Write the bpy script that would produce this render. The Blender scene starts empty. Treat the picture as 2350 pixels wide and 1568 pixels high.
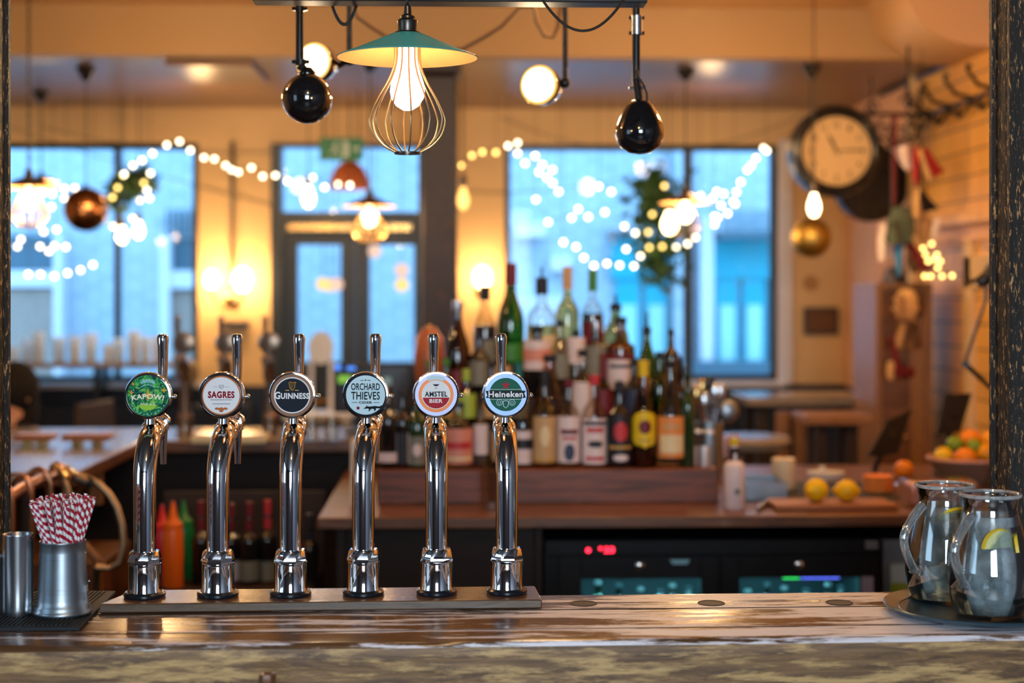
import bpy, bmesh, math, random
from math import sin, cos, pi, radians, tan, atan2, sqrt
from mathutils import Vector, Matrix, Euler

# ------------------------------------------------------------------ camera
SC = bpy.context.scene
COL = SC.collection
F, CX, HY, CAMZ, YAW = 3600.0, 1175.0, 665.0, 1.66, radians(2.0)
cam_d = bpy.data.cameras.new('camera')
cam = bpy.data.objects.new('camera', cam_d); COL.objects.link(cam)
cam.location = (0, 0, CAMZ); cam.rotation_euler = (pi/2, 0, -YAW)
cam_d.sensor_width = 36; cam_d.lens = 36*F/2350; cam_d.shift_y = -(784-HY)/2350
cam_d.clip_start = 0.05; cam_d.clip_end = 100
cam_d.dof.use_dof = True; cam_d.dof.focus_distance = 2.86; cam_d.dof.aperture_fstop = 2.1
SC.camera = cam
# ------------------------------------------------------------------ world, exposure
SC.view_settings.view_transform = 'Standard'; SC.view_settings.look = 'None'
SC.view_settings.exposure = 0.0; SC.view_settings.gamma = 1.0; SC.view_settings.use_curve_mapping = False
w = bpy.data.worlds.new('overcast_sky'); SC.world = w; w.use_nodes = True
bg = w.node_tree.nodes['Background']; bg.inputs[0].default_value = (0.30, 0.64, 1.0, 1); bg.inputs[1].default_value = 4.8
cy = SC.cycles
cy.max_bounces = 8; cy.diffuse_bounces = 3; cy.glossy_bounces = 4; cy.transmission_bounces = 8; cy.transparent_max_bounces = 12
cy.sample_clamp_indirect = 4.0; cy.caustics_reflective = False; cy.caustics_refractive = False
cy.use_denoising = True

def light(kind, name, loc, energy, col, size=0.05, rot=None, **kw):
    l = bpy.data.lights.new(name, kind); l.energy = energy; l.color = col
    if kind == 'AREA': l.shape = 'RECTANGLE'; l.size, l.size_y = size
    else: l.shadow_soft_size = size
    for k, v in kw.items(): setattr(l, k, v)
    o = bpy.data.objects.new(name, l); COL.objects.link(o); o.location = loc
    if rot is not None: o.rotation_euler = rot
    return o
WARM = (1.0, 0.60, 0.26)
DAY = (0.50, 0.76, 1.0)
# daylight entering through the street windows behind the camera (glazing at Y=-2.6) and through the far shop windows
light('AREA', 'daylight_front_window', (0.2, -2.55, 1.9), 180, (.72,.87,1.0), (1.5, 1.6), (radians(90), 0, 0))
light('AREA', 'cool_side_fill', (-3.4, 0.9, 1.9), 20, DAY, (1.6, 1.5), (radians(90), 0, radians(-90)))  # added cool fill panel at the side; no window stands there
for nm, x, wd in (('a', -1.9, 1.9), ('b', 1.1, 1.7), ('c', -.55, .95)):
    pl = light('AREA', 'window_portal', (x, 9.02, 1.82), 1, DAY, (wd, 1.4), (radians(-90), 0, 0)); pl.data.cycles.is_portal = True
# added warm fill points without fixtures, spread through the room to brighten it
for i, (x, y, z, e) in enumerate([(-1.6, 3.9, 2.7, 22), (0.3, 4.4, 2.7, 24), (1.6, 4.6, 2.7, 26), (-1.2, 6.1, 2.45, 20), (1.0, 6.1, 2.45, 20), (0.0, 1.2, 2.75, 26), (-1.3, 8.0, 2.45, 4), (1.3, 8.0, 2.45, 4)]):
    light('POINT', 'warm_fill', (x, y, z), e, WARM, 0.06)

def ray(px, py):
    u, w_ = (px-CX)/F, (HY-py)/F
    return Vector((u*cos(YAW)+sin(YAW), -u*sin(YAW)+cos(YAW), w_))
def PT(px, py, Y):
    r = ray(px, py); t = Y/r.y
    return Vector((r.x*t, Y, CAMZ+r.z*t))
def PZ(px, py, z):
    r = ray(px, py); t = (z-CAMZ)/r.z
    return Vector((r.x*t, r.y*t, z))
def XX(px, Y): return PT(px, HY, Y).x
def SCL(px, Y): return (Y/ray(px, HY).y)/F       # metres per photo pixel there

# ------------------------------------------------------------------ mesh helpers
class B:
    def __init__(s, M=None): s.b = bmesh.new(); s.M = M or Matrix()
    def v(s, co): return s.b.verts.new(s.M @ Vector(co))
    def f(s, vs, mi=0):
        try:
            f = s.b.faces.new(vs); f.material_index = mi; return f
        except ValueError: return None
    def box(s, c, d, mi=0, R=None):
        hx, hy, hz = d[0]/2, d[1]/2, d[2]/2; c = Vector(c); vs = []
        for x in (-hx, hx):
            for y in (-hy, hy):
                for z in (-hz, hz):
                    p = Vector((x, y, z))
                    if R is not None: p = R @ p
                    vs.append(s.v(c+p))
        for q in ((0,1,3,2),(4,6,7,5),(0,4,5,1),(2,3,7,6),(0,2,6,4),(1,5,7,3)): s.f([vs[i] for i in q], mi)
        return s
    def bb(s, x0, x1, y0, y1, z0, z1, mi=0): return s.box(((x0+x1)/2,(y0+y1)/2,(z0+z1)/2), (x1-x0,y1-y0,z1-z0), mi)
    def lathe(s, prof, c=(0,0,0), seg=32, mi=0, cap=True, sx=1, sy=1, ph=0):
        rings = []
        for r, z in prof:
            if r < 1e-6: rings.append([s.v((c[0], c[1], c[2]+z))])
            else: rings.append([s.v((c[0]+sx*r*cos(2*pi*i/seg+ph), c[1]+sy*r*sin(2*pi*i/seg+ph), c[2]+z)) for i in range(seg)])
        for a, bq in zip(rings, rings[1:]):
            for i in range(seg):
                j = (i+1) % seg
                if len(a) == 1 and len(bq) == 1: continue
                if len(a) == 1: s.f([a[0], bq[i], bq[j]][::-1], mi)
                elif len(bq) == 1: s.f([a[i], a[j], bq[0]], mi)
                else: s.f([a[i], a[j], bq[j], bq[i]], mi)
        if cap:
            if len(rings[0]) > 1: s.f(rings[0][::-1], mi)
            if len(rings[-1]) > 1: s.f(rings[-1], mi)
        return s
    def cyl(s, p0, p1, r0, r1=None, seg=20, mi=0):
        return s.tube([p0, p1], [r0, r0 if r1 is None else r1], seg, mi)
    def tube(s, pts, r, seg=8, mi=0, closed=False):
        pts = [Vector(p) for p in pts]; n = len(pts)
        rr = r if isinstance(r, (list, tuple)) else [r]*n
        up = None; rings = []
        for i, p in enumerate(pts):
            if closed: t = (pts[(i+1) % n]-pts[i-1])
            else: t = (pts[min(i+1, n-1)]-pts[max(i-1, 0)])
            if t.length < 1e-9: t = Vector((0,0,1))
            t.normalize()
            if up is None:
                up = Vector((0,0,1)) if abs(t.z) < .9 else Vector((1,0,0))
            up = (up-t*up.dot(t))
            if up.length < 1e-6: up = t.orthogonal()
            up.normalize(); sd = t.cross(up)
            rings.append([s.v(p+rr[i]*(cos(2*pi*k/seg)*sd+sin(2*pi*k/seg)*up)) for k in range(seg)])
        m = n if closed else n-1
        for i in range(m):
            a, c = rings[i], rings[(i+1) % n]
            for k in range(seg):
                j = (k+1) % seg; s.f([a[k], a[j], c[j], c[k]], mi)
        if not closed: s.f(rings[0][::-1], mi); s.f(rings[-1], mi)
        return s
    def sph(s, c, r, seg=24, mi=0, sx=1, sy=1, sz=1):
        n = seg//2
        return s.lathe([(max(0, r*sin(pi*i/n)) if 0 < i < n else 0, -r*sz*cos(pi*i/n)) for i in range(n+1)], c, seg, mi, False, sx, sy)
    def poly(s, pts, w0, w1, mi=0):
        """flat shape in the u(right), v(up) plane, w towards the viewer (-Y)"""
        a = [s.v((u, -w0, v)) for u, v in pts]; c = [s.v((u, -w1, v)) for u, v in pts]; n = len(pts)
        s.f(c, mi); s.f(a[::-1], mi)
        for i in range(n): s.f([a[i], a[(i+1) % n], c[(i+1) % n], c[i]], mi)
        return s
    def disc(s, u, v, r, w0, w1, mi=0, seg=48, rv=None):
        return s.poly([(u+r*cos(2*pi*i/seg), v+(rv or r)*sin(2*pi*i/seg)) for i in range(seg)], w0, w1, mi)
    def ring(s, r0, r1, w0, w1, mi=0, seg=64, u=0, v=0, a0=0, a1=2*pi):
        full = abs(a1-a0-2*pi) < 1e-6; n = seg
        R = [[s.v((u+r*cos(a0+(a1-a0)*i/n), -w, v+r*sin(a0+(a1-a0)*i/n))) for i in range(n if full else n+1)] for r, w in ((r0,w0),(r0,w1),(r1,w1),(r1,w0))]
        m = n
        for k in range(4):
            A, C = R[k], R[(k+1) % 4]
            for i in range(m):
                j = (i+1) % len(A); s.f([A[i], C[i], C[j], A[j]], mi)
        return s

def rotm(axis, ang): return Matrix.Rotation(ang, 4, axis)
def mkobj(name, b, mat, parent=None, loc=None, smooth=True, ang=35, bev=0, bseg=2, rz=0):
    bm = b.b if isinstance(b, B) else b
    bmesh.ops.recalc_face_normals(bm, faces=bm.faces)
    me = bpy.data.meshes.new(name); bm.to_mesh(me); bm.free()
    for m in (mat if isinstance(mat, (list, tuple)) else [mat]): me.materials.append(m)
    if smooth:
        me.shade_smooth(); me.set_sharp_from_angle(angle=radians(ang))
    o = bpy.data.objects.new(name, me); COL.objects.link(o)
    if parent is not None: o.parent = parent
    if loc is not None: o.location = loc
    if rz: o.rotation_euler = (0, 0, rz)
    if bev:
        md = o.modifiers.new('bevel', 'BEVEL'); md.width = bev; md.segments = bseg; md.limit_method = 'ANGLE'; md.angle_limit = radians(40)
    return o
def tag(o, label=None, cat=None, group=None, kind=None):
    if label: o['label'] = label
    if cat: o['category'] = cat
    if group: o['group'] = group
    if kind: o['kind'] = kind
    return o
def T(name, label, cat, loc=(0,0,0), rz=0, group=None):
    o = bpy.data.objects.new(name, None); COL.objects.link(o); o.empty_display_size = .05
    o.location = loc; o.rotation_euler = (0, 0, rz)
    return tag(o, label, cat, group)
def S(name, b, mat, **k): return tag(mkobj(name, b, mat, **k), kind='structure')
def copytree(o, parent=None, **over):
    c = o.copy(); COL.objects.link(c)
    if parent is not None: c.parent = parent
    for ch in [x for x in ALLCH(o)]: copytree(ch, c)
    return c
def ALLCH(o): return [x for x in COL.objects if x.parent == o]

_tc = {}
def text_bm(b, s, u, v, wd, ht, w0, w1, bold=0.0, arc=None, mi=0, shear=0):
    """lettering fitted to wd x ht centred at (u,v), standing from w0 to w1 towards the viewer"""
    cu = bpy.data.curves.new('t', 'FONT'); cu.body = s; cu.align_x = 'CENTER'; cu.offset = bold; cu.resolution_u = 3; cu.shear = shear; cu.space_character = 1.0+bold*2.5
    to = bpy.data.objects.new('t', cu); COL.objects.link(to)
    dg = bpy.context.evaluated_depsgraph_get(); me = bpy.data.meshes.new_from_object(to.evaluated_get(dg))
    bpy.data.objects.remove(to); bpy.data.curves.remove(cu)
    xs = [q.co.x for q in me.vertices]; ys = [q.co.y for q in me.vertices]
    x0, x1, y0, y1 = min(xs), max(xs), min(ys), max(ys)
    def mp(co, w):
        a = (co.x-(x0+x1)/2)/(x1-x0)*wd; c = (co.y-(y0+y1)/2)/(y1-y0)*ht
        if arc:                                  # arc = radius; positive bends like a rainbow
            th = a/arc; rr = arc+c
            return (u+rr*sin(th), -w, v+rr*cos(th)-arc)
        return (u+a, -w, v+c)
    A = [b.v(mp(q.co, w1)) for q in me.vertices]
    for p in me.polygons: b.f([A[i] for i in p.vertices], mi)
    if w0 is not None and w0 != w1:
        ed = {}
        for p in me.polygons:
            for k in p.edge_keys: ed[k] = ed.get(k, 0)+1
        Bk = [b.v(mp(q.co, w0)) for q in me.vertices]
        for (i, j), n in ed.items():
            if n == 1: b.f([A[i], A[j], Bk[j], Bk[i]], mi)
    bpy.data.meshes.remove(me)
    return b

# ------------------------------------------------------------------ materials
def nt(name):
    m = bpy.data.materials.new(name); m.use_nodes = True; t = m.node_tree; t.nodes.clear()
    return m, t, t.nodes, t.links
def c4(c): return (c[0], c[1], c[2], 1)
def srgb(r, g, b):
    f = lambda x: ((x/255+.055)/1.055)**2.4 if x/255 > .04045 else x/255/12.92
    return (f(r), f(g), f(b))
def N(n, typ, **kw):
    x = n.new(typ)
    for k, v in kw.items(): setattr(x, k, v)
    return x
def P(name, col, rough=.5, metal=0, var=.12, vs=20, bump=0, emis=None, es=0, coat=0, trans=0, ior=1.45, stretch=(1,1,1), rvar=.1, alpha=1, sheen=0, spec=.5):
    """principled with object-space noise variation in colour and roughness"""
    m, t, n, l = nt(name)
    out = N(n, 'ShaderNodeOutputMaterial'); p = N(n, 'ShaderNodeBsdfPrincipled'); l.new(p.outputs[0], out.inputs[0])
    tc = N(n, 'ShaderNodeTexCoord'); mp = N(n, 'ShaderNodeMapping'); mp.inputs['Scale'].default_value = stretch
    l.new(tc.outputs['Object'], mp.inputs[0])
    nz = N(n, 'ShaderNodeTexNoise'); nz.inputs['Scale'].default_value = vs; nz.inputs['Detail'].default_value = 4
    l.new(mp.outputs[0], nz.inputs['Vector'])
    mx = N(n, 'ShaderNodeMix', data_type='RGBA'); l.new(nz.outputs[0], mx.inputs[0])
    mx.inputs[6].default_value = c4([c*(1-var) for c in col]); mx.inputs[7].default_value = c4([min(1, c*(1+var)) for c in col])
    l.new(mx.outputs[2], p.inputs['Base Color'])
    mr = N(n, 'ShaderNodeMapRange'); l.new(nz.outputs[0], mr.inputs[0])
    mr.inputs[3].default_value = max(0, rough*(1-rvar)); mr.inputs[4].default_value = min(1, rough*(1+rvar)); l.new(mr.outputs[0], p.inputs['Roughness'])
    p.inputs['Metallic'].default_value = metal; p.inputs['IOR'].default_value = ior
    p.inputs['Transmission Weight'].default_value = trans; p.inputs['Coat Weight'].default_value = coat; p.inputs['Alpha'].default_value = alpha
    p.inputs['Sheen Weight'].default_value = sheen
    p.inputs['Specular IOR Level'].default_value = spec
    if emis: p.inputs['Emission Color'].default_value = c4(emis); p.inputs['Emission Strength'].default_value = es
    if bump:
        bp = N(n, 'ShaderNodeBump'); bp.inputs['Strength'].default_value = bump; bp.inputs['Distance'].default_value = .002
        l.new(nz.outputs[0], bp.inputs['Height']); l.new(bp.outputs[0], p.inputs['Normal'])
    return m
def EM(name, col, s, samp='NONE'):
    m, t, n, l = nt(name); out = N(n, 'ShaderNodeOutputMaterial'); e = N(n, 'ShaderNodeEmission')
    e.inputs[0].default_value = c4(col); e.inputs[1].default_value = s; l.new(e.outputs[0], out.inputs[0]); m.cycles.emission_sampling = samp
    return m
def BULB(name, col, s):
    """glowing glass bulb: light inside passes through"""
    m, t, n, l = nt(name); out = N(n, 'ShaderNodeOutputMaterial'); e = N(n, 'ShaderNodeEmission'); tr = N(n, 'ShaderNodeBsdfTransparent'); a = N(n, 'ShaderNodeAddShader')
    e.inputs[0].default_value = c4(col); e.inputs[1].default_value = s; tr.inputs[0].default_value = (.8,.8,.8,1)
    l.new(e.outputs[0], a.inputs[0]); l.new(tr.outputs[0], a.inputs[1]); l.new(a.outputs[0], out.inputs[0]); m.cycles.emission_sampling = 'NONE'
    return m
def THIN(name, tint, refl=.12, rough=.02, rimdark=True):
    """thin-walled glass: tinted see-through with fresnel gloss"""
    m, t, n, l = nt(name); out = N(n, 'ShaderNodeOutputMaterial'); tr = N(n, 'ShaderNodeBsdfTransparent'); g = N(n, 'ShaderNodeBsdfGlossy'); mx = N(n, 'ShaderNodeMixShader')
    lw = N(n, 'ShaderNodeLayerWeight'); lw.inputs[0].default_value = .35; mr = N(n, 'ShaderNodeMapRange'); mr.inputs[3].default_value = refl*.5; mr.inputs[4].default_value = min(1, refl*4)
    l.new(lw.outputs['Fresnel'], mr.inputs[0]); l.new(mr.outputs[0], mx.inputs[0])
    tr.inputs[0].default_value = c4(tint); g.inputs[1].default_value = rough; g.inputs[0].default_value = (.9,.9,.9,1)
    l.new(tr.outputs[0], mx.inputs[1]); l.new(g.outputs[0], mx.inputs[2]); l.new(mx.outputs[0], out.inputs[0])
    return m
def ramp(n, stops):
    r = N(n, 'ShaderNodeValToRGB'); e = r.color_ramp.elements
    while len(e) < len(stops): e.new(.5)
    for q, (pos, c) in zip(e, stops): q.position = pos; q.color = c4(c)
    return r
def WOOD(name, cols, scale=(1.5, 14, 14), rough=(.25, .5), patch=None, bump=.15, coat=0, pscale=(2, 14, 14), pth=(.55, .6), prough=.5, pgrad=None, seed=0):
    """grain streaks along X; patch = colour of worn/painted patches"""
    m, t, n, l = nt(name); out = N(n, 'ShaderNodeOutputMaterial'); p = N(n, 'ShaderNodeBsdfPrincipled'); l.new(p.outputs[0], out.inputs[0])
    tc = N(n, 'ShaderNodeTexCoord'); mp = N(n, 'ShaderNodeMapping'); mp.inputs['Scale'].default_value = scale; mp.inputs['Location'].default_value = (seed, seed*.7, seed*.3)
    l.new(tc.outputs['Object'], mp.inputs[0])
    nz = N(n, 'ShaderNodeTexNoise'); nz.inputs['Scale'].default_value = 2.2; nz.inputs['Detail'].default_value = 8; nz.inputs['Distortion'].default_value = 1.2; nz.inputs['Roughness'].default_value = .68
    l.new(mp.outputs[0], nz.inputs['Vector'])
    k = len(cols); r = ramp(n, [(.28+.44*i/(k-1), c) for i, c in enumerate(cols)]); l.new(nz.outputs[0], r.inputs[0])
    colr = r.outputs[0]; rg = N(n, 'ShaderNodeMapRange'); rg.inputs[3].default_value, rg.inputs[4].default_value = rough; l.new(nz.outputs[0], rg.inputs[0]); ro = rg.outputs[0]
    if patch:
        mp2 = N(n, 'ShaderNodeMapping'); mp2.inputs['Scale'].default_value = pscale; mp2.inputs['Location'].default_value = (seed+3, seed, 1); l.new(tc.outputs['Object'], mp2.inputs[0])
        n2 = N(n, 'ShaderNodeTexNoise'); n2.inputs['Scale'].default_value = 2; n2.inputs['Detail'].default_value = 9; n2.inputs['Roughness'].default_value = .7; n2.inputs['Distortion'].default_value = .15; l.new(mp2.outputs[0], n2.inputs['Vector'])
        m2 = N(n, 'ShaderNodeMapRange'); m2.inputs[1].default_value, m2.inputs[2].default_value = pth; l.new(n2.outputs[0], m2.inputs[0])
        if pgrad:
            sx = N(n, 'ShaderNodeSeparateXYZ'); l.new(tc.outputs['Object'], sx.inputs[0]); g1 = N(n, 'ShaderNodeMapRange'); l.new(sx.outputs[0], g1.inputs[0]); g1.inputs[1].default_value, g1.inputs[2].default_value, g1.inputs[3].default_value, g1.inputs[4].default_value = pgrad
            ad = N(n, 'ShaderNodeMath', operation='ADD'); l.new(n2.outputs[0], ad.inputs[0]); l.new(g1.outputs[0], ad.inputs[1]); l.new(ad.outputs[0], m2.inputs[0])
        mx = N(n, 'ShaderNodeMix', data_type='RGBA'); l.new(m2.outputs[0], mx.inputs[0]); l.new(colr, mx.inputs[6]); mx.inputs[7].default_value = c4(patch); colr = mx.outputs[2]
        mr2 = N(n, 'ShaderNodeMix', data_type='FLOAT'); l.new(m2.outputs[0], mr2.inputs[0]); l.new(ro, mr2.inputs[2]); mr2.inputs[3].default_value = prough; ro = mr2.outputs[0]
    l.new(colr, p.inputs['Base Color']); l.new(ro, p.inputs['Roughness']); p.inputs['Coat Weight'].default_value = coat; p.inputs['Coat Roughness'].default_value = .12
    bp = N(n, 'ShaderNodeBump'); bp.inputs['Strength'].default_value = bump; bp.inputs['Distance'].default_value = .003; l.new(nz.outputs[0], bp.inputs['Height']); l.new(bp.outputs[0], p.inputs['Normal'])
    return m
def BRICK(name, c1, c2, mortar, sc=1, rough=.8, bw=.22, bh=.07, ms=.008, plane='XZ'):
    m, t, n, l = nt(name); out = N(n, 'ShaderNodeOutputMaterial'); p = N(n, 'ShaderNodeBsdfPrincipled'); l.new(p.outputs[0], out.inputs[0])
    tc = N(n, 'ShaderNodeTexCoord'); sp = N(n, 'ShaderNodeSeparateXYZ'); cb = N(n, 'ShaderNodeCombineXYZ'); l.new(tc.outputs['Object'], sp.inputs[0])
    l.new(sp.outputs[0 if plane == 'XZ' else 1], cb.inputs[0]); l.new(sp.outputs[2], cb.inputs[1])
    br = N(n, 'ShaderNodeTexBrick'); l.new(cb.outputs[0], br.inputs['Vector']); br.inputs['Scale'].default_value = 1; br.inputs['Brick Width'].default_value = bw; br.inputs['Row Height'].default_value = bh; br.inputs['Mortar Size'].default_value = ms
    br.inputs['Color1'].default_value = c4(c1); br.inputs['Color2'].default_value = c4(c2); br.inputs['Mortar'].default_value = c4(mortar)
    l.new(br.outputs[0], p.inputs['Base Color']); p.inputs['Roughness'].default_value = rough
    bp = N(n, 'ShaderNodeBump'); bp.inputs['Strength'].default_value = .4; bp.inputs['Distance'].default_value = .004; bp.invert = True; l.new(br.outputs['Fac'], bp.inputs['Height']); l.new(bp.outputs[0], p.inputs['Normal'])
    return m
def CHIP(name, paint, under, sc=(14, 14, 5), th=(.56, .6), rough=.28):
    m, t, n, l = nt(name); out = N(n, 'ShaderNodeOutputMaterial'); p = N(n, 'ShaderNodeBsdfPrincipled'); l.new(p.outputs[0], out.inputs[0])
    tc = N(n, 'ShaderNodeTexCoord'); mp = N(n, 'ShaderNodeMapping'); mp.inputs['Scale'].default_value = sc; l.new(tc.outputs['Object'], mp.inputs[0])
    nz = N(n, 'ShaderNodeTexNoise'); nz.inputs['Scale'].default_value = 6; nz.inputs['Detail'].default_value = 10; nz.inputs['Roughness'].default_value = .75; l.new(mp.outputs[0], nz.inputs['Vector'])
    mr = N(n, 'ShaderNodeMapRange'); mr.inputs[1].default_value, mr.inputs[2].default_value = th; l.new(nz.outputs[0], mr.inputs[0])
    mx = N(n, 'ShaderNodeMix', data_type='RGBA'); l.new(mr.outputs[0], mx.inputs[0]); mx.inputs[6].default_value = c4(paint); mx.inputs[7].default_value = c4(under); l.new(mx.outputs[2], p.inputs['Base Color'])
    r2 = N(n, 'ShaderNodeMapRange'); r2.inputs[3].default_value = rough; r2.inputs[4].default_value = .7; l.new(mr.outputs[0], r2.inputs[0]); l.new(r2.outputs[0], p.inputs['Roughness'])
    bp = N(n, 'ShaderNodeBump'); bp.inputs['Strength'].default_value = .7; bp.inputs['Distance'].default_value = .004; bp.invert = True; l.new(nz.outputs[0], bp.inputs['Height']); l.new(bp.outputs[0], p.inputs['Normal'])
    return m

M = {}
M['chrome'] = P('polished_chrome', (.82,.83,.85), .05, 1, .02, 30, rvar=.3)
M['brushed'] = P('brushed_steel', (.62,.66,.70), .24, 1, .1, 60, stretch=(6,6,.3), bump=.05)
M['pewter'] = P('dull_pewter', (.30,.34,.38), .38, 1, .25, 14, bump=.08)
M['darkbronze'] = P('dark_bronze', (.10,.085,.075), .32, .9, .2, 30)
M['blackmetal'] = P('black_iron', (.015,.014,.014), .28, .2, .2, 30)
M['blackgloss'] = P('black_gloss_enamel', (.008,.008,.010), .06, 0, .2, 10, coat=1)
M['blackplastic'] = P('black_plastic', (.012,.012,.014), .42, 0, .2, 30, spec=.25)
M['satin'] = P('satin_steel', (.72,.70,.70), .42, .7, .05, 30)
M['rubber'] = P('black_rubber', (.010,.014,.020), .7, 0, .2, 50)
M['gasket'] = P('dark_rubber_gasket', (.008,.012,.018), .25, 0, .1, 50)
M['cable'] = P('black_cable', (.02,.018,.016), .5)
M['brass'] = P('aged_brass', (.55,.36,.14), .25, 1, .25, 30)
M['goldball'] = P('gold_mirror_tiles', (.55,.36,.08), .45, 1, .25, 30)
M['copper'] = P('dark_copper', (.50,.24,.11), .22, 1, .25, 30)
M['bronze'] = P('bronze_ring', srgb(116,78,52), .45, .3, .1, 40)
M['teal'] = P('teal_enamel', srgb(84,192,188), .45, 0, .18, 18, bump=.1)
M['cream_in'] = P('cream_enamel', srgb(240,186,128), .4, 0, .06, 12)
M['cage'] = P('cage_wire_brass', (.62,.42,.20), .3, .8, .2, 30)
M['bulb'] = BULB('glowing_bulb', (1,.88,.70), 1.6)
M['bulb_bg'] = BULB('warm_glowing_bulb', (1,.72,.36), 7.0)
M['amber'] = BULB('amber_filament_bulb', (1,.5,.12), 1.6)
M['fairy'] = EM('fairy_bulb', (1,.82,.56), 9.0)
M['fairy_y'] = EM('fairy_bulb_yellow', (1,.66,.18), 6.5)
M['spotface'] = EM('lit_spot_face', (1,.80,.50), 5.0)
M['white'] = P('white_enamel', (.75,.76,.78), .35)
M['cream'] = P('cream_paint', (.70,.60,.46), .6)
M['winglass'] = THIN('window_glass', (.95,.98,1.0), .012)
# ================================================================== the room
FW, BEAM, CEIL, SOF, RX, LX = 9.0, 7.0, 2.925, 2.70, 2.24, -4.0
M['wallwarm'] = P('cream_plaster', srgb(215,180,130), .7, var=.08, vs=3)
M['wallsalmon'] = P('peach_plaster', srgb(214,160,122), .7, var=.08, vs=3)
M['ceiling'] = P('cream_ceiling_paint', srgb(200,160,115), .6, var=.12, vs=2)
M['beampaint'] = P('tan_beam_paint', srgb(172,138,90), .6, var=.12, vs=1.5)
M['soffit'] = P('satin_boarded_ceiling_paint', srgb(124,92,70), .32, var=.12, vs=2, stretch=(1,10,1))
M['bluewain'] = P('dark_blue_panelling', srgb(10,30,54), .55)
M['floorwood'] = WOOD('floorboards', [srgb(26,18,14), srgb(56,38,28), srgb(40,28,22)], rough=(.35,.55))
M['darkframe'] = P('dark_green_black_paint', srgb(30,34,34), .35)
M['whiteframe'] = P('white_gloss_paint', srgb(215,215,225), .3)
M['boards'] = BRICK('cream_wall_boards', srgb(238,180,86), srgb(226,166,76), srgb(110,70,30), bw=.62, bh=.108, ms=.004, plane='YZ', rough=.45)
S('floor', B().bb(LX,RX,-3,FW,-.1,0), M['floorwood'], smooth=False)
M['darkceil'] = P('dark_painted_ceiling', srgb(78,74,76), .6); M['darkwall'] = P('slate_panelled_wall', srgb(104,108,124), .5)
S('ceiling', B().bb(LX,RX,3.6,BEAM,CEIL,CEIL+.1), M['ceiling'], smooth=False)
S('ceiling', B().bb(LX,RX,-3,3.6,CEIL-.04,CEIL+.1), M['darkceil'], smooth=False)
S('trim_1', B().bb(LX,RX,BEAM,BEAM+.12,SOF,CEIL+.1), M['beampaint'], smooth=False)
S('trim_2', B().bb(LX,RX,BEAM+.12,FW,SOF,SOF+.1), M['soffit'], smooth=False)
# hatch panel in the soffit
S('trim_3', B().bb(XX(395,7.3),XX(590,7.3),7.12,7.75,SOF-.03,SOF), M['soffit'], smooth=False, bev=.004)
# far wall with openings
z0, z1 = PT(1400,875,FW).z, PT(1400,331,FW).z          # window bottom / top
wl0, wl1 = LX+.3, XX(455,FW); dl0, dl1 = XX(622,FW), XX(972,FW); wr0, wr1 = XX(1158,FW), XX(1785,FW)
b = B()
for x0,x1,a,c in ((LX,RX,z1,SOF),(LX,wl0,0,z1),(wl1,dl0,0,z1),(dl1,wr0,0,z1),(wr1,RX,0,z1),(wl0,wl1,0,z0),(wr0,wr1,0,z0)):
    b.bb(x0,x1,FW,FW+.2,a,c)
S('wall_far', b, M['wallwarm'], smooth=False)
# side walls: cream boards towards the bar, plaster towards the street
yj = 7.55
b = B().bb(RX,RX+.1,yj,FW,0,CEIL); S('wall_alcove', b, M['wallsalmon'], smooth=False)
b = B().bb(RX,RX+.1,3.6,yj,0,CEIL+.1); S('wall_right', b, M['boards'], smooth=False)
S('wall_right', B().bb(RX,RX+.1,-3,3.6,0,CEIL+.1), M['darkwall'], smooth=False)
b = B().bb(LX-.1,LX,3.6,FW,0,CEIL+.1); S('wall_left', b, M['wallwarm'], smooth=False)
S('wall_left', B().bb(LX-.1,LX,-3,3.6,0,CEIL+.1), M['darkwall'], smooth=False)
S('wall_back', B().bb(LX,RX,-3.1,-3,0,CEIL+.1), M['darkwall'], smooth=False)
# wainscot below the windows
b = B()
for x0,x1 in ((LX,dl0),(dl1,RX)): b.bb(x0,x1,FW-.03,FW,0,z0-.02)
S('baseboard_far', b, M['bluewain'], smooth=False)
S('baseboard_right', B().bb(RX-.03,RX,7.7,FW,0,z0-.03), M['bluewain'], smooth=False)
# moulding band round the boarded wall (dado) with panelled section below
zr = PT(2230,500,PT(2230,500,6.6).y).z
zd = 1.66+ (665-505)/3600*6.9
S('trim_4', B().bb(RX-.05,RX,4.5,7.2,zd-.03,zd+.03).bb(RX-.03,RX,4.5,7.2,zd-.10,zd-.075), M['boards'], smooth=False, bev=.006)
b = B()
for y in (5.3,6.05,6.75): b.bb(RX-.025,RX,y-.05,y+.05,.9,zd-.1)
b.bb(RX-.025,RX,5.0,6.8,zd-.30,zd-.16)
S('trim_5', b, M['wallwarm'], smooth=False, bev=.004)
S('trim_6', B().bb(RX-.04,RX,7.52,7.60,0,SOF), M['wallwarm'], smooth=False)   # corner bead
# curved plaster bracket where the beam meets the side wall
pts = [(0,0),(0,-.16)]
for i in range(9):
    a = i/8*pi/2; pts.append((-.05-.30*(1-cos(a)) if 0 else -.05-.33*sin(a), -.16-.10*0+ .22*(1-cos(a))))
pts += [(-.42,.10),(-.42,.20),(0,.20)]
b = B(Matrix.Translation((RX, 6.98, SOF+.13)))
b.poly(pts, -.02, .55)
S('trim_7', b, M['ceiling'], ang=30)
# dark conduit along the wall and beam
zc = 1.66+.515*(RX+0.0)*1.0
b = B().tube([(RX-.02,3.0,2.81),(RX-.02,6.93,2.81),(RX-.02,6.95,2.68),(RX-.02,8.2,2.68)], .011, 8)
tag(mkobj('conduit_pipe', b, M['blackmetal']), 'dark conduit pipe stepping along the top of the boarded wall', 'pipe')

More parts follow.
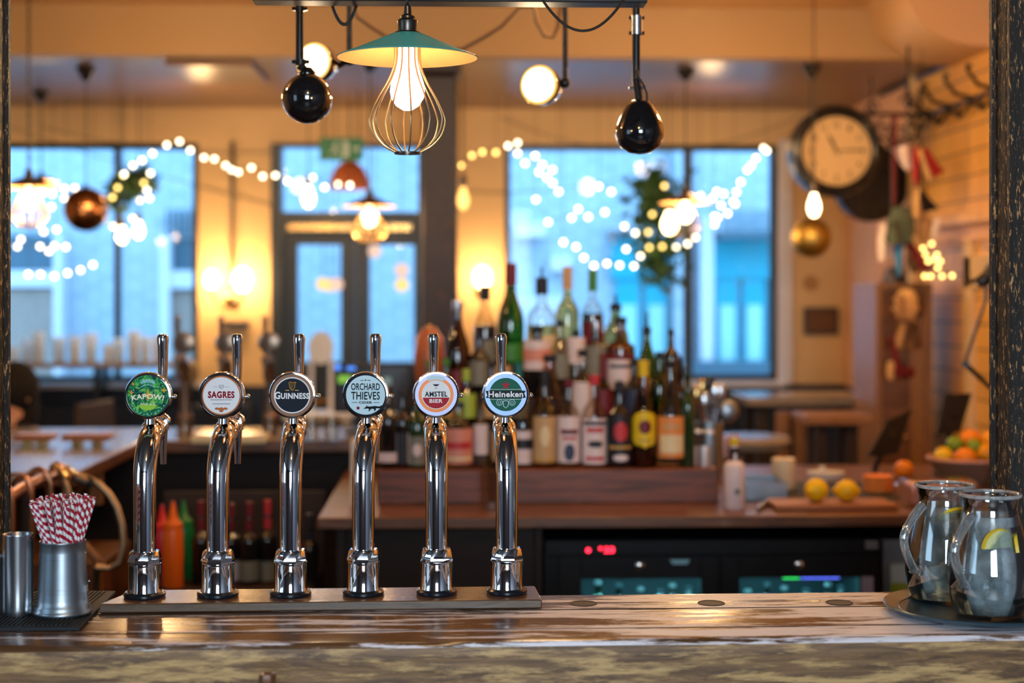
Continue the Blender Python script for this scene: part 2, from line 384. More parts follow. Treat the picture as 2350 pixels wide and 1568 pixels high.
# windows ----------------------------------------------------------------
def window(name, x0, x1, a, c, bars=(), hb=(), frame=.035, fm='darkframe', sill=True):
    b = B(); y0, y1 = FW+.02, FW+.09
    b.bb(x0,x0+frame,y0,y1,a,c); b.bb(x1-frame,x1,y0,y1,a,c); b.bb(x0+frame,x1-frame,y0,y1,a,a+frame); b.bb(x0+frame,x1-frame,y0,y1,c-frame,c)
    o = S(name, b, M[fm], smooth=False)
    for x, w_ in bars: mkobj('window_mullion', B().bb(x-w_/2,x+w_/2,y0,y1,a+frame,c-frame), M[fm], o, smooth=False)
    for z, w_ in hb: mkobj('window_transom', B().bb(x0+frame,x1-frame,y0,y1,z-w_/2,z+w_/2), M[fm], o, smooth=False)
    mkobj('window_pane', B().bb(x0+frame,x1-frame,FW+.05,FW+.056,a+frame,c-frame), M['winglass'], o, smooth=False)
    if sill: mkobj('window_sill', B().bb(x0-.03,x1+.03,FW-.10,FW,a-.03,a), M['whiteframe'], o, smooth=False, bev=.005)
    return o
window('window_1', wl0, wl1, z0, z1, [(XX(266,FW),.03),(XX(-120,FW),.03)])
window('window_2', wr0, wr1, z0, z1, [(XX(1581,FW),.05)])
S('trim_8', B().bb(XX(1787,FW),XX(1816,FW),FW-.03,FW,z0-.05,z1+.03), M['whiteframe'], smooth=False, bev=.004)
# door with transom light
dx0, dx1 = dl0, dl1; dt = PT(800,330,FW).z; tz = PT(800,487,FW).z; hz = PT(800,545,FW).z
b = B(); y0,y1 = FW-.02, FW+.12
b.bb(dx0,dx0+.06,y0,y1,0,dt).bb(dx1-.03,dx1,y0,y1,0,dt).bb(dx0+.06,dx1-.03,y0,y1,hz,tz).bb(dx0+.06,dx1-.03,y0,y1,dt-.02,dt)
door = S('door_1', b, M['darkframe'], smooth=False)
mkobj('transom_pane', B().bb(dx0+.06,dx1-.03,FW+.04,FW+.046,tz,dt-.02), M['winglass'], door, smooth=False)
for a_,c_ in ((dx0+.06, XX(815,FW)),(XX(815,FW)+.004, dx1-.03)):
    g0, g1 = (XX(682,FW), XX(782,FW)) if a_ < XX(700,FW) else (XX(848,FW), XX(950,FW))
    zb, zt = PT(800,832,FW).z, PT(800,562,FW).z
    b = B().bb(a_,g0,FW+.02,FW+.08,0,hz).bb(g1,c_,FW+.02,FW+.08,0,hz).bb(g0,g1,FW+.02,FW+.08,zt,hz).bb(g0,g1,FW+.02,FW+.08,0,zb)
    lf = mkobj('door_leaf', b, M['darkframe'], door, smooth=False)
    mkobj('door_pane', B().bb(g0,g1,FW+.045,FW+.05,zb,zt), M['winglass'], lf, smooth=False)
    mkobj('push_bar', B().tube([(g0-.02,FW,1.02),(g1+.02,FW,1.02)], .012, 8), M['brass'], lf)
# door closer / rail over the door
bx = B().bb(XX(660,8.93),XX(945,8.93),8.90,8.98,PT(800,530,8.85).z,PT(800,512,8.85).z)
tag(mkobj('door_rail', bx, M['brass'], smooth=False, bev=.005), 'brass rail fixed above the double doors', 'rail')
# iron/timber column under the beam
b = B().bb(XX(968,7.2),XX(1050,7.2),7.14,7.30,0,SOF-.06).bb(XX(960,7.2),XX(1058,7.2),7.11,7.33,SOF-.06,SOF).bb(XX(960,7.2),XX(1058,7.2),7.11,7.33,0,.3)
M['colwood'] = CHIP('dark_brown_paint', srgb(38,26,20), srgb(92,62,40), (6,6,2), (.55,.7), .35)
tag(mkobj('timber_column', b, M['colwood'], smooth=False, bev=.012), 'dark brown timber column carrying the ceiling beam beside the door', 'column')

# near columns beside the bar front, chipped black paint
M['chipped'] = CHIP('chipped_black_paint', srgb(9,8,9), srgb(206,160,104), (34,34,8), (.56,.60), .30)
def column(px_edge, side, Y=2.98, r=.085, lab=''):
    x = XX(px_edge, Y)+side*r; prof = []
    seg = 28; b = B()
    rings = [(r*1.25,0),(r*1.25,.25),(r,.30),(r,CEIL-.25),(r*1.15,CEIL-.2),(r*1.2,CEIL)]
    b.lathe(rings, (0,0,0), seg)
    for k in range(10):          # raised flutes
        a = k/10*2*pi; b.tube([(r*cos(a), r*sin(a), .32),(r*cos(a), r*sin(a), CEIL-.27)], .0085, 8)
    o = mkobj('iron_column', b, M['chipped'], loc=(x,Y,0)); tag(o, lab, 'column')
column(2281, 1, lab='black chipped-paint iron column standing behind the water pitchers')
column(14, -1, lab='dark glossy iron column standing behind the steel cup and straws')

# ================================================================== street outside
GY = 13.0
M['brick'] = BRICK('pale_blue_grey_brick', srgb(168,180,192), srgb(150,166,182), srgb(190,200,210), bw=.23, bh=.075, ms=.01)
M['tealdoor'] = P('turquoise_paint', (.01,.36,.48), .5)
M['palepane'] = P('pale_curtained_glass', (.38,.66,.70), .3)
M['slate'] = P('grey_blue_paint', srgb(70,95,110), .5)
M['fencewood'] = WOOD('grey_fence_wood', [srgb(130,110,100), srgb(165,145,135), srgb(110,95,88)], (14,2,1.5), (.6,.8))
M['pavement'] = P('pavement', srgb(120,125,130), .8)
S('ground', B().bb(-9,9,FW+.2,22,-.12,-.02), M['pavement'], smooth=False)
facade = T('street_building', 'pale brick building across the street seen through the shop windows', 'building', (0,GY,0))
def fac(name, px0, px1, py0, py1, y0, y1, mat, par=facade, bev=0):
    a, c = PT(px0,py1,GY), PT(px1,py0,GY)
    return mkobj(name, B().bb(a.x,c.x,y0,y1,a.z,c.z), M[mat], par, smooth=False, bev=bev)
mkobj('brick_wall', B().bb(-6,6,0,.4,0,6.5), M['brick'], facade, smooth=False)
# white bands, posts and fences of the left-hand yard
for q in ((-60,150,622,658),(398,470,622,662)): fac('lintel_band', *q, -.16, 0, 'whiteframe')
for q in ((137,153,540,900),(376,398,545,900)): fac('door_frame', *q, -.2, 0, 'whiteframe')
for q in ((-60,136,662,900),(399,470,665,900)): fac('board_fence', *q, -.1, 0, 'fencewood')
fw = fac('street_window', -60, 136, 540, 620, -.05, .0, 'slate'); fac('street_window', 399, 470, 546, 620, -.05, 0, 'slate')
for k in range(6): fac('railing_bar', 386+k*13, 391+k*13, 482, 542, -.1, -.06, 'slate')
# lintel, signs, turquoise doors, balcony railing on the other side
fac('stone_lintel', 1182, 1250, 515, 545, -.15, 0, 'whiteframe'); fac('wall_lamp', 1262, 1308, 590, 622, -.15, 0, 'whiteframe')
fac('stone_plinth', 1150, 1290, 680, 900, -.1, 0, 'whiteframe')
fac('pilaster', 1540, 1566, 330, 900, -.22, 0, 'brick'); fac('pilaster', 1600, 1628, 500, 900, -.22, 0, 'whiteframe')
for q in ((1402,1534,545,640),(1632,1800,550,640)): fac('shop_fascia', *q, -.08, 0, 'tealdoor')
for a0,a1 in ((1412,1466),(1478,1530),(1640,1690),(1702,1752),(1760,1800)):
    d = fac('shop_door', a0, a1, 642, 900, -.06, 0, 'tealdoor'); fac('door_curtain', a0+8, a1-8, 700, 830, -.09, -.061, 'palepane')
fac('balcony_slab', 1636, 1830, 536, 552, -.5, 0, 'slate')
for k in range(16): fac('railing_bar', 1640+k*11, 1643+k*11, 488, 536, -.48, -.44, 'slate')
fac('window_head', 1396, 1445, 530, 548, -.2, 0, 'slate')
fac('street_planter', 1560, 1830, 822, 868, -.7, -.4, 'slate')
# trailing plants
M['leaf'] = P('dark_leaf', (.035,.09,.02), .5, var=.4, vs=8)
def plant(name, pts, Y, n, lab, spread=.1, seed=1):
    rd = random.Random(seed); b = B()
    P0 = [PT(x,y,Y) for x,y in pts]
    for p,q in zip(P0,P0[1:]): b.tube([p,q], .006, 5)
    for i in range(n):
        k = rd.randrange(len(P0)-1); t = rd.random(); c = P0[k].lerp(P0[k+1], t)+Vector((rd.gauss(0,spread), rd.gauss(0,.05), rd.gauss(0,spread*.7)))
        R = Euler((rd.uniform(0,6),rd.uniform(0,6),rd.uniform(0,6))).to_matrix(); s = rd.uniform(.03,.05)
        vs = [b.v(c+R@Vector(v)) for v in ((0,-s,0),(s*.5,0,.006),(0,s,0),(-s*.5,0,.006))]; b.f(vs); 
    o = mkobj(name, b, M['leaf'], smooth=False); return tag(o, lab, 'plant')
plant('trailing_plant', [(1505,405),(1500,470),(1510,560),(1512,640)], 8.75, 520, 'dark green trailing plant hanging in the window above the tallest bottles', .065, 3)
plant('trailing_plant', [(268,470),(280,425),(310,412),(345,420)], 8.75, 260, 'green sprig hanging in the window near the copper mirror ball', .04, 5)
# ================================================================== front bar counter
CT = 1.10
M['counter'] = WOOD('worn_varnished_counter', [srgb(58,38,26), srgb(104,74,48), srgb(78,54,36), srgb(128,98,68)], (1.1,13,13), (.10,.32), patch=srgb(232,228,236), pscale=(1.5,16,16), pth=(.50,.56), bump=.08, prough=.45, pgrad=(-.5,.5,-.04,.055), seed=1)
M['counterfront'] = WOOD('worn_olive_brown_counter_edge', [srgb(60,40,26), srgb(138,104,66), srgb(88,64,42), srgb(150,116,76)], (1.6,12,16), (.4,.6), patch=srgb(200,164,108), pscale=(3.4,12,24), pth=(.49,.60), bump=.5, seed=4)
M['board'] = WOOD('varnished_tap_board', [srgb(62,40,28), srgb(112,82,60), srgb(84,58,42)], (1.6,14,14), (.12,.32), patch=srgb(150,150,155), pscale=(3,14,20), pth=(.6,.7), bump=.1, seed=2)
M['backwood'] = WOOD('reddish_worktop_wood', [srgb(50,33,23), srgb(124,82,55), srgb(86,55,38), srgb(148,106,76)], (1.2,11,16), (.22,.45), bump=.15, seed=7, patch=srgb(150,118,100), pscale=(2,11,20), pth=(.6,.75))
M['darkwood'] = WOOD('dark_bar_wood', [srgb(22,13,9), srgb(48,30,20), srgb(34,21,14)], (1.5,10,10), (.6,.8))
M['midwood'] = WOOD('orange_brown_wood', [srgb(96,64,36), srgb(144,102,62), srgb(118,80,48)], (9,9,1.2), (.35,.5))
M['boardwood'] = WOOD('chopping_board_wood', [srgb(120,70,40), srgb(160,104,64), srgb(134,84,50)], (1.2,9,9), (.35,.5))
SK = 0.018      # the counter runs a touch askew to the room
def yfr(x): return 2.500+SK*x
def ybk(x): return 2.868+SK*x
b = B(); xs = [-3.9+i*(RX-.1+3.9)/60 for i in range(61)]
rd = random.Random(4); sec = []
for x in xs:
    yf, yb = yfr(x), ybk(x); w = .0015*sin(x*9)+.001*sin(x*23+1)
    prof = [(yb,CT-.12),(yb,CT-.003),(yb-.003,CT),(yf+.012,CT-.0005),(yf+.004,CT-.003+w*.5),(yf+w,CT-.010),(yf+w*.4,CT-.030),(yf+.002,CT-.12)]
    sec.append([b.v((x,y,z)) for y,z in prof])
for A,C in zip(sec,sec[1:]):
    for i in range(len(A)):
        j = (i+1) % len(A); mi = 1 if i in (5,6) else 0
        b.f([A[i],A[j],C[j],C[i]], 1 if i in (5,6,7) else 0)
b.f(sec[0],1); b.f(sec[-1][::-1],1)
ct = mkobj('bar_counter', b, [M['counter'],M['counterfront']], ang=40)
tag(ct, 'long worn varnished timber bar counter with scuffed patches, carrying the beer taps', 'bar counter')
M['capsteel'] = P('dull_dark_steel', (.03,.03,.034), .6, 0, .2, 40)
# round cap plates let into the rear plank
for px, py in ((1339,1386),(1632,1385),(1926,1384)):
    p = PZ(px,py,CT); mkobj('hole_cap', B().lathe([(.0235,-.002),(.0245,.0012),(.0235,.0018),(.0225,.0008),(0,.0008)], (p.x,p.y,CT-.0004), 36), M['capsteel'], ct)
mkobj('front_panel', B().bb(-3.9,RX-.1,yfr(0)+.09,yfr(0)+.13,0,CT-.12), M['darkwood'], ct, smooth=False)
mkobj('plank_groove', B().tube([(-3.9,yfr(-3.9)+.235,CT+.0002),(RX-.1,yfr(RX-.1)+.235,CT+.0002)], .0009, 6), M['blackplastic'], ct)
mkobj('plank_groove', B().tube([(-3.9,yfr(-3.9)+.082,CT+.0002),(RX-.1,yfr(RX-.1)+.082,CT+.0002)], .0006, 6), M['blackplastic'], ct)

# wooden post top in front of the bar
p = PT(614,1545,2.36); b = B()
b.lathe([(.013,0),(.013,p.z-.012),(.0135,p.z-.006),(.012,p.z-.001),(.006,p.z),(.0045,p.z-.002),(0,p.z-.002)], (p.x,p.y,0), 8, ph=pi/8, sx=1, sy=1)
tag(mkobj('wooden_post', b, M['backwood'], ang=30), 'small octagonal brown wooden post top rising in front of the counter', 'post')

# tap board
bx0, bx1 = PZ(241,1396,CT).x, PZ(1243,1394,CT).x
tbz = CT+.0165
b = B(); ya0, ya1 = 2.745, 2.872
vs = []
for (x,y) in ((bx0,ya0+SK*bx0),(bx1,ya0+SK*bx1),(bx1-.006,ya1+SK*bx1),(bx0+.034,ya1+SK*bx0)): vs.append((x,y))
A = [b.v((x,y,CT+.0003)) for x,y in vs]; C = [b.v((x,y,tbz)) for x,y in vs]
b.f(A[::-1]); b.f(C)
for i in range(4): b.f([A[i],A[(i+1)%4],C[(i+1)%4],C[i]],1)
M['boardedge'] = WOOD('shaded_board_edge', [srgb(30,22,18), srgb(92,70,48), srgb(56,42,32)], (3,16,30), (.3,.5), seed=6)  # shade put into the edge colour to offset the front light
tag(mkobj('tap_board', b, [M['board'],M['boardedge']], smooth=True, bev=.0025, bseg=3), 'dark varnished board lying on the counter under the six beer taps', 'board')

# ================================================================== beer taps
BR = .0412
def circ(u,v,r,n=40): return [(u+r*cos(2*pi*i/n), v+r*sin(2*pi*i/n)) for i in range(n)]
def flat(name, mat, par, fn, smooth=False):
    b = B(par_m[0]); fn(b); return mkobj(name, b, M[mat], par, smooth=smooth)
par_m = [Matrix()]
for k,c,r,me in (('b_white',(.80,.82,.85),.25,0),('b_navy',srgb(6,18,34),.2,0),('b_black',srgb(12,14,18),.2,0),('b_red',srgb(168,20,40),.25,0),('b_dkred',srgb(140,18,34),.3,0),('b_gold',srgb(205,160,80),.3,.6),
    ('b_green',srgb(8,92,72),.22,0),('b_silver',srgb(135,160,205),.22,.5),('b_ice',srgb(196,226,238),.22,0),('b_paleblue',srgb(150,205,225),.3,0),('b_lime',srgb(150,205,70),.3,0),('b_orange',srgb(225,160,50),.3,0),('b_creamtxt',srgb(240,240,215),.3,0),('b_grey',srgb(110,110,120),.3,0),('b_copper',srgb(176,104,62),.25,.5),('b_lilac',srgb(176,180,215),.25,.3)):
    M[k] = P('badge_'+k[2:], c, max(r,.42), me, .04, 40, spec=.12)
# swirled green face
m, t, n, l = nt('badge_green_swirl'); out = N(n,'ShaderNodeOutputMaterial'); p = N(n,'ShaderNodeBsdfPrincipled'); l.new(p.outputs[0],out.inputs[0])
tc = N(n,'ShaderNodeTexCoord'); nz = N(n,'ShaderNodeTexNoise'); nz.inputs['Scale'].default_value = 60; nz.inputs['Distortion'].default_value = 2.5; nz.inputs['Detail'].default_value = 3; l.new(tc.outputs['Object'],nz.inputs['Vector'])
r = ramp(n,[(.34,srgb(4,44,60)),(.45,srgb(6,96,70)),(.56,srgb(36,160,80)),(.68,srgb(140,205,90))]); l.new(nz.outputs[0],r.inputs[0]); l.new(r.outputs[0],p.inputs['Base Color']); p.inputs['Roughness'].default_value = .22; M['b_swirl'] = m

def star(u,v,r,n=5,k=.42,a0=pi/2):
    return [(u+(r if i%2==0 else r*k)*cos(a0+pi*i/n), v+(r if i%2==0 else r*k)*sin(a0+pi*i/n)) for i in range(2*n)]
def tri_f(b,pts,w,mi=0):   # triangulated flat face (concave safe)
    from mathutils.geometry import tessellate_polygon
    V = [b.v((u,-w,v)) for u,v in pts]
    for tr in tessellate_polygon([[Vector((u,v,0)) for u,v in pts]]): b.f([V[i] for i in tr],mi)
def badge_design(k, bd):
    W = .0075
    R = BR
    def add(name, mat, fn): flat(name, mat, bd, fn)
    if k == 0:
        add('badge_face','b_swirl', lambda b: b.disc(0,0,R*.9,0,W-.0004))
        add('emblem','b_orange', lambda b: (tri_f(b,star(0,.001,.0125,4,.3),W), tri_f(b,star(-.026,.021,.0035,4,.4),W), tri_f(b,star(.029,.010,.006,4,.35),W), tri_f(b,star(-.029,.006,.005,4,.35),W)))
        def teeth(b):
            pts=[(-.017,-.0185)]; 
            for i in range(9): pts += [(-.017+.034*(i+.5)/9,-.0165-.000+(.002 if i%2 else 0)),]
            pts += [(.017,-.0185)]+[(.014*cos(a),-.0195-.0065*sin(a)) for a in [pi*j/8 for j in range(9)]]
            tri_f(b,pts,W)
        add('emblem','b_lime', teeth)
        add('lettering','b_creamtxt', lambda b: text_bm(b,'KAPOW!',0,-.001,.058,.0095,None,W+.0004,.03,arc=.14))
        add('lettering','b_creamtxt', lambda b: text_bm(b,'PALE ALE',0,-.0148,.026,.0034,None,W+.0004,.02,arc=-.09))
        def crown(b):
            for i in range(9):
                a = radians(66+i*6); b.poly([(.0275*cos(a)-.0011,.0275*sin(a)-.004),(.0275*cos(a)+.0011,.0275*sin(a)-.004),(.0275*cos(a)+.0009,.0275*sin(a)+.0010+.002*(i%2)),(.0275*cos(a)-.0009,.0275*sin(a)+.0010+.002*(i%2))],W-.001,W)
            b.ring(.0190,.0202,W-.001,W,a0=radians(50),a1=radians(130),seg=16)
        add('emblem','b_paleblue', crown)
        def dots(b):
            for i in range(11):
                a = radians(212+i*11.6); b.disc(.0335*cos(a),.0335*sin(a),.0011,W-.001,W,seg=10)
        add('emblem','b_paleblue', dots)
    elif k == 1:
        add('badge_face','b_navy', lambda b: b.disc(0,0,R*.92,0,W-.002))
        add('badge_ring','b_copper', lambda b: b.ring(R*.80,R*.86,0,W-.001))
        add('badge_panel','b_white', lambda b: b.disc(0,0,R*.80,0,W-.0003))
        add('lettering','b_dkred', lambda b: text_bm(b,'SAGRES',0,.0015,.048,.0125,None,W,.045))
        def sh(b):
            b.ring(.0032,.0040,W-.0004,W,u=0,v=.0162,a0=pi,a1=2*pi,seg=14); b.poly([(-.004,.0162),(-.0032,.0162),(-.0036,.0205)],W-.0004,W); b.poly([(.0032,.0162),(.004,.0162),(.0036,.0205)],W-.0004,W)
            b.poly([(-.0030,.0178),(.0030,.0178),(.0030,.0186),(-.0030,.0186)],W-.0004,W); b.poly([(-.0145,.0150),(-.006,.0150),(-.006,.0154),(-.0145,.0154)],W-.0004,W); b.poly([(.006,.0150),(.0145,.0150),(.0145,.0154),(.006,.0154)],W-.0004,W)
            b.disc(-.0014,.0155,.0007,W-.0004,W,seg=8); b.disc(.0014,.0155,.0007,W-.0004,W,seg=8)
        add('emblem','b_grey', sh)
        add('emblem','b_grey', lambda b: (b.poly([(-.019,-.0082),(.019,-.0082),(.0205,-.0072),(-.0205,-.0072)],W-.0004,W), b.poly([(-.016,-.0155),(.016,-.0155),(.016,-.0145),(-.016,-.0145)],W-.0004,W)))
        add('emblem','b_bronze' if 'b_bronze' in M else 'b_copper', lambda b: (b.disc(0,-.0255,.0045,W-.0004,W), b.disc(-.0075,-.0235,.0042,W-.0004,W,rv=.0022), b.disc(.0075,-.0235,.0042,W-.0004,W,rv=.0022)))
    elif k == 2:
        add('badge_ring','bronze', lambda b: b.ring(R*.77,R*.93,0,W-.0015))
        add('badge_ring','b_white', lambda b: b.ring(R*.74,R*.79,0,W))
        add('badge_face','b_navy', lambda b: b.disc(0,0,R*.74,0,W-.0006))
        add('lettering','b_white', lambda b: (text_bm(b,'G',-.0262,-.0002,.0098,.0135,None,W,.03), text_bm(b,'UINNESS',.0052,-.0012,.0510,.0108,None,W,.04)))
        def harp(b):
            b.tube([(-.0055,-W,.0225),(-.0040,-W,.0140),(-.0005,-W,.0100),(.0010,-W,.0085)],[.0008,.0010,.0012,.0006],6); b.tube([(.0010,-W,.0085),(.0045,-W,.0150),(.0052,-W,.0222)],.0008,6)
            b.tube([(-.0062,-W,.0225),(-.003,-W,.0240),(.001,-W,.0222),(.0048,-W,.0236),(.0072,-W,.0222)],.0009,6)
            for i in range(4): b.tube([(-.0035+.002*i,-W,.0225),(-.0010+.0008*i,-W,.0120+.0012*i)],.00025,4)
        add('emblem','b_gold', harp)
        add('emblem','b_gold', lambda b: (b.poly([(-.012,.0086),(-.005,.0086),(-.005,.0093),(-.012,.0093)],W-.0004,W), b.poly([(.005,.0086),(.012,.0086),(.012,.0093),(.005,.0093)],W-.0004,W)))
    elif k == 3:
        add('badge_ring','b_navy', lambda b: b.ring(R*.84,R*.92,0,W-.001))
        add('badge_face','b_ice', lambda b: b.disc(0,0,R*.86,0,W-.0008))
        add('lettering','b_black', lambda b: (text_bm(b,'ORCHARD',0,.0150,.052,.0125,None,W,.015), text_bm(b,'THIEVES',0,-.0012,.052,.0145,None,W,.015), text_bm(b,'CIDER',0,-.0135,.0235,.0042,None,W,.03)))
        add('emblem','b_black', lambda b: (b.poly([(-.025,-.0139),(-.0145,-.0139),(-.0145,-.0131),(-.025,-.0131)],W-.0004,W), b.poly([(.0145,-.0139),(.025,-.0139),(.025,-.0131),(.0145,-.0131)],W-.0004,W), b.ring(.0005,.0014,W-.0004,W,u=0,v=.0268), b.poly([(-.009,.0255),(-.003,.0262),(-.003,.0270),(-.009,.0266)],W-.0004,W), b.poly([(.003,.0262),(.009,.0255),(.009,.0266),(.003,.0270)],W-.0004,W)))
        fox = [(-.004,-.0245),(.001,-.0212),(.0018,-.0186),(.0038,-.0206),(.0105,-.0205),(.017,-.0196),(.0245,-.0206),(.031,-.0180),(.0295,-.0222),(.0245,-.0242),(.019,-.0236),(.0188,-.0270),(.0150,-.0298),(.0162,-.0262),(.0132,-.0246),(.0098,-.0252),(.0070,-.0290),(.0050,-.0296),(.0066,-.0256),(.0036,-.0240),(.001,-.0246)]
        add('emblem','b_black', lambda b: tri_f(b,fox,W))
        add('emblem','b_dkred', lambda b: b.disc(-.0135,-.0235,.0028,W-.0004,W,seg=20))
    elif k == 4:
        add('badge_ring','b_lilac', lambda b: b.ring(R*.76,R*.93,0,W-.0015))
        add('badge_ring','b_copper', lambda b: b.ring(R*.62,R*.77,0,W-.0008))
        add('badge_ring','b_white', lambda b: b.ring(R*.60,R*.63,0,W))
        add('badge_face','b_white', lambda b: tri_f(b,[(R*.60*cos(a),R*.60*sin(a)) for a in [radians(-12+204*i/30) for i in range(31)]],W-.0008))
        add('badge_face','b_red', lambda b: tri_f(b,[(R*.60*cos(a),R*.60*sin(a)) for a in [radians(192+156*i/30) for i in range(31)]],W-.0006))
        add('lettering','b_navy', lambda b: text_bm(b,'AMSTEL',0,.0012,.041,.0095,None,W,.03))
        add('lettering','b_white', lambda b: text_bm(b,'BIER',0,-.0112,.024,.0070,None,W,.03))
        add('emblem','b_navy', lambda b: (tri_f(b,[(-.006,.0190),(.006,.0190),(.0035,.0165),(0,.0152),(-.0035,.0165)],W+.0003), b.poly([(-.002,.0118),(.002,.0118),(.002,.0126),(-.002,.0126)],W-.0004,W)))
        add('emblem','b_ice', lambda b: b.ring(R*.66,R*.84,W-.0016,W+.0002,a0=radians(62),a1=radians(118),seg=18))
    else:
        add('badge_ring','b_silver', lambda b: b.ring(R*.72,R*.93,0,W-.001))
        def rays(b):
            for i in range(40):
                a = 2*pi*i/40; c_,s_ = cos(a),sin(a); r0,r1 = R*.78,R*.88
                b.poly([(r0*c_-.0003*s_,r0*s_+.0003*c_),(r0*c_+.0003*s_,r0*s_-.0003*c_),(r1*c_+.0003*s_,r1*s_-.0003*c_),(r1*c_-.0003*s_,r1*s_+.0003*c_)],W-.0012,W-.0006)
        add('emblem','b_white', rays)
        add('badge_face','b_green', lambda b: b.disc(0,0,R*.73,0,W-.0004))
        add('badge_panel','b_black', lambda b: tri_f(b,[(-.0365,-.0062),(-.0335,-.0015),(-.0365,.0068),(.0365,.0068),(.0335,.0022),(.0365,-.0062)],W))
        add('emblem','b_white', lambda b: (b.poly([(-.031,.0090),(.031,.0090),(.031,.0096),(-.031,.0096)],W-.0004,W), b.poly([(-.031,-.0090),(.031,-.0090),(.031,-.0084),(-.031,-.0084)],W-.0004,W)))
        add('lettering','b_white', lambda b: text_bm(b,'Heineken',0,.0006,.063,.0108,None,W+.0003,.03))
        add('emblem','b_red', lambda b: tri_f(b,star(0,.0168,.0082,5,.45),W+.0003))
        def hops(b):
            b.ring(.0050,.0058,W-.0004,W,u=-.0115,v=-.0145); b.ring(.0050,.0058,W-.0004,W,u=.0115,v=-.0145); b.ring(.0022,.0029,W-.0004,W,u=-.0115,v=-.0150); b.ring(.0022,.0029,W-.0004,W,u=.0115,v=-.0150)
            b.poly([(-.0045,-.0125),(0,-.0115),(0,-.0105),(-.0055,-.0118)],W-.0004,W); b.poly([(0,-.0115),(.0045,-.0125),(.0055,-.0118),(0,-.0105)],W-.0004,W)
            b.poly([(-.0055,-.0118),(-.0045,-.0125),(-.0035,-.0205),(0,-.0240),(0,-.0250),(-.0045,-.0212)],W-.0004,W); b.poly([(.0045,-.0125),(.0055,-.0118),(.0045,-.0212),(0,-.0250),(0,-.0240),(.0035,-.0205)],W-.0004,W)
        add('emblem','b_ice', hops)

def add_mesh_part(name, mesh, par): 
    o = bpy.data.objects.new(name, mesh); COL.objects.link(o); o.parent = par; return o
# shared tap hardware meshes (origin at the base centre on the board)
z_ = lambda py, d: CAMZ-(py-HY)*d/F-tbz
gb = B().lathe([(.0345,0),(.0368,.003),(.0368,.007),(.034,.010),(.030,.0105)], seg=48)
tap_gasket = mkobj('gasket', gb, M['gasket']).data
cb = B().lathe([(.0302,.0095),(.0298,.012),(.0288,.016),(.0288,.055),(.0292,.058),(.0290,.060)], seg=48)
# eight-sided nut
cb.lathe([(.0303,.060),(.0303,.064),(.0268,.080),(.0250,.082),(.0205,.082)], seg=8, ph=pi/8)
tap_collar = mkobj('collar', cb, M['chrome'], bev=.0006).data
path = []
zt = z_(1105,2.8)
path.append((0,0,.08)); path.append((0,0,zt*.5)); path.append((0,0,zt))
ze = z_(990,2.87)
for i in range(1,9):
    q = i/8; path.append((0,.078*(1-cos(q*pi/2)),zt+(ze-zt)*sin(q*pi/2)))
path.append((0,.098,ze+.006))
tbm = B().tube(path, [.0200]*3+[.0200+.0012*i/8 for i in range(1,9)]+[.0205], 32)
tbm.sph((0,.075,ze+.004), .0222, 28)
tap_tube = mkobj('tube', tbm, M['chrome'], ang=60).data
bbm = B().cyl((0,.075,ze+.006),(0,.135,ze+.010),.0150,.0135,24).cyl((0,.130,ze+.010),(0,.139,ze+.010),.0175,.0175,24).cyl((0,.139,ze+.010),(0,.178,ze+.012),.0125,.0125,24)
bbm.sph((0,.168,ze+.013),.0150,20)
tap_body = mkobj('tap_body', bbm, M['chrome']).data
sz = z_(1062,2.97)
tap_spout = mkobj('spout', B().tube([(0,.170,ze+.012),(0,.172,ze-.02),(0,.172,sz)], [.0095,.0072,.0058], 20).cyl((0,.170,ze-.004),(0,.170,ze+.004),.011,.011,20), M['chrome']).data
hz0, hz1 = ze+.022, z_(765,2.97)
def hprof():
    return [(.0045,hz0),(.0060,hz0+.03),(.0070,hz0+.05),(.0090,hz0+.085),(.0102,hz1-.022),(.0112,hz1-.012),(.0110,hz1-.006),(.0085,hz1-.001),(.004,hz1),(0,hz1)]
hb = B().lathe(hprof(), (0,.166,0), 24)
tap_handle = mkobj('tap_handle', hb, M['chrome']).data
bz = z_(905,2.84)
by = .035
nb = B(Matrix.Translation((0,by,0))).cyl((0,.012,bz-.052),(0,.012,bz-.030),.010,.008,16).bb(-.008,.008,.004,.024,bz-.040,bz-.02)
tap_neck = mkobj('badge_neck', nb, M['chrome']).data
MB_ = Matrix.Translation((0,by,bz))
rb = B(MB_ @ rotm('X', pi/2)).lathe([(0,-.014),(.020,-.014),(BR*.96,-.010),(BR*1.03,-.003),(BR*1.03,.003),(BR*.99,.0085),(BR*.925,.0088),(BR*.915,.0058),(0,.0058)], seg=64)
tap_rim = mkobj('badge', rb, M['chrome'], ang=50).data
side = B(Matrix.Translation((0,by,bz))).cyl((BR*1.0,.002,-.002),(BR*1.10,.002,-.002),.004,.0035,12).sph((BR*1.12,.002,-.002),.0045,12)
tap_screw = mkobj('side_screw', side, M['chrome']).data
for nm in ('gasket','collar','tube','tap_body','spout','tap_handle','badge_neck','badge','side_screw'):
    bpy.data.objects.remove(bpy.data.objects[nm])
TAPS = [(332,374,350,'green swirled badge reading KAPOW'),(500,545,523,'white and copper badge lettered in dark red'),(667,687,679,'black badge with a gold harp'),
        (834,862,840,'pale blue badge with a running fox'),(1002,995,992,'red and white badge in a copper ring'),(1163,1150,1160,'green badge with a red star')]
def hardware(t, badge=True, mat=None):
    for nm, me in (('gasket',tap_gasket),('collar',tap_collar),('tube',tap_tube),('tap_body',tap_body),('spout',tap_spout),('tap_handle',tap_handle),('badge_neck',tap_neck)):
        add_mesh_part(nm, me, t)
    bd = add_mesh_part('badge', tap_rim, t); sc = add_mesh_part('side_screw', tap_screw, bd)
    return bd
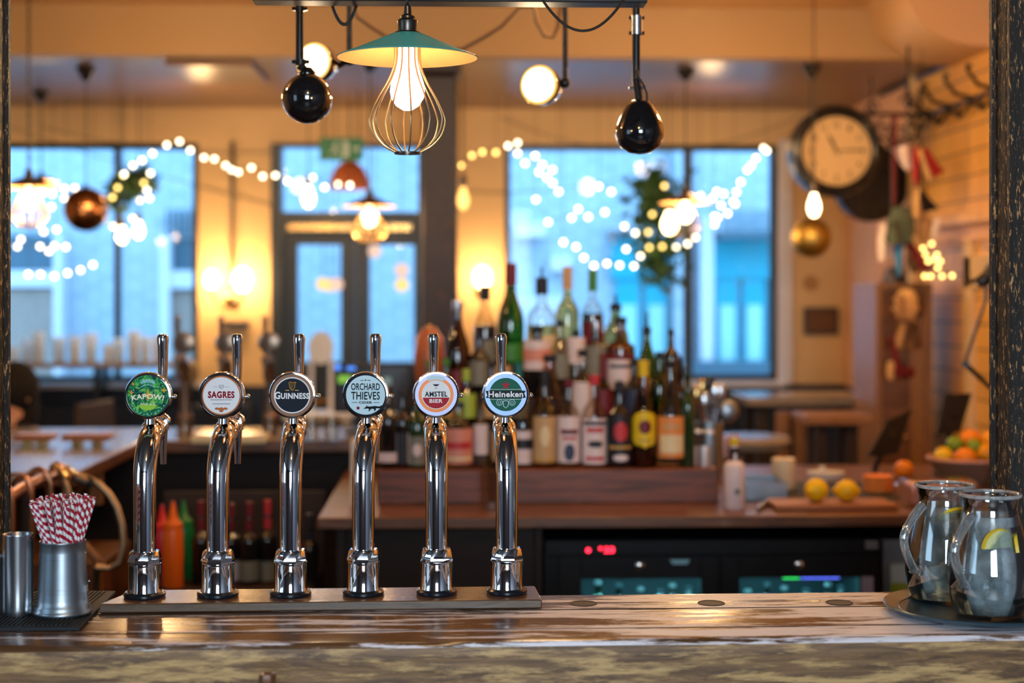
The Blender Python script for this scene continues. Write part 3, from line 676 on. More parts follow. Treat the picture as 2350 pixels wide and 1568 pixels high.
for k,(bx_,hx,gx,lab) in enumerate(TAPS):
    p = PT(bx_,HY,2.808+SK*XX(bx_,2.8)); pos = Vector((p.x,p.y,tbz-.0005))
    ty = p.y+.168; want = XX(hx,ty); yaw = -math.asin(max(-.3,min(.3,(want-p.x)/.168)))
    t = T('beer_tap', 'chrome swan-neck beer tap with a '+lab, 'beer tap', pos, yaw, 'beer taps on the front counter')
    bd = hardware(t)
    # turn the badge to face along its own arm
    par_m[0] = MB_
    badge_design(k, bd)
# ================================================================== on the counter, beside the straws
p0 = PZ(-60,1450,CT); p1 = PZ(183,1449,CT); p2 = PZ(266,1364,CT)
b = B(); z0_,z1_ = CT+.0006, CT+.0065
quad = [(-1.25,p1.y-.004),(p1.x,p1.y),(p2.x,p2.y),(-1.25,p2.y-.004)]
A = [b.v((x,y,z0_)) for x,y in quad]; C = [b.v((x,y,z1_)) for x,y in quad]
b.f(A[::-1]); b.f(C)
for i in range(4): b.f([A[i],A[(i+1)%4],C[(i+1)%4],C[i]])
mat_ = mkobj('bar_mat', b, M['rubber'], smooth=False, bev=.0015)
tag(mat_, 'black ribbed rubber bar mat under the steel cups and straw tankard', 'mat')
b = B(); x = -1.2; 
while x < p2.x-.012:
    # ribs run front to back, clipped to the slanting end
    t = (x-p1.x)/(p2.x-p1.x); ys = p1.y+.012 if x < p1.x-.006 else p1.y+(p2.y-p1.y)*max(0,t)+.012
    if ys < p2.y-.02: b.bb(x-.0016,x+.0016,ys,p2.y-.010,z1_-.0005,z1_+.0022)
    x += .0072
tag(mkobj('ribs', b, M['rubber'], mat_, smooth=False), kind=None)
zm = z1_+.0024
def cup(px, py, wpx, hpx, mat, lab, cat='cup'):
    p = PZ(px,py,zm); s = p.y*1.0/F; r = wpx*s/2; h = hpx*s
    t = T('steel_cup', lab, cat, (p.x,p.y,zm))
    b = B().lathe([(0,0),(r*.96,0),(r*.985,.002),(r,.01),(r,h-.002),(r*1.012,h-.0005),(r*1.005,h),(r*.97,h-.001),(r*.965,.004),(0,.004)], seg=48)
    mkobj('cup_body', b, mat, t, ang=50); return t
cup(42,1411,68,184,M['brushed'],'tall narrow brushed steel cup standing next to the straw tankard')
cup(-24,1408,66,130,M['pewter'],'darker shorter steel cup cut off by the frame edge beside the tall steel cup')
# flared pewter tankard
pt = PZ(144,1407,zm); s = pt.y/F; tk = T('straw_tankard','dull pewter tankard with a flared foot holding striped straws','tankard',(pt.x,pt.y,zm))
R0 = 66*s; H = 165*s; rt = 50*s
pr = [(0,0),(R0*.97,0),(R0,.003),(R0*.985,.006),(R0*.93,.009),(R0*.935,.011),(R0*.90,.015),(R0*.865,.019),(R0*.85,.026)]
pr += [(R0*.85+(rt-R0*.85)*q/6, .026+(H-.03)*q/6) for q in range(1,6)]+[(rt,H-.004),(rt*1.04,H-.002),(rt*1.03,H),(rt*.97,H-.001),(rt*.95,H-.01),(R0*.80,.02),(0,.02)]
mkobj('tankard_body', B().lathe(pr, seg=56), M['pewter'], tk, ang=50)
for zz in (.038,.045,H-.028,H-.022): 
    rr = R0*.85+(rt-R0*.85)*(zz-.026)/(H-.03); mkobj('engraved_band', B().ring(rr+.0001,rr+.0006,0,.0008) if 0 else B().lathe([(rr-.001,zz),(rr+.0006,zz+.0003),(rr-.001,zz+.0006)], seg=56, cap=False), M['pewter'], tk)
mkobj('foot_stud', B().sph((R0*.93,-.006,.052*0+.055),.0022,10), M['brushed'], tk)
# paper straws
m, t, n, l = nt('striped_paper_straw'); out = N(n,'ShaderNodeOutputMaterial'); p = N(n,'ShaderNodeBsdfPrincipled'); l.new(p.outputs[0],out.inputs[0])
tc = N(n,'ShaderNodeTexCoord'); sp = N(n,'ShaderNodeSeparateXYZ'); l.new(tc.outputs['Object'],sp.inputs[0])
at = N(n,'ShaderNodeMath',operation='ARCTAN2'); l.new(sp.outputs[1],at.inputs[0]); l.new(sp.outputs[0],at.inputs[1])
d1 = N(n,'ShaderNodeMath',operation='DIVIDE'); l.new(at.outputs[0],d1.inputs[0]); d1.inputs[1].default_value = 2*pi
m1 = N(n,'ShaderNodeMath',operation='MULTIPLY_ADD'); l.new(sp.outputs[2],m1.inputs[0]); m1.inputs[1].default_value = 64; l.new(d1.outputs[0],m1.inputs[2])
fr = N(n,'ShaderNodeMath',operation='FRACT'); l.new(m1.outputs[0],fr.inputs[0])
gt = N(n,'ShaderNodeMath',operation='GREATER_THAN'); l.new(fr.outputs[0],gt.inputs[0]); gt.inputs[1].default_value = .5
mx = N(n,'ShaderNodeMix',data_type='RGBA'); l.new(gt.outputs[0],mx.inputs[0]); mx.inputs[6].default_value = c4((.86,.86,.9)); mx.inputs[7].default_value = c4(srgb(176,18,48)); l.new(mx.outputs[2],p.inputs['Base Color']); p.inputs['Roughness'].default_value = .5
M['straw'] = m
SL = .195
sb = B().lathe([(.0022,0),(.0030,0),(.0030,SL),(.0022,SL),(.0022,0)], seg=14, cap=False)
straw0 = mkobj('paper_straw', sb, M['straw']); first = True; rd = random.Random(11)
top_r = 70*s; zr = H-.002
base = Vector((pt.x,pt.y,zm))
for ring_i,(nr,rim,tp) in enumerate(((28,rt*.95-.0045,top_r),(18,rt*.62,top_r*.80),(12,rt*.38,top_r*.58),(7,rt*.16,top_r*.3))):
    for i in range(nr):
        a = 2*pi*(i+.3*ring_i)/nr+rd.uniform(-.04,.04); zt_ = zr+ (94+rd.uniform(-9,7)+ring_i*4)*s; 
        P1 = Vector((rim*cos(a),rim*sin(a),zr)); tw = rd.uniform(-.16,.16)
        P2 = Vector((tp*cos(a+tw),tp*sin(a+tw),zt_)); dr = (P2-P1).normalized()
        o = straw0 if first else straw0.copy()
        if not first: COL.objects.link(o)
        first = False
        o.location = base+P2-dr*(SL); 
        q = dr.to_track_quat('Z','Y'); o.rotation_euler = (q @ Euler((0,0,rd.uniform(0,6))).to_quaternion()).to_euler()
        if (P2-dr*SL).z < .022: 
            k = ((P2.z-.022)/max(.01,dr.z)); o.scale = (1,1,k/SL); o.location = base+P2-dr*k
        tag(o,'red and white spiral striped paper straw standing in the pewter tankard','straw','striped straws in the tankard')

# ================================================================== tray with water pitchers
pc = PZ(2250,1408,CT); R_ = 220*pc.y/F; tr = T('serving_tray','round dark metal tray with a rolled rim under the two water pitchers','tray',(pc.x,pc.y,CT+.0005))
M['tray'] = P('worn_dark_tray_metal', (.08,.15,.21), .25, .6, .35, 40, bump=.1)
mkobj('tray_body', B().lathe([(0,.001),(R_*.80,.001),(R_*.86,.004),(R_*.97,.010),(R_,.0125),(R_*1.003,.0150),(R_*.99,.0165),(R_*.965,.0140),(R_*.86,.0085),(R_*.80,.0050),(0,.0050)], seg=96), M['tray'], tr, ang=60)
mkobj('rim_line', B().lathe([(R_*.832,.0062),(R_*.838,.0082),(R_*.845,.0072)], seg=96, cap=False), M['brushed'], tr)
M['jugglass'] = THIN('pitcher_glass', (.94,.98,.99), .24, .01)
M['glass'] = P('clear_glass', (.96,1,1), .0, 0, 0, 5, trans=1, ior=1.47, rvar=0)
def CLOUDY(name, tint, dens, refl=.05):
    m, t, n, l = nt(name); out = N(n,'ShaderNodeOutputMaterial'); tr = N(n,'ShaderNodeBsdfTransparent'); df = N(n,'ShaderNodeBsdfDiffuse'); g = N(n,'ShaderNodeBsdfGlossy'); a = N(n,'ShaderNodeMixShader'); c_ = N(n,'ShaderNodeMixShader')
    tc = N(n,'ShaderNodeTexCoord'); nz = N(n,'ShaderNodeTexNoise'); nz.inputs['Scale'].default_value = 38; nz.inputs['Detail'].default_value = 5; l.new(tc.outputs['Object'],nz.inputs['Vector'])
    mr = N(n,'ShaderNodeMapRange'); mr.inputs[1].default_value = .3; mr.inputs[2].default_value = .75; mr.inputs[3].default_value = dens*.3; mr.inputs[4].default_value = min(1,dens*1.8); l.new(nz.outputs[0],mr.inputs[0])
    tr.inputs[0].default_value = c4(tint); df.inputs[0].default_value = (.88,.94,.97,1); g.inputs[1].default_value = .05
    l.new(mr.outputs[0],a.inputs[0]); l.new(tr.outputs[0],a.inputs[1]); l.new(df.outputs[0],a.inputs[2]); c_.inputs[0].default_value = refl
    l.new(a.outputs[0],c_.inputs[1]); l.new(g.outputs[0],c_.inputs[2]); l.new(c_.outputs[0],out.inputs[0]); return m
M['water'] = CLOUDY('iced_water', (.93,.99,.99), .14); M['water2'] = CLOUDY('cloudy_iced_water', (.95,.98,1.0), .34)
M['lemonskin'] = P('lemon_peel', srgb(235,205,50), .4); M['lemonflesh'] = P('lemon_flesh', srgb(236,240,170), .35, var=.2, vs=90)
M['rimglass'] = CLOUDY('bluish_rim_glass', (.80,.93,1), .45, .32); M['handleglass'] = CLOUDY('thick_handle_glass', (.86,.95,.98), .14, .30)
M['ice'] = CLOUDY('ice', (.95,1,1), .45, .15)
def pitcher(px, Y, hang, lab, slices, wm='water'):
    d = Y; x = XX(px,Y); t = T('water_pitcher', lab, 'pitcher', (x,Y,CT+.0062), 0, None)
    H = .205
    body = [(.0505,0),(.0600,.006),(.0665,.030),(.0690,.055),(.0675,.085),(.0610,.120),(.0530,.150),(.0470,.172),(.0450,.184),(.0470,.198),(.0505,H)]
    th = .0028
    prof = [(0,0)]+body+[(.0500,H+.0015),(.0475,H)]+[(max(.001,r-th),max(z,.008)) for r,z in body[::-1][1:]]+[(0,.0085)]
    mkobj('glass_body', B().lathe(prof[:-1]+[(0.001,.0085)], seg=64, cap=False), M['jugglass'], t, ang=70)
    mkobj('rim_bead', B().tube([(.0500*cos(a),.0500*sin(a),H) for a in [2*pi*i/48 for i in range(48)]], .0034, 8, closed=True), M['rimglass'], t)
    lv = .171
    wp = [(0,.009)]+[(r-th-.0004,max(z,.0092)) for r,z in body if z<lv]+[(.0485-th,lv),(0,lv)]
    mkobj('water', B().lathe(wp, seg=48), M[wm], t, ang=60)
    # looped handle
    ca, sa = cos(hang), sin(hang); hp = []
    for i in range(17):
        q = i/16; rr = .046+.002 ; a = q*pi
        r = .050+.044*sin(a)**.8; z = .172-.115*q - .004*sin(2*a)
        if q > .6: r = .066-.0*q + (.094-.066)*max(0,sin(a))**.8
        hp.append((r*ca, r*sa, z))
    hp.append((.0695*ca,.0695*sa,.052))
    mkobj('handle', B().tube(hp, [.0088]*3+[.0078]*(len(hp)-5)+[.0100,.0115], 16), M['handleglass'], t)
    rd = random.Random(px)
    for i in range(11):
        a = rd.uniform(0,6.28); r = rd.uniform(.0,.040); zz = rd.uniform(.095,.150) if i < 5 else rd.uniform(.022,.06)
        r = min(r,.030)
        mkobj('ice_cube', B().box((r*cos(a),r*sin(a),zz),(.021,.020,.018),R=Euler((rd.uniform(0,3),rd.uniform(0,3),0)).to_matrix()), M['ice'], t, bev=.003)
    for (u,v,w_,ru,rz_) in slices:
        Rm = Matrix.Translation((u,v,w_)) @ Euler((ru,0,rz_)).to_matrix().to_4x4()
        b = B(Rm); n_=20; rr=.031
        pts = [(rr*cos(pi*i/n_),rr*sin(pi*i/n_)) for i in range(n_+1)]
        sl = mkobj('lemon_slice', b.poly(pts,-.0025,.0025), M['lemonflesh'], t, smooth=False)
        b = B(Rm); b.ring(rr-.001,rr+.0022,-.0028,.0028,a0=0,a1=pi,seg=20); mkobj('peel', b, M['lemonskin'], sl, smooth=False)
    return t
pitcher(2168, 2.768, radians(205), 'rear glass water pitcher on the tray, its loop handle towards the taps', [(.012,-.030,.150,radians(50),0)])
pitcher(2272, 2.640, radians(214), 'front glass pitcher full of iced cloudy water with lemon wedges', [(-.002,-.0475,.122,radians(6),.35),(.036,-.030,.116,radians(-8),1.25)], 'water2')

# ================================================================== overhead rail and lamps
ry = 3.05; zrl = 1.66+655*ry/F
b = B().bb(XX(582,ry),XX(1482,ry),ry-.03,ry+.03,zrl,zrl+.04)
rail = tag(mkobj('lamp_rail', b, M['blackplastic'], smooth=False, bev=.002), 'black steel rail overhead from which the spotlights hang', 'rail')
mkobj('hanger_rod', B().tube([(XX(640,ry),ry,zrl+.04),(XX(640,ry),ry,CEIL)], .008, 10), M['blackmetal'], rail)
mkobj('hanger_rod', B().tube([(XX(1420,ry),ry,zrl+.04),(XX(1420,ry),ry,CEIL)], .008, 10), M['blackmetal'], rail)
M['tancable'] = P('tan_cable', srgb(120,90,60), .5)
def catenary(p,q,sag,n=20): return [Vector(p).lerp(Vector(q),i/n)-Vector((0,0,sag*4*(i/n)*(1-i/n))) for i in range(n+1)]
def cord(name, pts, r, lab, mat='cable', cat='cable'):
    return tag(mkobj(name, B().tube(pts, r, 8), M[mat]), lab, cat)
cord('looped_cable', catenary(PT(1245,0,3.0),PT(1432,-2,3.0),.060), .0027, 'black cable sagging in a loop below the overhead rail')
cord('looped_cable', catenary(PT(757,-8,3.1),PT(824,-8,3.1),.055), .0035, 'short tight loop of black cable beside the lit spotlight pole')
cord('thick_cable', [PT(*q,4.4) for q in ((790,-60),(820,38),(850,60),(900,92),(960,118),(1060,112),(1110,85),(1150,60),(1190,15),(1225,14),(1232,50),(1250,82),(1268,85),(1280,60),(1283,30),(1300,-60))], .0065, 'thick tan cable drooping across behind the turquoise lamp shade', 'tancable')

def chain(b, p, n, lw, lh, r):
    for i in range(n):
        z = p[2]+i*lh*.74; pts = []
        for k in range(12):
            a = 2*pi*k/12; u = lw/2*cos(a); w_ = lh/2*sin(a)
            pts.append((p[0]+(u if i%2 else 0), p[1]+(0 if i%2 else u), z+lh/2+w_))
        b.tube(pts, r, 6, closed=True)
def pendant(px, pyrim, Y, lab, cagew=.0670, group=None, bulbmat='bulb', energy=3.0, scale=1.0, shade='teal', nw=12, top=None, wr=.0015, chain_l=True, cage=True, group_=None, tilt=0):
    c = PT(px,pyrim,Y); k = SCL(933,2.8)*scale
    t = T('cage_pendant_lamp', lab, 'pendant lamp', (c.x,c.y,c.z), 0, group)
    # shade: shallow cone, enamelled
    pr = [(.0215,.0425),(.030,.040),(.060,.0265),(.095,.0115),(.118,.0028),(.1245,0),(.1255,.0008),(.1245,.0018),(.118,.0045),(.095,.0133),(.060,.0285),(.030,.042),(.0215,.0445)]
    pr = [(r*scale,z*scale) for r,z in pr]
    ins = pr[:6]; outs = pr[5:]
    mkobj('lamp_shade', B().lathe(outs, seg=64, cap=False), M[shade], t, ang=60)
    mkobj('shade_lining', B().lathe([(r,z-.0004) for r,z in ins], seg=64, cap=False), M['cream_in'], t)
    s_ = scale
    mkobj('lamp_holder', B().lathe([(r*s_,z*s_) for r,z in ((0,.035),(.024,.0435),(.022,.046),(.0175,.047),(.0175,.064),(.0185,.066),(.0135,.070),(.0130,.074),(.0075,.078),(.0065,.092),(.004,.095),(0,.095))], seg=32), M['darkbronze'], t)
    # bulb
    bp = [(0,-.0940),(.008,-.0935),(.020,-.086),(.029,-.072),(.0312,-.060),(.029,-.044),(.022,-.022),(.0165,.000),(.015,.028),(0,.028)]
    mkobj('bulb', B().lathe([(r*s_,z*s_) for r,z in bp], seg=32), M[bulbmat], t)
    if energy: light('POINT','lamp_light',(c.x,c.y,c.z-.055*s_),energy,WARM,.02*s_)
    cp = [(.0225,.018),(.0235,-.010),(.034,-.040),(.054,-.075),(.0662,-.103),(.0668,-.118),(.060,-.138),(.044,-.156),(.026,-.1665),(.0225,-.168)]
    f_ = cagew/.0668
    def smoothp(P_):
        o=[]; 
        for i in range(len(P_)-1):
            p0=P_[max(i-1,0)];p1=P_[i];p2=P_[i+1];p3=P_[min(i+2,len(P_)-1)]
            for j in range(4):
                q=j/4; o.append(tuple(.5*((2*p1[e])+(-p0[e]+p2[e])*q+(2*p0[e]-5*p1[e]+4*p2[e]-p3[e])*q*q+(-p0[e]+3*p1[e]-3*p2[e]+p3[e])*q**3) for e in (0,1)))
        return o+[P_[-1]]
    if cage:
        sp_ = smoothp(cp); b = B()
        for i in range(nw):
            a = 2*pi*i/nw+.13; b.tube([(max(.0225,r*(f_ if r>.03 else 1))*s_*cos(a),max(.0225,r*(f_ if r>.03 else 1))*s_*sin(a),z*s_) for r,z in sp_], wr, 6)
        cg = mkobj('wire_cage', b, M['cage'], t); 
        mkobj('cage_ring', B().lathe([(.020*s_,-.168*s_),(.0235*s_,-.168*s_),(.0235*s_,-.1715*s_),(.020*s_,-.1715*s_),(.020*s_,-.168*s_)], seg=32, cap=False), M['darkbronze'], cg)
    if top is not None:
        b = B()
        if chain_l: chain(b, (0,0,.090*s_), int((top-c.z-.09*s_)/(.030*.74*s_))+1, .014*s_, .030*s_, .0022*s_)
        else: b.tube([(0,0,.090*s_),(0,0,top-c.z)], .0035, 8)
        mkobj('chain' if chain_l else 'flex', b, M['blackmetal'], t)
        if not chain_l: mkobj('ceiling_rose', B().lathe([(.0,top-c.z-.06),(.018,top-c.z-.055),(.040,top-c.z-.02),(.045,top-c.z),(0,top-c.z)], seg=24), M['blackmetal'], t)
    return t
pendant(935,133,2.80,'large caged pendant lamp with a turquoise enamel shade over the taps', energy=2.2, top=2.32)
tag(mkobj('hook_bracket', B().tube([PT(935,-120,2.8),PT(935,-120,2.8)+Vector((0,0,.5))], .006, 8), M['blackmetal']),'iron drop rod above the large turquoise pendant','rod')
pendant(66,431,6.4,'caged pendant with cream shade on a long chain in front of the street window', cagew=.078, bulbmat='bulb_bg', energy=12, top=CEIL, shade='darkbronze', nw=12, wr=.0035, scale=.96)
pendant(848,474,7.1,'caged pendant with a pale brass shade between the door panes', cagew=.078, bulbmat='bulb_bg', energy=12, top=SOF, chain_l=False, shade='brass', wr=.004, scale=.98)
pendant(1573,466,7.35,'caged pendant lamp hanging before the turquoise shop doors', cagew=.080, bulbmat='bulb_bg', energy=12, top=SOF, chain_l=False, shade='brass', wr=.0012, scale=.98)
pendant(94,418,8.3,'farther small pendant lamp partly hidden by the chained cage pendant', bulbmat='bulb_bg', energy=8, top=SOF, chain_l=False, shade='darkbronze', scale=.75, cage=False)

def bare(px, py, Y, lab, L=.11, r=.030, mat='bulb_bg', top=SOF, e=5):
    c = PT(px,py,Y); t = T('bare_bulb_glow', lab, 'pendant lamp', c)
    mkobj('bulb', B().lathe([(0,-L/2),(r*.6,-L*.42),(r,-L*.15),(r*.9,L*.1),(r*.5,L*.38),(r*.42,L*.5),(0,L*.5)], seg=24), M[mat], t)
    mkobj('lamp_holder', B().lathe([(0,L*.5),(.017,L*.5),(.017,L*.85),(.010,L*1.05),(0,L*1.05)], seg=16), M['darkbronze'], t)
    mkobj('flex', B().tube([(0,0,L),(0,0,top-c.z)], .003, 6), M['cable'], t)
    if e: light('POINT','bulb_light',c,e,WARM,.02)
bare(708,452,8.2,'bare glowing bulb on a dark holder in front of the door transom')
bare(1063,456,7.6,'small amber filament bulb beside the timber column', r=.028, mat='amber', e=1.5)
bare(1537,512,8.2,'bare round bulb close to the hanging plant and turquoise doors', r=.042, L=.12, e=4)
bare(280,540,8.5,'bare warm bulb added for a reflection in the street window', r=.026, L=.09, e=2)  # this bulb and the next are added in place of reflections
bare(318,528,8.5,'small whiter bulb added for a reflection in the street window, next to the warm one', r=.026, L=.09, e=2)
bare(1868,472,6.6,'glowing oval bulb hanging under the station clock', r=.026, L=.10, e=4, top=CEIL)
def ball(px, py, Y, rpx, mat, lab, top=SOF):
    c = PT(px,py,Y); r = rpx*SCL(px,Y); t = T('mirror_ball', lab, 'ball', c)
    b = B(); n1, n2 = 16, 28
    for i in range(n1):
        a0, a1 = pi*i/n1+.012, pi*(i+1)/n1-.012
        for j in range(n2):
            q0, q1 = 2*pi*j/n2+.012, 2*pi*(j+1)/n2-.012
            b.f([b.v((r*sin(a)*cos(q), r*sin(a)*sin(q), r*cos(a))) for a,q in ((a0,q0),(a1,q0),(a1,q1),(a0,q1))])
    b.sph((0,0,0), r*.985, 28)
    mkobj('tiled_ball', b, M[mat], t, smooth=False)
    mkobj('cap', B().cyl((0,0,r*.98),(0,0,r*1.12),.012,.012,12), M['blackmetal'], t)
    mkobj('flex', B().tube([(0,0,r*1.1),(0,0,top-c.z)], .003, 6), M['cable'], t)
    mkobj('ceiling_rose', B().lathe([(0,top-c.z-.07),(.016,top-c.z-.065),(.038,top-c.z-.025),(.045,top-c.z),(0,top-c.z)], seg=24), M['blackmetal'], t)
ball(197,481,7.4,51,'copper','copper mirror ball hanging in front of the street window')
ball(1862,546,7.2,46,'goldball','gold mirror ball hanging below the station clock')

M['spotrim'] = EM('amber_lit_reflector', (1,.55,.13), 1.5)
# spotlights on poles
def spot_pole(t, px, py0, py1, Y, c, r=.007):
    a, d = PT(px,py0,Y), PT(px,py1,Y)
    mkobj('pole', B().tube([a-c,d-c], r, 14), M['blackmetal'], t)
    return a, d
def clamp(t, px, py, Y, c, w, h=.010, mat='blackmetal'):
    q = PT(px,py,Y)-c; mkobj('pole_clamp', B().cyl((q.x,q.y,q.z-h/2),(q.x,q.y,q.z+h/2),w*.62,w*.62,16).cyl((q.x-w,q.y,q.z),(q.x+w,q.y,q.z),.004,.004,10), M[mat], t)
def rearspot(px, py, rpx, Y, pole, lab, pear=0):
    c = PT(px,py,Y); r = rpx*SCL(px,Y); t = T('globe_spotlight', lab, 'spotlight', c)
    if pear:
        pr = [(0,-r*1.02),(r*.45,-r*.95),(r*.82,-r*.68),(r*1.0,-r*.25),(r*.97,.05*r),(r*.80,r*.50),(r*.58,r*.92),(r*.40,r*1.12),(r*.22,r*1.2),(0,r*1.2)]
    else:
        n = 18; pr = [(r*sin(pi*i/n) if 0<i<n else 0,-r*cos(pi*i/n)) for i in range(n-1)]+[(r*.36,r*1.02),(r*.18,r*1.22),(0,r*1.22)]
    mkobj('lamp_housing', B().lathe(pr, seg=48), M['blackgloss'], t, ang=60)
    spot_pole(t, pole[0], -40, pole[1], Y, c, pole[2])
    mkobj('swivel_bracket', B().tube([PT(pole[0],pole[1],Y)-c,(0,0,r*1.0)], .009, 10), M['blackmetal'], t)
    b = B()
    for i in range(8):
        a = 2*pi*i/8+.2; b.sph((r*.55*cos(a), r*.55*sin(a), r*(.72 if pear else .84)), .004, 8)
    mkobj('vent_screw', B().sph((0,-r*.62,r*.62),.0035,8), M['brass'], t)
    return t, c
t,c = rearspot(705,226,58,3.30,(688,150,.0085),'round glossy black globe spotlight hanging on a steel pole')
clamp(t,688,20,3.30,c,.016); clamp(t,690,142,3.30,c,.018)
t,c = rearspot(1468,297,57,3.30,(1460,180,.0085),'pear-shaped glossy black spotlight on a clamped pole', pear=1)
q = PT(1461,58,3.30)-c
mkobj('pole_clamp', B().cyl((q.x,q.y,q.z-.020),(q.x,q.y,q.z+.020),.0125,.0125,16), M['brushed'], t)
clamp(t,1461,41,3.30,c,.016); clamp(t,1461,76,3.30,c,.016)
mkobj('cable', B().tube([PT(*k_,3.28)-c for k_ in ((1462,160),(1466,178),(1478,196),(1485,215),(1484,240))], .0025, 8), M['cable'], t)
mkobj('bracket_arm', B().cyl(PT(1443,202,3.3)-c,PT(1482,200,3.3)-c,.004,.004,8), M['brushed'], t)
def frontspot(px, py, rx, rz, Y, pole, yaw, lab):
    c = PT(px,py,Y); s = SCL(px,Y); r = rz*s; t = T('reflector_spotlight', lab, 'spotlight', c, yaw)
    Mx = rotm('X', pi/2)
    mkobj('lamp_housing', B(Mx).lathe([(r*1.0,.0),(r*1.02,-.004),(r*.98,-.03),(r*.80,-.065),(r*.45,-.095),(r*.3,-.12),(0,-.125)], seg=40, cap=False), M['blackgloss'], t)
    mkobj('lit_face', B(Mx).lathe([(0,.004),(r*.6,.002),(r*.84,-.001)], seg=40, cap=False), M['spotface'], t)
    mkobj('reflector_rim', B(Mx).lathe([(r*.84,-.001),(r*.985,-.004)], seg=40, cap=False), M['spotrim'], t)
    cc = PT(*pole[:2],Y+.03); iv = Euler((0,0,-yaw)).to_matrix()
    mkobj('pole', B().tube([iv@(PT(pole[0],-40,Y+.03)-c), iv@(cc-c)], .007, 12), M['blackmetal'], t)
    mkobj('swivel_bracket', B().tube([iv@(cc-c), (r*.3,.10,0)], .008, 10).sph(iv@(cc-c),.014,12), M['blackmetal'], t)
    fwd = Euler((0,0,yaw)).to_matrix() @ Vector((0,-1,-.25)); 
    l = light('SPOT','spot_beam',c+fwd.normalized()*.03,6,(1,.72,.42),.03,fwd.to_track_quat('-Z','Y').to_euler()); l.data.spot_size = radians(95); l.data.spot_blend = .6
frontspot(718,141,30,45,3.75,(802,138),radians(-20),'lit reflector spotlight peeking out behind the round black globe')
frontspot(1235,194,38,46,3.85,(1297,190),radians(-24),'lit oval reflector spotlight on its own thin pole')
# ================================================================== rear work counter with bottle display
BT = .99
yf0 = 4.62; xl = XX(728,yf0); xr = RX-.06; yb0 = 5.95
b = B()
A = [(xl,yf0),(xr,yf0),(xr,yb0),(xl+.0,yb0)]
V0 = [b.v((x,y,BT-.034)) for x,y in A]; V1 = [b.v((x,y,BT)) for x,y in A]
b.f(V0[::-1]); b.f(V1)
for i in range(4): b.f([V0[i],V0[(i+1)%4],V1[(i+1)%4],V1[i]])
wt = tag(mkobj('work_counter', b, M['backwood'], bev=.004), 'reddish brown plank worktop behind the taps, carrying the bottle display and the fruit', 'worktop')
cab = T('under_counter_cabinet','dark brown panelled cabinet under the open end of the reddish worktop','cabinet',(0,0,0))
xf0, xf1 = XX(1250,4.70), XX(2022,4.70)
mkobj('cabinet_side', B().bb(xl+.05,xl+.075,4.72,5.9,0,BT-.036), M['darkwood'], cab, smooth=False)
mkobj('cabinet_front', B().bb(xl+.077,xf0-.03,4.74,4.765,0,BT-.036), M['darkwood'], cab, smooth=False)
mkobj('cabinet_back', B().bb(xl+.077,xr,5.88,5.90,0,BT-.036), M['darkwood'], cab, smooth=False)
mkobj('cabinet_post', B().bb(xf0-.028,xf0-.008,4.70,5.4,0,BT-.036), M['darkwood'], cab, smooth=False)
# stepped bottle stand
sx0, sx1 = XX(866,4.9), XX(1648,4.9)
steps = [(4.90,5.05,1.097),(5.05,5.19,1.195),(5.19,5.33,1.300),(5.33,5.47,1.400)]
M['stepwood'] = WOOD('step_front_wood', [srgb(34,15,8), srgb(128,64,34), srgb(66,32,18), srgb(100,50,28)], (1.0,10,26), (.35,.55), seed=9)
st = T('bottle_stand','stepped dark wooden stand holding the spirit bottles on the worktop','shelf',(0,0,0))
for i,(a,c,z) in enumerate(steps):
    x0_, x1_ = sx0+(.0,.0,.10,.30)[i], sx1-(.0,.02,.06,.22)[i]
    if i == 0: mkobj('step_board', B().bb(x0_,x1_,a,5.47,BT+.001,z), M['stepwood'] if 'stepwood' in M else M['backwood'], st, bev=.003)
    else: mkobj('step_board', B().bb(x0_,x1_,a,5.47,steps[i-1][2],z), M['darkwood'], st, bev=.003)

M['g_clear'] = THIN('clear_bottle_glass', (.90,.88,.84), .10); M['g_brown'] = THIN('brown_bottle_glass', (.20,.09,.03), .12); M['g_green'] = THIN('green_bottle_glass', (.10,.26,.06), .12)
M['g_dark'] = P('near_black_bottle_glass', (.012,.010,.010), .06, coat=.6); M['g_gold'] = THIN('straw_gold_spirit_glass', (.78,.60,.32), .12); M['g_pink'] = THIN('pinkish_bottle_glass', (.85,.62,.56), .12); M['g_greendark'] = P('dark_green_bottle_glass', (.012,.040,.012), .06, coat=.6)
M['g_amber'] = THIN('amber_rum_glass', (.45,.20,.06), .12)
for k,c in (('l_white',srgb(222,205,205)),('l_tan',srgb(196,160,112)),('l_pink',srgb(214,140,120)),('l_black',srgb(26,26,34)),('l_yellow',srgb(225,190,25)),('l_orange',srgb(222,140,72)),('l_grey',srgb(120,120,108)),('l_red',srgb(190,50,56)),('l_dkred',srgb(104,22,34)),('l_cream',srgb(226,206,160)),('l_navy',srgb(40,54,84)),('l_gold',srgb(190,150,70)),('l_teal',srgb(20,110,115)),('l_green',srgb(60,130,50)),('l_lime',srgb(160,185,70))):
    M[k] = P('label_'+k[2:], c, .5, var=.10, vs=60)
M['foil'] = P('silver_foil', (.6,.6,.62), .3, 1)
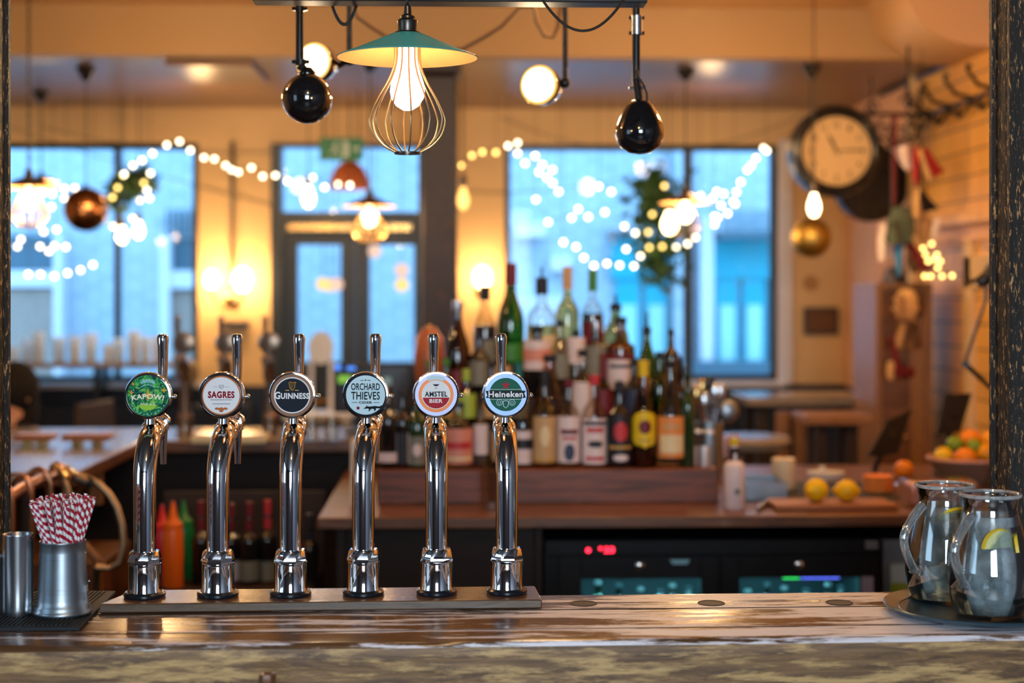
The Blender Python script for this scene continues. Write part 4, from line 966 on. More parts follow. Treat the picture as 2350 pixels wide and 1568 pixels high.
PROF = {  # radius fraction, height fraction
 'bordeaux': [(.0,0),(.9,0),(1,.012),(1,.60),(.97,.64),(.80,.69),(.48,.735),(.37,.77),(.35,.93),(.40,.935),(.40,.97),(.36,.975),(.36,1)],
 'spirit': [(.0,0),(.92,0),(1,.015),(1,.56),(.95,.62),(.78,.68),(.50,.735),(.38,.78),(.35,.82),(.33,.94),(.38,.945),(.38,1)],
 'square': [(.0,0),(.93,0),(1,.015),(1,.62),(.96,.66),(.70,.70),(.42,.73),(.36,.76),(.35,.94),(.40,.945),(.40,1)],
 'cone': [(.0,0),(.94,0),(1,.015),(1,.30),(.92,.42),(.74,.58),(.55,.72),(.40,.82),(.34,.88),(.34,.96),(.38,.965),(.38,1)],
 'squat': [(.0,0),(.93,0),(1,.02),(1,.56),(.97,.63),(.84,.71),(.60,.77),(.44,.80),(.42,.86),(.46,.865),(.46,.90),(.40,1)],
 'champagne': [(.0,0),(.9,0),(1,.015),(1,.45),(.94,.53),(.78,.62),(.58,.70),(.42,.78),(.36,.86),(.34,.95),(.40,.955),(.40,1)]}
def wrap(par, name, mat, r, z0, z1, a=150, off=.0006, zmid=None, shape=None):
    """curved paper label facing the bar front"""
    b = B(); n_ = 20; half = radians(a/2)
    if shape == 'oval':
        rings = []; m_ = 12
        for j in range(m_+1):
            z = z0+(z1-z0)*j/m_; k = sqrt(max(0,1-(2*j/m_-1)**2))*half+1e-3
            rings.append([b.v(((r+off)*sin(-k+2*k*i/n_),-(r+off)*cos(-k+2*k*i/n_),z)) for i in range(n_+1)])
    else: rings = [[b.v(((r+off)*sin(-half+2*half*i/n_),-(r+off)*cos(-half+2*half*i/n_),z)) for i in range(n_+1)] for z in (z0,z1)]
    for A_,C_ in zip(rings,rings[1:]):
        for i in range(n_): b.f([A_[i],A_[i+1],C_[i+1],C_[i]])
    return mkobj(name, b, M[mat], par)
def bottle(px, tier, wpx, top, kind, glass, lab, label=None, lpy=None, cap=('l_black',.022), marks=(), pour=0, Y=None, z=None, name='spirit_bottle', cat='bottle', group='spirit bottles on the stepped stand', liquid=None):
    """top = photo y of the top of the glass; lpy = label y range in the photo"""
    a, c, zz = steps[tier] if Y is None else (0,0,z)
    Yb = Y if Y is not None else (a+c if tier < 3 else a+c)/2+.004
    Yb = Yb if Y is not None else a+.062
    x = XX(px,Yb); s = SCL(px,Yb); r = wpx*s/2; H = PT(px,top,Yb).z-zz
    t = T(name, lab, cat, (x,Yb,zz+.0006), 0, group)
    pr = [(q*r,h*H) for q,h in PROF[kind]]+[(0,H)]
    mkobj('glass_body', B().lathe(pr, seg=28), M[glass], t, ang=50)
    nr = r*PROF[kind][-1][0]
    cm, ch = cap
    if cm: mkobj('bottle_cap', B().lathe([(nr*1.06,H-ch*.55),(nr*1.08,H-ch*.5),(nr*1.06,H+ch*.45),(0,H+ch*.45)], seg=16, cap=False), M[cm], t)
    if pour: mkobj('pourer', B().cyl((0,0,H),(0,0,H+.014),nr*.9,nr*.8,12).cyl((0,0,H+.012),(0,-.004,H+.014+pour),.0055,.0035,10), M['blackplastic'], t)
    if liquid: 
        lm, lh = liquid; mkobj('liquid', B().lathe([(0,.006),(r*.9,.006),(r*.93,.02),(r*.93,lh*H),(0,lh*H)], seg=24), M[lm], t)
    if label:
        z0_, z1_ = PT(px,lpy[1],Yb-r).z-zz, PT(px,lpy[0],Yb-r).z-zz
        lb = wrap(t,'label',label,r,max(.006,z0_),z1_,165 if label!='l_yellow' else 170, shape='oval' if label=='l_yellow' else None)
        hh = z1_-max(.006,z0_); zb_ = max(.006,z0_)
        for mk in marks:
            kind_, mm, f0, f1, an = mk
            wrap(lb, 'label_seal' if kind_=='oval' else 'label_stripe', mm, r, zb_+hh*f0, zb_+hh*f1, an, .0014, shape='oval' if kind_=='oval' else None)
    return t
G=bottle
# front row
G(891,0,50,895,'bordeaux','g_dark','black wine bottle at the end of the front row by the fourth tap','l_white',(1040,1062))
G(924,0,40,903,'bordeaux','g_dark','slim dark bottle with a narrow pale label, second along the lowest step','l_white',(995,1065),marks=[('band','l_black',0,1,70)])
G(958,0,48,905,'spirit','g_greendark','dark green bottle with a large grey label on the lowest step','l_grey',(1003,1068),marks=[('oval','l_white',.3,.75,50)])
G(1052,0,66,930,'squat','g_clear','squat clear bottle with a salmon pink label and blue cap','l_pink',(985,1066),cap=('l_navy',.016),marks=[('band','l_red',.42,.62,120),('band','l_cream',.1,.2,140)])
G(1104,0,34,918,'square','g_clear','slim clear bottle with a tall whitish label between the fifth and sixth taps','l_white',(975,1045))
G(1150,0,44,905,'spirit','g_dark','dark bottle standing straight behind the sixth tap','l_tan',(990,1060))
G(1200,0,42,900,'spirit','g_clear','clear bottle with a black and white striped label','l_white',(990,1066),marks=[('band','l_black',.45,.75,165)],pour=.02)
G(1250,0,54,868,'spirit','g_gold','clear bottle with a broad tan label and black neck','l_tan',(957,1063),cap=('l_black',.05),pour=.025,marks=[('oval','l_cream',.35,.8,50),('band','l_gold',.02,.08,160)])
G(1305,0,54,880,'spirit','g_clear','clear bottle whose white label shows a dark blue figure','l_white',(957,1063),marks=[('oval','l_navy',.03,.42,50),('band','l_dkred',.62,.72,90),('band','l_red',.5,.56,70)],cap=('l_dkred',.02))
G(1364,0,58,872,'spirit','g_clear','clear bottle with a white label banded in red and black','l_white',(962,1066),marks=[('band','l_black',.86,.94,120),('band','l_red',.70,.80,80),('oval','l_black',.36,.52,70),('band','l_red',.08,.16,90)],cap=('l_red',.03))
G(1422,0,58,890,'spirit','g_dark','dark rum bottle with a red seal on a black label','l_black',(952,1062),marks=[('oval','l_red',.42,.85,62),('oval','l_white',.02,.16,70),('band','l_gold',.28,.34,120)],cap=('l_black',.04),pour=.01)
G(1477,0,56,845,'champagne','g_amber','rum bottle with a bright yellow oval label and yellow neck band','l_yellow',(944,1030),marks=[('oval','l_dkred',.38,.76,60),('band','l_gold',.18,.24,70)],cap=('l_yellow',.05),liquid=('g_amber',.5))
G(1539,0,62,833,'champagne','g_clear','clear bottle with a large orange label and dark stopper','l_orange',(957,1052),marks=[('band','l_cream',.12,.55,110),('band','l_tan',.72,.8,90)],cap=('l_black',.018))
G(1578,0,34,848,'bordeaux','g_greendark','slim dark green bottle at the steel measures end of the lowest step')
G(1562,1,32,850,'bordeaux','g_dark','slender dark bottle with a tall black pourer next to the dark green bottle',pour=.032)
# second row
G(985,1,46,838,'bordeaux','g_dark','dark bottle with a small lime neck label behind the fifth tap','l_lime',(905,925),cap=('l_green',.03))
G(1024,1,44,833,'bordeaux','g_greendark','dark green bottle with a bright green cap on the second step','l_gold',(900,960),cap=('l_green',.03))
G(1070,1,46,860,'spirit','g_brown','brown bottle with a yellow-green cap on the second step','l_lime',(905,960),cap=('l_lime',.04))
G(1128,1,44,838,'spirit','g_brown','brown glass bottle half hidden by the sixth tap badge','l_tan',(900,960))
G(1190,1,44,850,'spirit','g_dark','dark bottle with a teal cap beside the star badge','l_grey',(900,960),cap=('l_teal',.05))
G(1262,1,72,822,'cone','g_pink','pale pink cone-shouldered bottle behind the tan-labelled bottle')
G(1337,1,52,810,'square','g_clear','square clear bottle with a tall white paper label on the second step','l_white',(878,960))
G(1385,1,40,838,'spirit','g_brown','reddish brown bottle with an orange-red neck on the second step','l_dkred',(895,960),cap=('l_dkred',.08))
G(1455,1,44,830,'spirit','g_dark','dark bottle on the second step behind the yellow-labelled rum','l_navy',(895,960))
G(1513,1,46,815,'spirit','g_green','green bottle on the second step behind the orange-labelled bottle')
# third row
G(1050,2,58,700,'champagne','g_brown','round-shouldered brown bottle on the third step against the column','l_dkred',(850,900),cap=('foil',.03))
G(1100,2,52,770,'spirit','g_dark','dark bottle on the third step below the silver-necked one','l_grey',(830,885))
G(1150,2,46,800,'spirit','g_brown','brown bottle on the third step directly above the sixth tap handle','l_tan',(840,885))
G(1233,2,64,755,'square','g_dark','broad dark bottle with a pink and white label on the third step','l_white',(782,850),marks=[('band','l_pink',.3,.7,165)])
G(1285,2,48,742,'spirit','g_clear','clear bottle on the third step next to the broad dark one','l_grey',(815,870))
G(1322,2,42,765,'square','g_clear','clear bottle with a narrow white label on the third step','l_white',(775,835),marks=[])
G(1368,2,52,748,'spirit','g_dark','dark brown bottle with a grey neck on the third step','l_grey',(795,870),cap=('foil',.03))
G(1424,2,66,735,'square','g_amber','big square amber bottle with a dark red topped white label','l_white',(815,895),marks=[('band','l_dkred',.86,1.0,165),('band','l_navy',.62,.72,110)])
G(1485,2,46,760,'champagne','g_green','green and gold bottle with an upright black pourer on the third step','l_gold',(870,905),pour=.05)
G(1540,2,38,762,'bordeaux','g_brown','slim brown bottle at the window end of the third step')
# top row
G(1113,3,54,672,'champagne','g_clear','bottle with a black neck and silver foil on the top step','l_grey',(780,830),cap=('l_black',.05),liquid=('g_dark',.55))
G(1172,3,62,627,'champagne','g_green','bright green bottle with a brown neck on the top step','l_green',(790,830),cap=('l_dkred',.075))
G(1243,3,70,655,'spirit','g_clear','tallest bottle, clear glass with a long upright black pourer','l_cream',(770,830),cap=('l_black',.06),pour=.05,liquid=('g_gold',.5))
G(1302,3,54,636,'spirit','g_gold','clear bottle with a copper-coloured neck sleeve and black top','l_grey',(775,830),cap=('l_tan',.08))
G(1360,3,50,642,'spirit','g_clear','bottle with an olive-green neck sleeve and dark red shoulder label','l_dkred',(740,790),cap=('l_green',.075),liquid=('g_brown',.6))
G(1413,3,62,706,'champagne','g_gold','golden clear bottle with a short black pourer beside the turquoise doors','l_cream',(790,830),pour=.03)
# tools at the end of the stand
def jig(px,py0,py1,w,lab,Y=4.97,z=None):
    z = 1.0975 if z is None else z; s=SCL(px,Y); h = PT(px,py0,Y).z-z; r=w*s/2; t=mkobj('steel_measure', B().lathe([(0,0),(r*.94,0),(r,.004),(r,h),(r*.95,h),(r*.92,.004),(0,.004)],seg=28), M['satin'], loc=(XX(px,Y),Y,z+.0006)); tag(t,lab,'cup','steel measures at the end of the bottle stand')
jig(1587,1025,1078,27,'small steel measure, nearer the orange-labelled bottle')
jig(1617,1025,1078,27,'small steel measure, nearer the white capped bottle')
jig(1601,1000,1050,26,'steel measure standing behind the front pair, on the bottle side',5.085,1.196)
jig(1628,996,1050,26,'steel measure standing behind the front pair, on the lemon side',5.085,1.196)
# utensil jar
jx, jy = XX(1652,5.30), 5.30
jt = T('utensil_pot','steel pot of bar spoons and strainers at the end of the bottle stand','pot',(jx,jy+.24,BT+.001))
mkobj('pot_body', B().lathe([(0,0),(.045,0),(.05,.005),(.052,.20),(.049,.20),(.046,.006),(0,.006)],seg=32), M['pewter'], jt)
rd = random.Random(5)
for i,(px,py,kind) in enumerate(((1600,905,'s'),(1613,890,'s'),(1628,880,'f'),(1642,900,'s'),(1632,915,'t'),(1655,900,'s'),(1672,925,'w'),(1618,920,'s'))):
    p = PT(px,py,jy+.24+rd.uniform(-.02,.02)); a0 = Vector((jx+rd.uniform(-.02,.02),jy+.24,BT+.02)); b = B().tube([a0,a0.lerp(p,.6),p],.0035,8)
    d = (p-a0).normalized()
    if kind=='s': b.sph(p,.018,14,sx=.9,sy=.35,sz=1.7); mt='brushed'
    elif kind=='f': b.sph(p,.022,14,sx=.9,sy=.3,sz=1.2); mt='blackmetal'
    elif kind=='t': b.sph(p,.026,14,sx=.9,sy=.3,sz=1.5); mt='pewter'
    else:
        b.sph(p-Vector((0,0,.03)),.038,16,sx=1,sy=.4,sz=1.1); mt='pewter'
    tag(mkobj('bar_spoon' if kind!='w' else 'cocktail_strainer', b, M[mt if mt!='brushed' else ('brass' if i in (0,1) else 'brushed')]), ('gold-toned bar spoon standing first in the steel pot','gold-toned long spoon, second in the steel pot','dark round-headed tool poking highest out of the steel pot','steel spoon in the middle of the steel pot','wide dull scoop low in the steel pot','steel spoon next to the round strainer in the pot','round mesh strainer standing at the lemon side of the pot','short steel spoon low in the pot behind the green bottle')[i], 'utensil','utensils in the steel pot')
# white bottle with black top and glass of straws
G(1685,0,48,1014,'square','l_white','white-labelled bottle with a black neck and yellow cap beside the chopping board',None,None,cap=('l_yellow',.022),Y=4.77,z=BT,name='bitters_bottle',group=None)
nb_=[o for o in COL.objects if o.name.startswith('bitters_bottle')][0]
s=SCL(1685,4.77); mkobj('neck_sleeve', B().lathe([(.44*24*s,0),(.50*24*s,.002),(.50*24*s,.040),(.40*24*s,.042)],(0,0,PT(1685,1060,4.77).z-BT),20), M['blackplastic'], nb_)
mkobj('neck_label', B().bb(-.005,.005,-.0180,-.0155,PT(1685,1060,4.77).z-BT,PT(1685,1040,4.77).z-BT), M['l_white'], nb_, smooth=False)
mkobj('label_seal', B(Matrix.Translation((0,-.0005,.055))).disc(.004,0,.010,.0318,.0325), M['l_grey'], nb_)
gx, gy = XX(1680,4.86), 4.86
gt_ = T('straw_glass','glass holding pale pink striped straws behind the white-labelled bottle','glass',(gx,gy,BT+.001))
mkobj('glass_body', B().lathe([(0,0),(.026,0),(.028,.004),(.031,.15),(.029,.15),(.026,.006),(0,.006)],seg=28), M['g_clear'], gt_)
for i in range(16):
    a = 2*pi*i/16; L = .22; o = straw0.copy(); COL.objects.link(o); o.location = (gx+.017*cos(a)*(1 if i%2 else .55),gy+.017*sin(a)*(1 if i%2 else .55),BT+.012); o.rotation_euler = (-.05*sin(a),.05*cos(a),i); o.scale=(1,1,1.06)
    tag(o,'pink and white striped straw in the glass behind the yellow-capped bottle','straw','striped straws in the glass')
tag(mkobj('rubber_mat', B().bb(XX(1702,5.0),XX(2070,5.0),4.92,5.42,BT+.0001,BT+.0009), M['rubber'], smooth=False),'flat black rubber mat on the worktop behind the chopping board','mat')
# ------------------------------------------------------------------ fruit and other things on the worktop
def on(px,py,z=BT): return PZ(px,py,z)
p = on(1910,1160); bt = tag(mkobj('chopping_board', B().bb(XX(1775,4.74),XX(2052,4.74),4.70,4.86,BT+.001,BT+.020), M['boardwood'], bev=.004),'thick brown wooden chopping board with two lemons on it','chopping board')
M['lemon'] = P('lemon_peel_yellow', srgb(240,195,20), .42, var=.08, vs=60, bump=.25); M['orange'] = P('orange_peel', srgb(245,140,20), .42, var=.08, vs=70, bump=.3); M['lime'] = P('lime_peel', srgb(120,150,30), .4, var=.2, vs=50, bump=.2); M['mandarin'] = P('light_orange_peel', srgb(250,170,30), .42, var=.06, vs=60, bump=.2)
def fruit(name, c, r, mat, lab, cat, lem=False, rz=0, group=None):
    b = B(rotm('Z',rz)@rotm('Y',pi/2) if lem else None); n_=20
    pr = []
    for i in range(n_+1):
        a = pi*i/n_; rr = r*sin(a); z = -r*cos(a)*(1.05 if lem else .93)
        if lem:
            tip = max(0,abs(cos(a))-.90)/.10; z *= 1+.22*tip**1.5; rr *= 1
        else:
            if i < 2: z += r*.06
        pr.append((0 if i in (0,n_) else rr, z))
    b.lathe(pr, seg=28)
    t = T(name, lab, cat, c, 0, group); mkobj('peel', b, M[mat], t, ang=80)
    e = B(rotm('Z',rz)@rotm('Y',pi/2) if lem else None); e.lathe([(0,0),(.0035,0),(.003,.002),(0,.003)],(0,0,r*(1.27 if lem else .88)),8); mkobj('stem_button', e, M['l_green'] if not lem else M['l_lime'], t)
    return t
sl_ = SCL(1873,4.77)
fruit('lemon',(XX(1873,4.77),4.77,BT+.0205+27*sl_),27*sl_,'lemon','whole yellow lemon on the chopping board beside the candle','lemon',True,radians(50),'lemons on the chopping board')
fruit('lemon',(XX(1943,4.77),4.77,BT+.0205+25*sl_),25*sl_,'lemon','whole yellow lemon on the chopping board beside the orange tins','lemon',True,radians(168),'lemons on the chopping board')
# knife handle by the board
b = B().tube([on(1738,1176)+Vector((0,0,.009)),on(1764,1158)+Vector((0,0,.012))],[.007,.009],12)
tag(mkobj('bar_knife',b,M['brushed']),'small steel knife handle lying at the corner of the chopping board','knife')
# candle
q = on(1798,1122); M['wax'] = P('ivory_wax', srgb(226,206,170), .4, sheen=.1)
cd = T('pillar_candle','ivory pillar candle standing behind the lemons','candle',(q.x,q.y,BT+.001)); s=q.y/F
mkobj('wax_body', B().lathe([(0,0),(26*s,0),(27*s,.003),(27*s,68*s),(25*s,70*s),(20*s,68*s),(0,67*s)],seg=32), M['wax'], cd); mkobj('wick', B().tube([(0,0,66*s),(.001,0,73*s)],.0012,6), M['blackplastic'], cd)
# metal ingredient tub
q0,q1 = XX(1706,5.0),XX(1800,5.0)
tb = T('ingredient_tub','shallow steel tub with a dark interior between the bottles and the candle','tub',((q0+q1)/2,5.06,BT+.001)); w_=(q1-q0)/2
b = B().bb(-w_,w_,-.10,-.096,0,.055).bb(-w_,w_,.096,.10,0,.055).bb(-w_,-w_+.004,-.096,.096,0,.055).bb(w_-.004,w_,-.096,.096,0,.055).bb(-w_,w_,-.096,.096,0,.004)
mkobj('tub_body', b, M['pewter'], tb, smooth=False); mkobj('rim', B().bb(-w_-.006,w_+.006,-.108,-.1,.052,.057), M['brushed'], tb, smooth=False)
# orange tins
q = on(2015,1130); s=q.y/F
for i in range(3):
    r = 34*s; tg = tag(mkobj('stacked_ramekin', B().lathe([(0,0),(r*.90,0),(r*.97,.004),(r,.016),(r*1.02,.017),(r*.98,.018),(r*.9,.006),(0,.006)],seg=40), M['b_orangeplastic'] if 'b_orangeplastic' in M else P('orange_glazed_ramekin', srgb(255,158,84), .35), loc=(q.x,q.y,BT+.001+i*.0185)), ('bottom','middle','top')[i]+' one of three orange dishes stacked beside the lemons','dish','stack of orange dishes')
# single orange behind
q = on(2074,1100); fruit('orange',(q.x,q.y,BT+.0012+22*q.y/F),22*q.y/F,'orange','single orange sitting behind the stacked orange dishes','orange')
# white lidded dish
q = on(1895,1102); s=q.y/F; dt_ = T('lidded_dish','low white oval dish with a small knob lid behind the lemons','dish',(q.x,q.y,BT+.001))
mkobj('dish_body', B().lathe([(0,0),(38*s,0),(43*s,10*s),(45*s,18*s),(42*s,19*s),(0,19*s)],seg=32,sy=.7), M['white'], dt_); mkobj('lid_knob', B().sph((-8*s,0,25*s),8*s,14), M['white'], dt_)
# clear tub with pink contents, loop handle
M['pinkwrap'] = P('pink_wrapped_contents', srgb(226,170,150), .4, var=.15, vs=12); M['clearplastic'] = THIN('clear_plastic', (.93,.88,.88), .15)
q = on(2160,1156); x0_,x1_ = XX(2078,4.80),XX(2238,4.80); tb = T('clear_tub','clear plastic jug-shaped tub of pink contents, lying in front of the fruit bowl','tub',((x0_+x1_)/2,4.82,BT+.001)); w_=(x1_-x0_)/2
b = B().bb(-w_+.01,w_-.01,-.055,.055,.006,.072); mkobj('contents', b, M['pinkwrap'], tb, bev=.012, bseg=4)
b = B().bb(-w_,w_,-.065,.065,0,.082); mkobj('tub_body', b, M['clearplastic'], tb, bev=.014, bseg=4)
mkobj('loop_handle', B().tube([(-w_+.005,0,.07),(-w_-.018,0,.078),(-w_-.028,0,.055),(-w_-.02,0,.02),(-w_+.004,0,.012)],.006,10), M['clearplastic'], tb)
# fruit bowl
q = on(2222,1118); Yb = q.y+.08; s=SCL(2222,Yb); R_b = 92*s; zb = BT+.001; fb = T('fruit_bowl','grey-brown stoneware bowl of oranges, lemons and limes beside the iron column','bowl',(XX(2222,Yb),Yb,zb))
M['stone'] = P('grey_brown_stoneware', srgb(120,98,84), .55, var=.2, vs=30)
hB = PT(2222,1052,Yb).z-zb
mkobj('bowl_body', B().lathe([(0,0),(R_b*.52,0),(R_b*.55,.008),(R_b*.80,hB*.45),(R_b*.95,hB*.9),(R_b,hB),(R_b*.98,hB+.004),(R_b*.93,hB),(R_b*.76,hB*.5),(R_b*.5,.012),(0,.012)],seg=56), M['stone'], fb)
mkobj('rim', B().tube([(R_b*.98*cos(a),R_b*.98*sin(a),hB+.001) for a in [2*pi*i/48 for i in range(48)]],.005,8,closed=True), M['pinkwrap'], fb)
def bf(px,py,rp,Y,mat,name,lab,lem=False):
    p = PT(px,py,Y); fruit(name,p,rp*SCL(px,Y),mat,lab,name,lem,radians(30) if lem else 0,'fruit piled in the stoneware bowl')
Yf = Yb
bf(2165,1046,20,Yf-.030,'lemon','lemon','lemon at the rim of the fruit bowl nearest the small tablet',True)
bf(2216,1050,24,Yf-.075,'orange','orange','orange half sunk at the front of the fruit bowl')
bf(2262,1038,23,Yf-.045,'mandarin','orange','light orange beside the column in the fruit bowl')
bf(2191,1020,20,Yf+.02,'lime','lime','green lime above the lemon in the fruit bowl')
bf(2226,1008,24,Yf+.03,'orange','orange','orange topping the pile in the fruit bowl')
bf(2236,1024,18,Yf-.035,'lime','lime','small lime tucked under the topmost orange')
bf(2270,1008,20,Yf+.02,'mandarin','orange','light orange high in the bowl, half behind the column')
bf(2215,1046,26,Yf+.075,'orange','orange','orange hidden low at the back of the fruit bowl')
# ------------------------------------------------------------------ tablets, lamp
def tablet(quad, Y0, lab, foot):
    P4 = [PT(x,y,Y0+dy) for x,y,dy in quad]; c = sum(P4,Vector())/4; t = T('tablet_stand', lab, 'tablet', (c.x,c.y,BT+.001)); o_=Vector((c.x,c.y,BT+.001))
    nrm = (P4[1]-P4[0]).cross(P4[3]-P4[0]).normalized()*.009; b = B()
    A_=[b.v(v-o_) for v in P4]; C_=[b.v(v-o_+nrm) for v in P4]; b.f(A_); b.f(C_[::-1])
    for i in range(4): b.f([A_[i],A_[(i+1)%4],C_[(i+1)%4],C_[i]])
    mkobj('tablet_body', b, M['blackplastic'], t, smooth=False, bev=.003)
    f_ = PZ(foot[0],foot[1],BT)-o_; mkobj('stand_arm', B().tube([(P4[0]+P4[2])/2-o_, Vector((f_.x,f_.y,.03)), Vector((f_.x,f_.y,.004))],.010,10), M['blackplastic'], t)
    mkobj('stand_foot', B().lathe([(0,0),(.034,0),(.034,.006),(.02,.012),(0,.012)],(f_.x,f_.y,0),24), M['blackplastic'], t)
tablet([(1993,1050,0),(2040,965,.06),(2094,940,.14),(2062,1042,.10)],5.30,'black tablet on a stand seen edge-on above the orange dishes',(2008,1096))
tablet([(2150,1000,0),(2170,905,.05),(2232,902,.10),(2205,990,.06)],5.45,'smaller black tablet leaning above the fruit bowl',(2160,1092))
# anglepoise lamp
ly = 4.98; t = T('desk_lamp','black anglepoise desk lamp with a bent arm beside the iron column','lamp',(XX(2305,ly),ly,BT+.001)); o_=Vector((XX(2305,ly),ly,BT+.001))
L = lambda px,py,dy=0: PT(px,py,ly+dy)-o_
mkobj('lamp_base', B().lathe([(0,0),(.07,0),(.07,.01),(.02,.022),(.012,.05),(0,.05)],seg=32), M['blackmetal'], t)
mkobj('arm', B().tube([(0,0,.05),L(2290,905),L(2214,832)],.0065,10).tube([L(2296,915),L(2216,842)],.003,8), M['blackmetal'], t)
mkobj('arm', B().tube([L(2214,834),L(2262,690),L(2264,655)],.0052,10), M['blackmetal'], t)
mkobj('joint', B().cyl(L(2216,836,-.012),L(2216,836,.012),.013,.013,14), M['blackmetal'], t)
hd = L(2262,640); mkobj('lamp_head', B(Matrix.Translation(hd)@Euler((0,radians(62),0)).to_matrix().to_4x4()).lathe([(0,-.03),(.018,-.028),(.022,0),(.045,.035),(.070,.085),(.072,.090),(.068,.086),(.040,.03),(0,.01)],seg=32,cap=False), M['blackmetal'], t)
mkobj('knob', B().tube([L(2232,646),L(2245,640)],.006,10).sph(L(2232,646),.009,10), M['blackmetal'], t)
# ================================================================== bottle fridges below
def fridge():
    zt = PT(1600,1238,4.70).z; y0=4.70; t = T('bottle_fridge','long black two-door bottle fridge with a red temperature display','fridge',(0,0,0))
    Z = lambda py: PT(1600,py,y0-.02).z; X_ = lambda px: XX(px,y0-.02)
    mkobj('fridge_body', B().bb(xf0,xf1,y0+.50,y0+.52,.08,zt).bb(xf0,xf0+.02,y0,y0+.5,.08,zt).bb(xf1-.02,xf1,y0,y0+.5,.08,zt).bb(xf0+.02,xf1-.02,y0,y0+.5,.08,.10).bb(xf0+.02,xf1-.02,y0,y0+.5,zt-.02,zt), M['blackplastic'], t, smooth=False)
    mkobj('plinth', B().bb(xf0+.02,xf1-.02,y0+.03,y0+.5,0,.078), M['blackplastic'], t, smooth=False)
    hdz = Z(1276); hd = mkobj('control_panel', B().bb(xf0,xf1,y0-.02,y0-.001,hdz+.003,zt).bb(xf0+.01,xf1-.01,y0-.012,y0-.002,hdz-.001,hdz+.003), M['blackplastic'], t, smooth=False, bev=.003)
    M['led'] = EM('red_led', (1,.02,.05), 6); M['fridge_light'] = EM('fridge_tube_light', (.25,1.0,.95), .5)
    b = B(Matrix.Translation((X_(1398),y0-.02,Z(1261)))); text_bm(b,'23',0,0,.030,.018,None,.0015,.04); b.disc(-.026,.004,.0045,0,.0015); mkobj('display_digits', b, M['led'], hd, smooth=False)
    mkobj('indicator_light', B(Matrix.Translation((X_(1350),y0-.02,Z(1262)))).disc(0,0,.0065,0,.0015), M['led'], hd, smooth=False)
    mkobj('name_plate', B(Matrix.Translation((X_(2000),y0-.02,Z(1253)))).poly([(-.019,-.013),(.019,-.013),(.019,.013),(-.019,.013)],0,.002), M['foil'], hd, smooth=False)
    for i,(a,c,g0,g1) in enumerate(((1282,1648,1335,1608),(1655,2012,1698,1972))):
        xa,xc,ga,gc = X_(a),X_(c),X_(g0),X_(g1); zg = Z(1328); zb=.12
        b = B().bb(xa,ga,y0-.022,y0-.001,.1,hdz).bb(gc,xc,y0-.022,y0-.001,.1,hdz).bb(ga,gc,y0-.022,y0-.001,zg,hdz).bb(ga,gc,y0-.022,y0-.001,.1,.16)
        d = mkobj('fridge_door', b, M['blackplastic'], t, smooth=False, bev=.002)
        mkobj('door_glass', B().bb(ga,gc,y0-.012,y0-.009,.16,zg), M['winglass'], d, smooth=False)
        lk = X_((1468,1833)[i]); mkobj('door_lock', B(Matrix.Translation((lk,y0-.022,Z(1298)))@rotm('X',pi/2)).lathe([(0,.006),(.008,.006),(.0125,.003),(.0125,0)],seg=24,cap=False), M['chrome'] , d)
        if i==0: mkobj('door_handle', B(Matrix.Translation((X_(1560),y0-.0225,Z(1290)))).poly([(-.030,.008),(.030,.008),(.022,-.006),(-.022,-.006)],0,.003), M['b_paleblue'], d, smooth=False)
        else: mkobj('warning_sticker', B(Matrix.Translation((X_(1990),y0-.0225,Z(1347)))).poly([(-.018,-.028),(.018,-.028),(.018,.028),(-.018,.028)],0,.001), M['b_lilac'], d, smooth=False)
    mkobj('side_stile', B().bb(xf0+.02,X_(1284),y0,y0+.03,.1,hdz), M['blackplastic'], t, smooth=False); mkobj('side_stile', B().bb(X_(2010),xf1-.02,y0,y0+.03,.1,hdz), M['blackplastic'], t, smooth=False); mkobj('centre_mullion', B().bb(X_(1642),X_(1662),y0+.0,y0+.04,.1,hdz), M['blackplastic'], t, smooth=False)
    M['led_g'] = EM('green_led_strip', (.05,1,.15), 2.2); M['led_b'] = EM('blue_led_strip', (.12,.16,1), 3.0)
    mkobj('green_strip_light', B().bb(X_(1800),X_(1838),y0+.0,y0+.004,Z(1333),Z(1326)), M['led_g'], t, smooth=False); mkobj('blue_strip_light', B().bb(X_(1842),X_(1930),y0+.0,y0+.004,Z(1333),Z(1326)), M['led_b'], t, smooth=False)
    mkobj('light_tube', B().bb(xf0+.1,xf1-.1,y0+.03,y0+.05,zt-.045,zt-.03), M['fridge_light'], t, smooth=False)
    sh = mkobj('wire_shelf', B().bb(xf0+.02,xf1-.02,y0+.02,y0+.46,.60,.61), M['brushed'], t, smooth=False)
    light('AREA','fridge_light',((xf0+xf1)/2,y0+.12,zt-.065),16,(.2,.9,1),(1.0,.05),(0,0,0))
    return zt
zfr = fridge()
for i,px in enumerate((1372,1420,1470,1515,1543,1580,1716,1760,1800,1850,1900,1930)):
    Yb = 4.84+.03*(i%3); big = px in (1515,1543)
    tt = T('chilled_bottle', 'bottle on the fridge shelf, '+('behind the first glass door','behind the second glass door')[i>5]+', '+('first','second','third','fourth','fifth','last')[i%6]+' along its row', 'bottle', (XX(px,Yb),Yb,.6105), 0, 'bottles chilling in the fridge')
    r = 15*SCL(px,Yb)*1.25; H = PT(px,1338+(i*7)%22,Yb).z-.6105
    mkobj('glass_body', B().lathe([(q*r,h*H) for q,h in PROF['spirit']]+[(0,H)],seg=20), M[('g_green','g_brown','g_clear','white','g_clear','foil')[i%6]], tt); mkobj('bottle_cap', B().cyl((0,0,H-.004),(0,0,H+.006),r*.45,r*.42,12), M[('foil','blackplastic')[i%2]], tt)
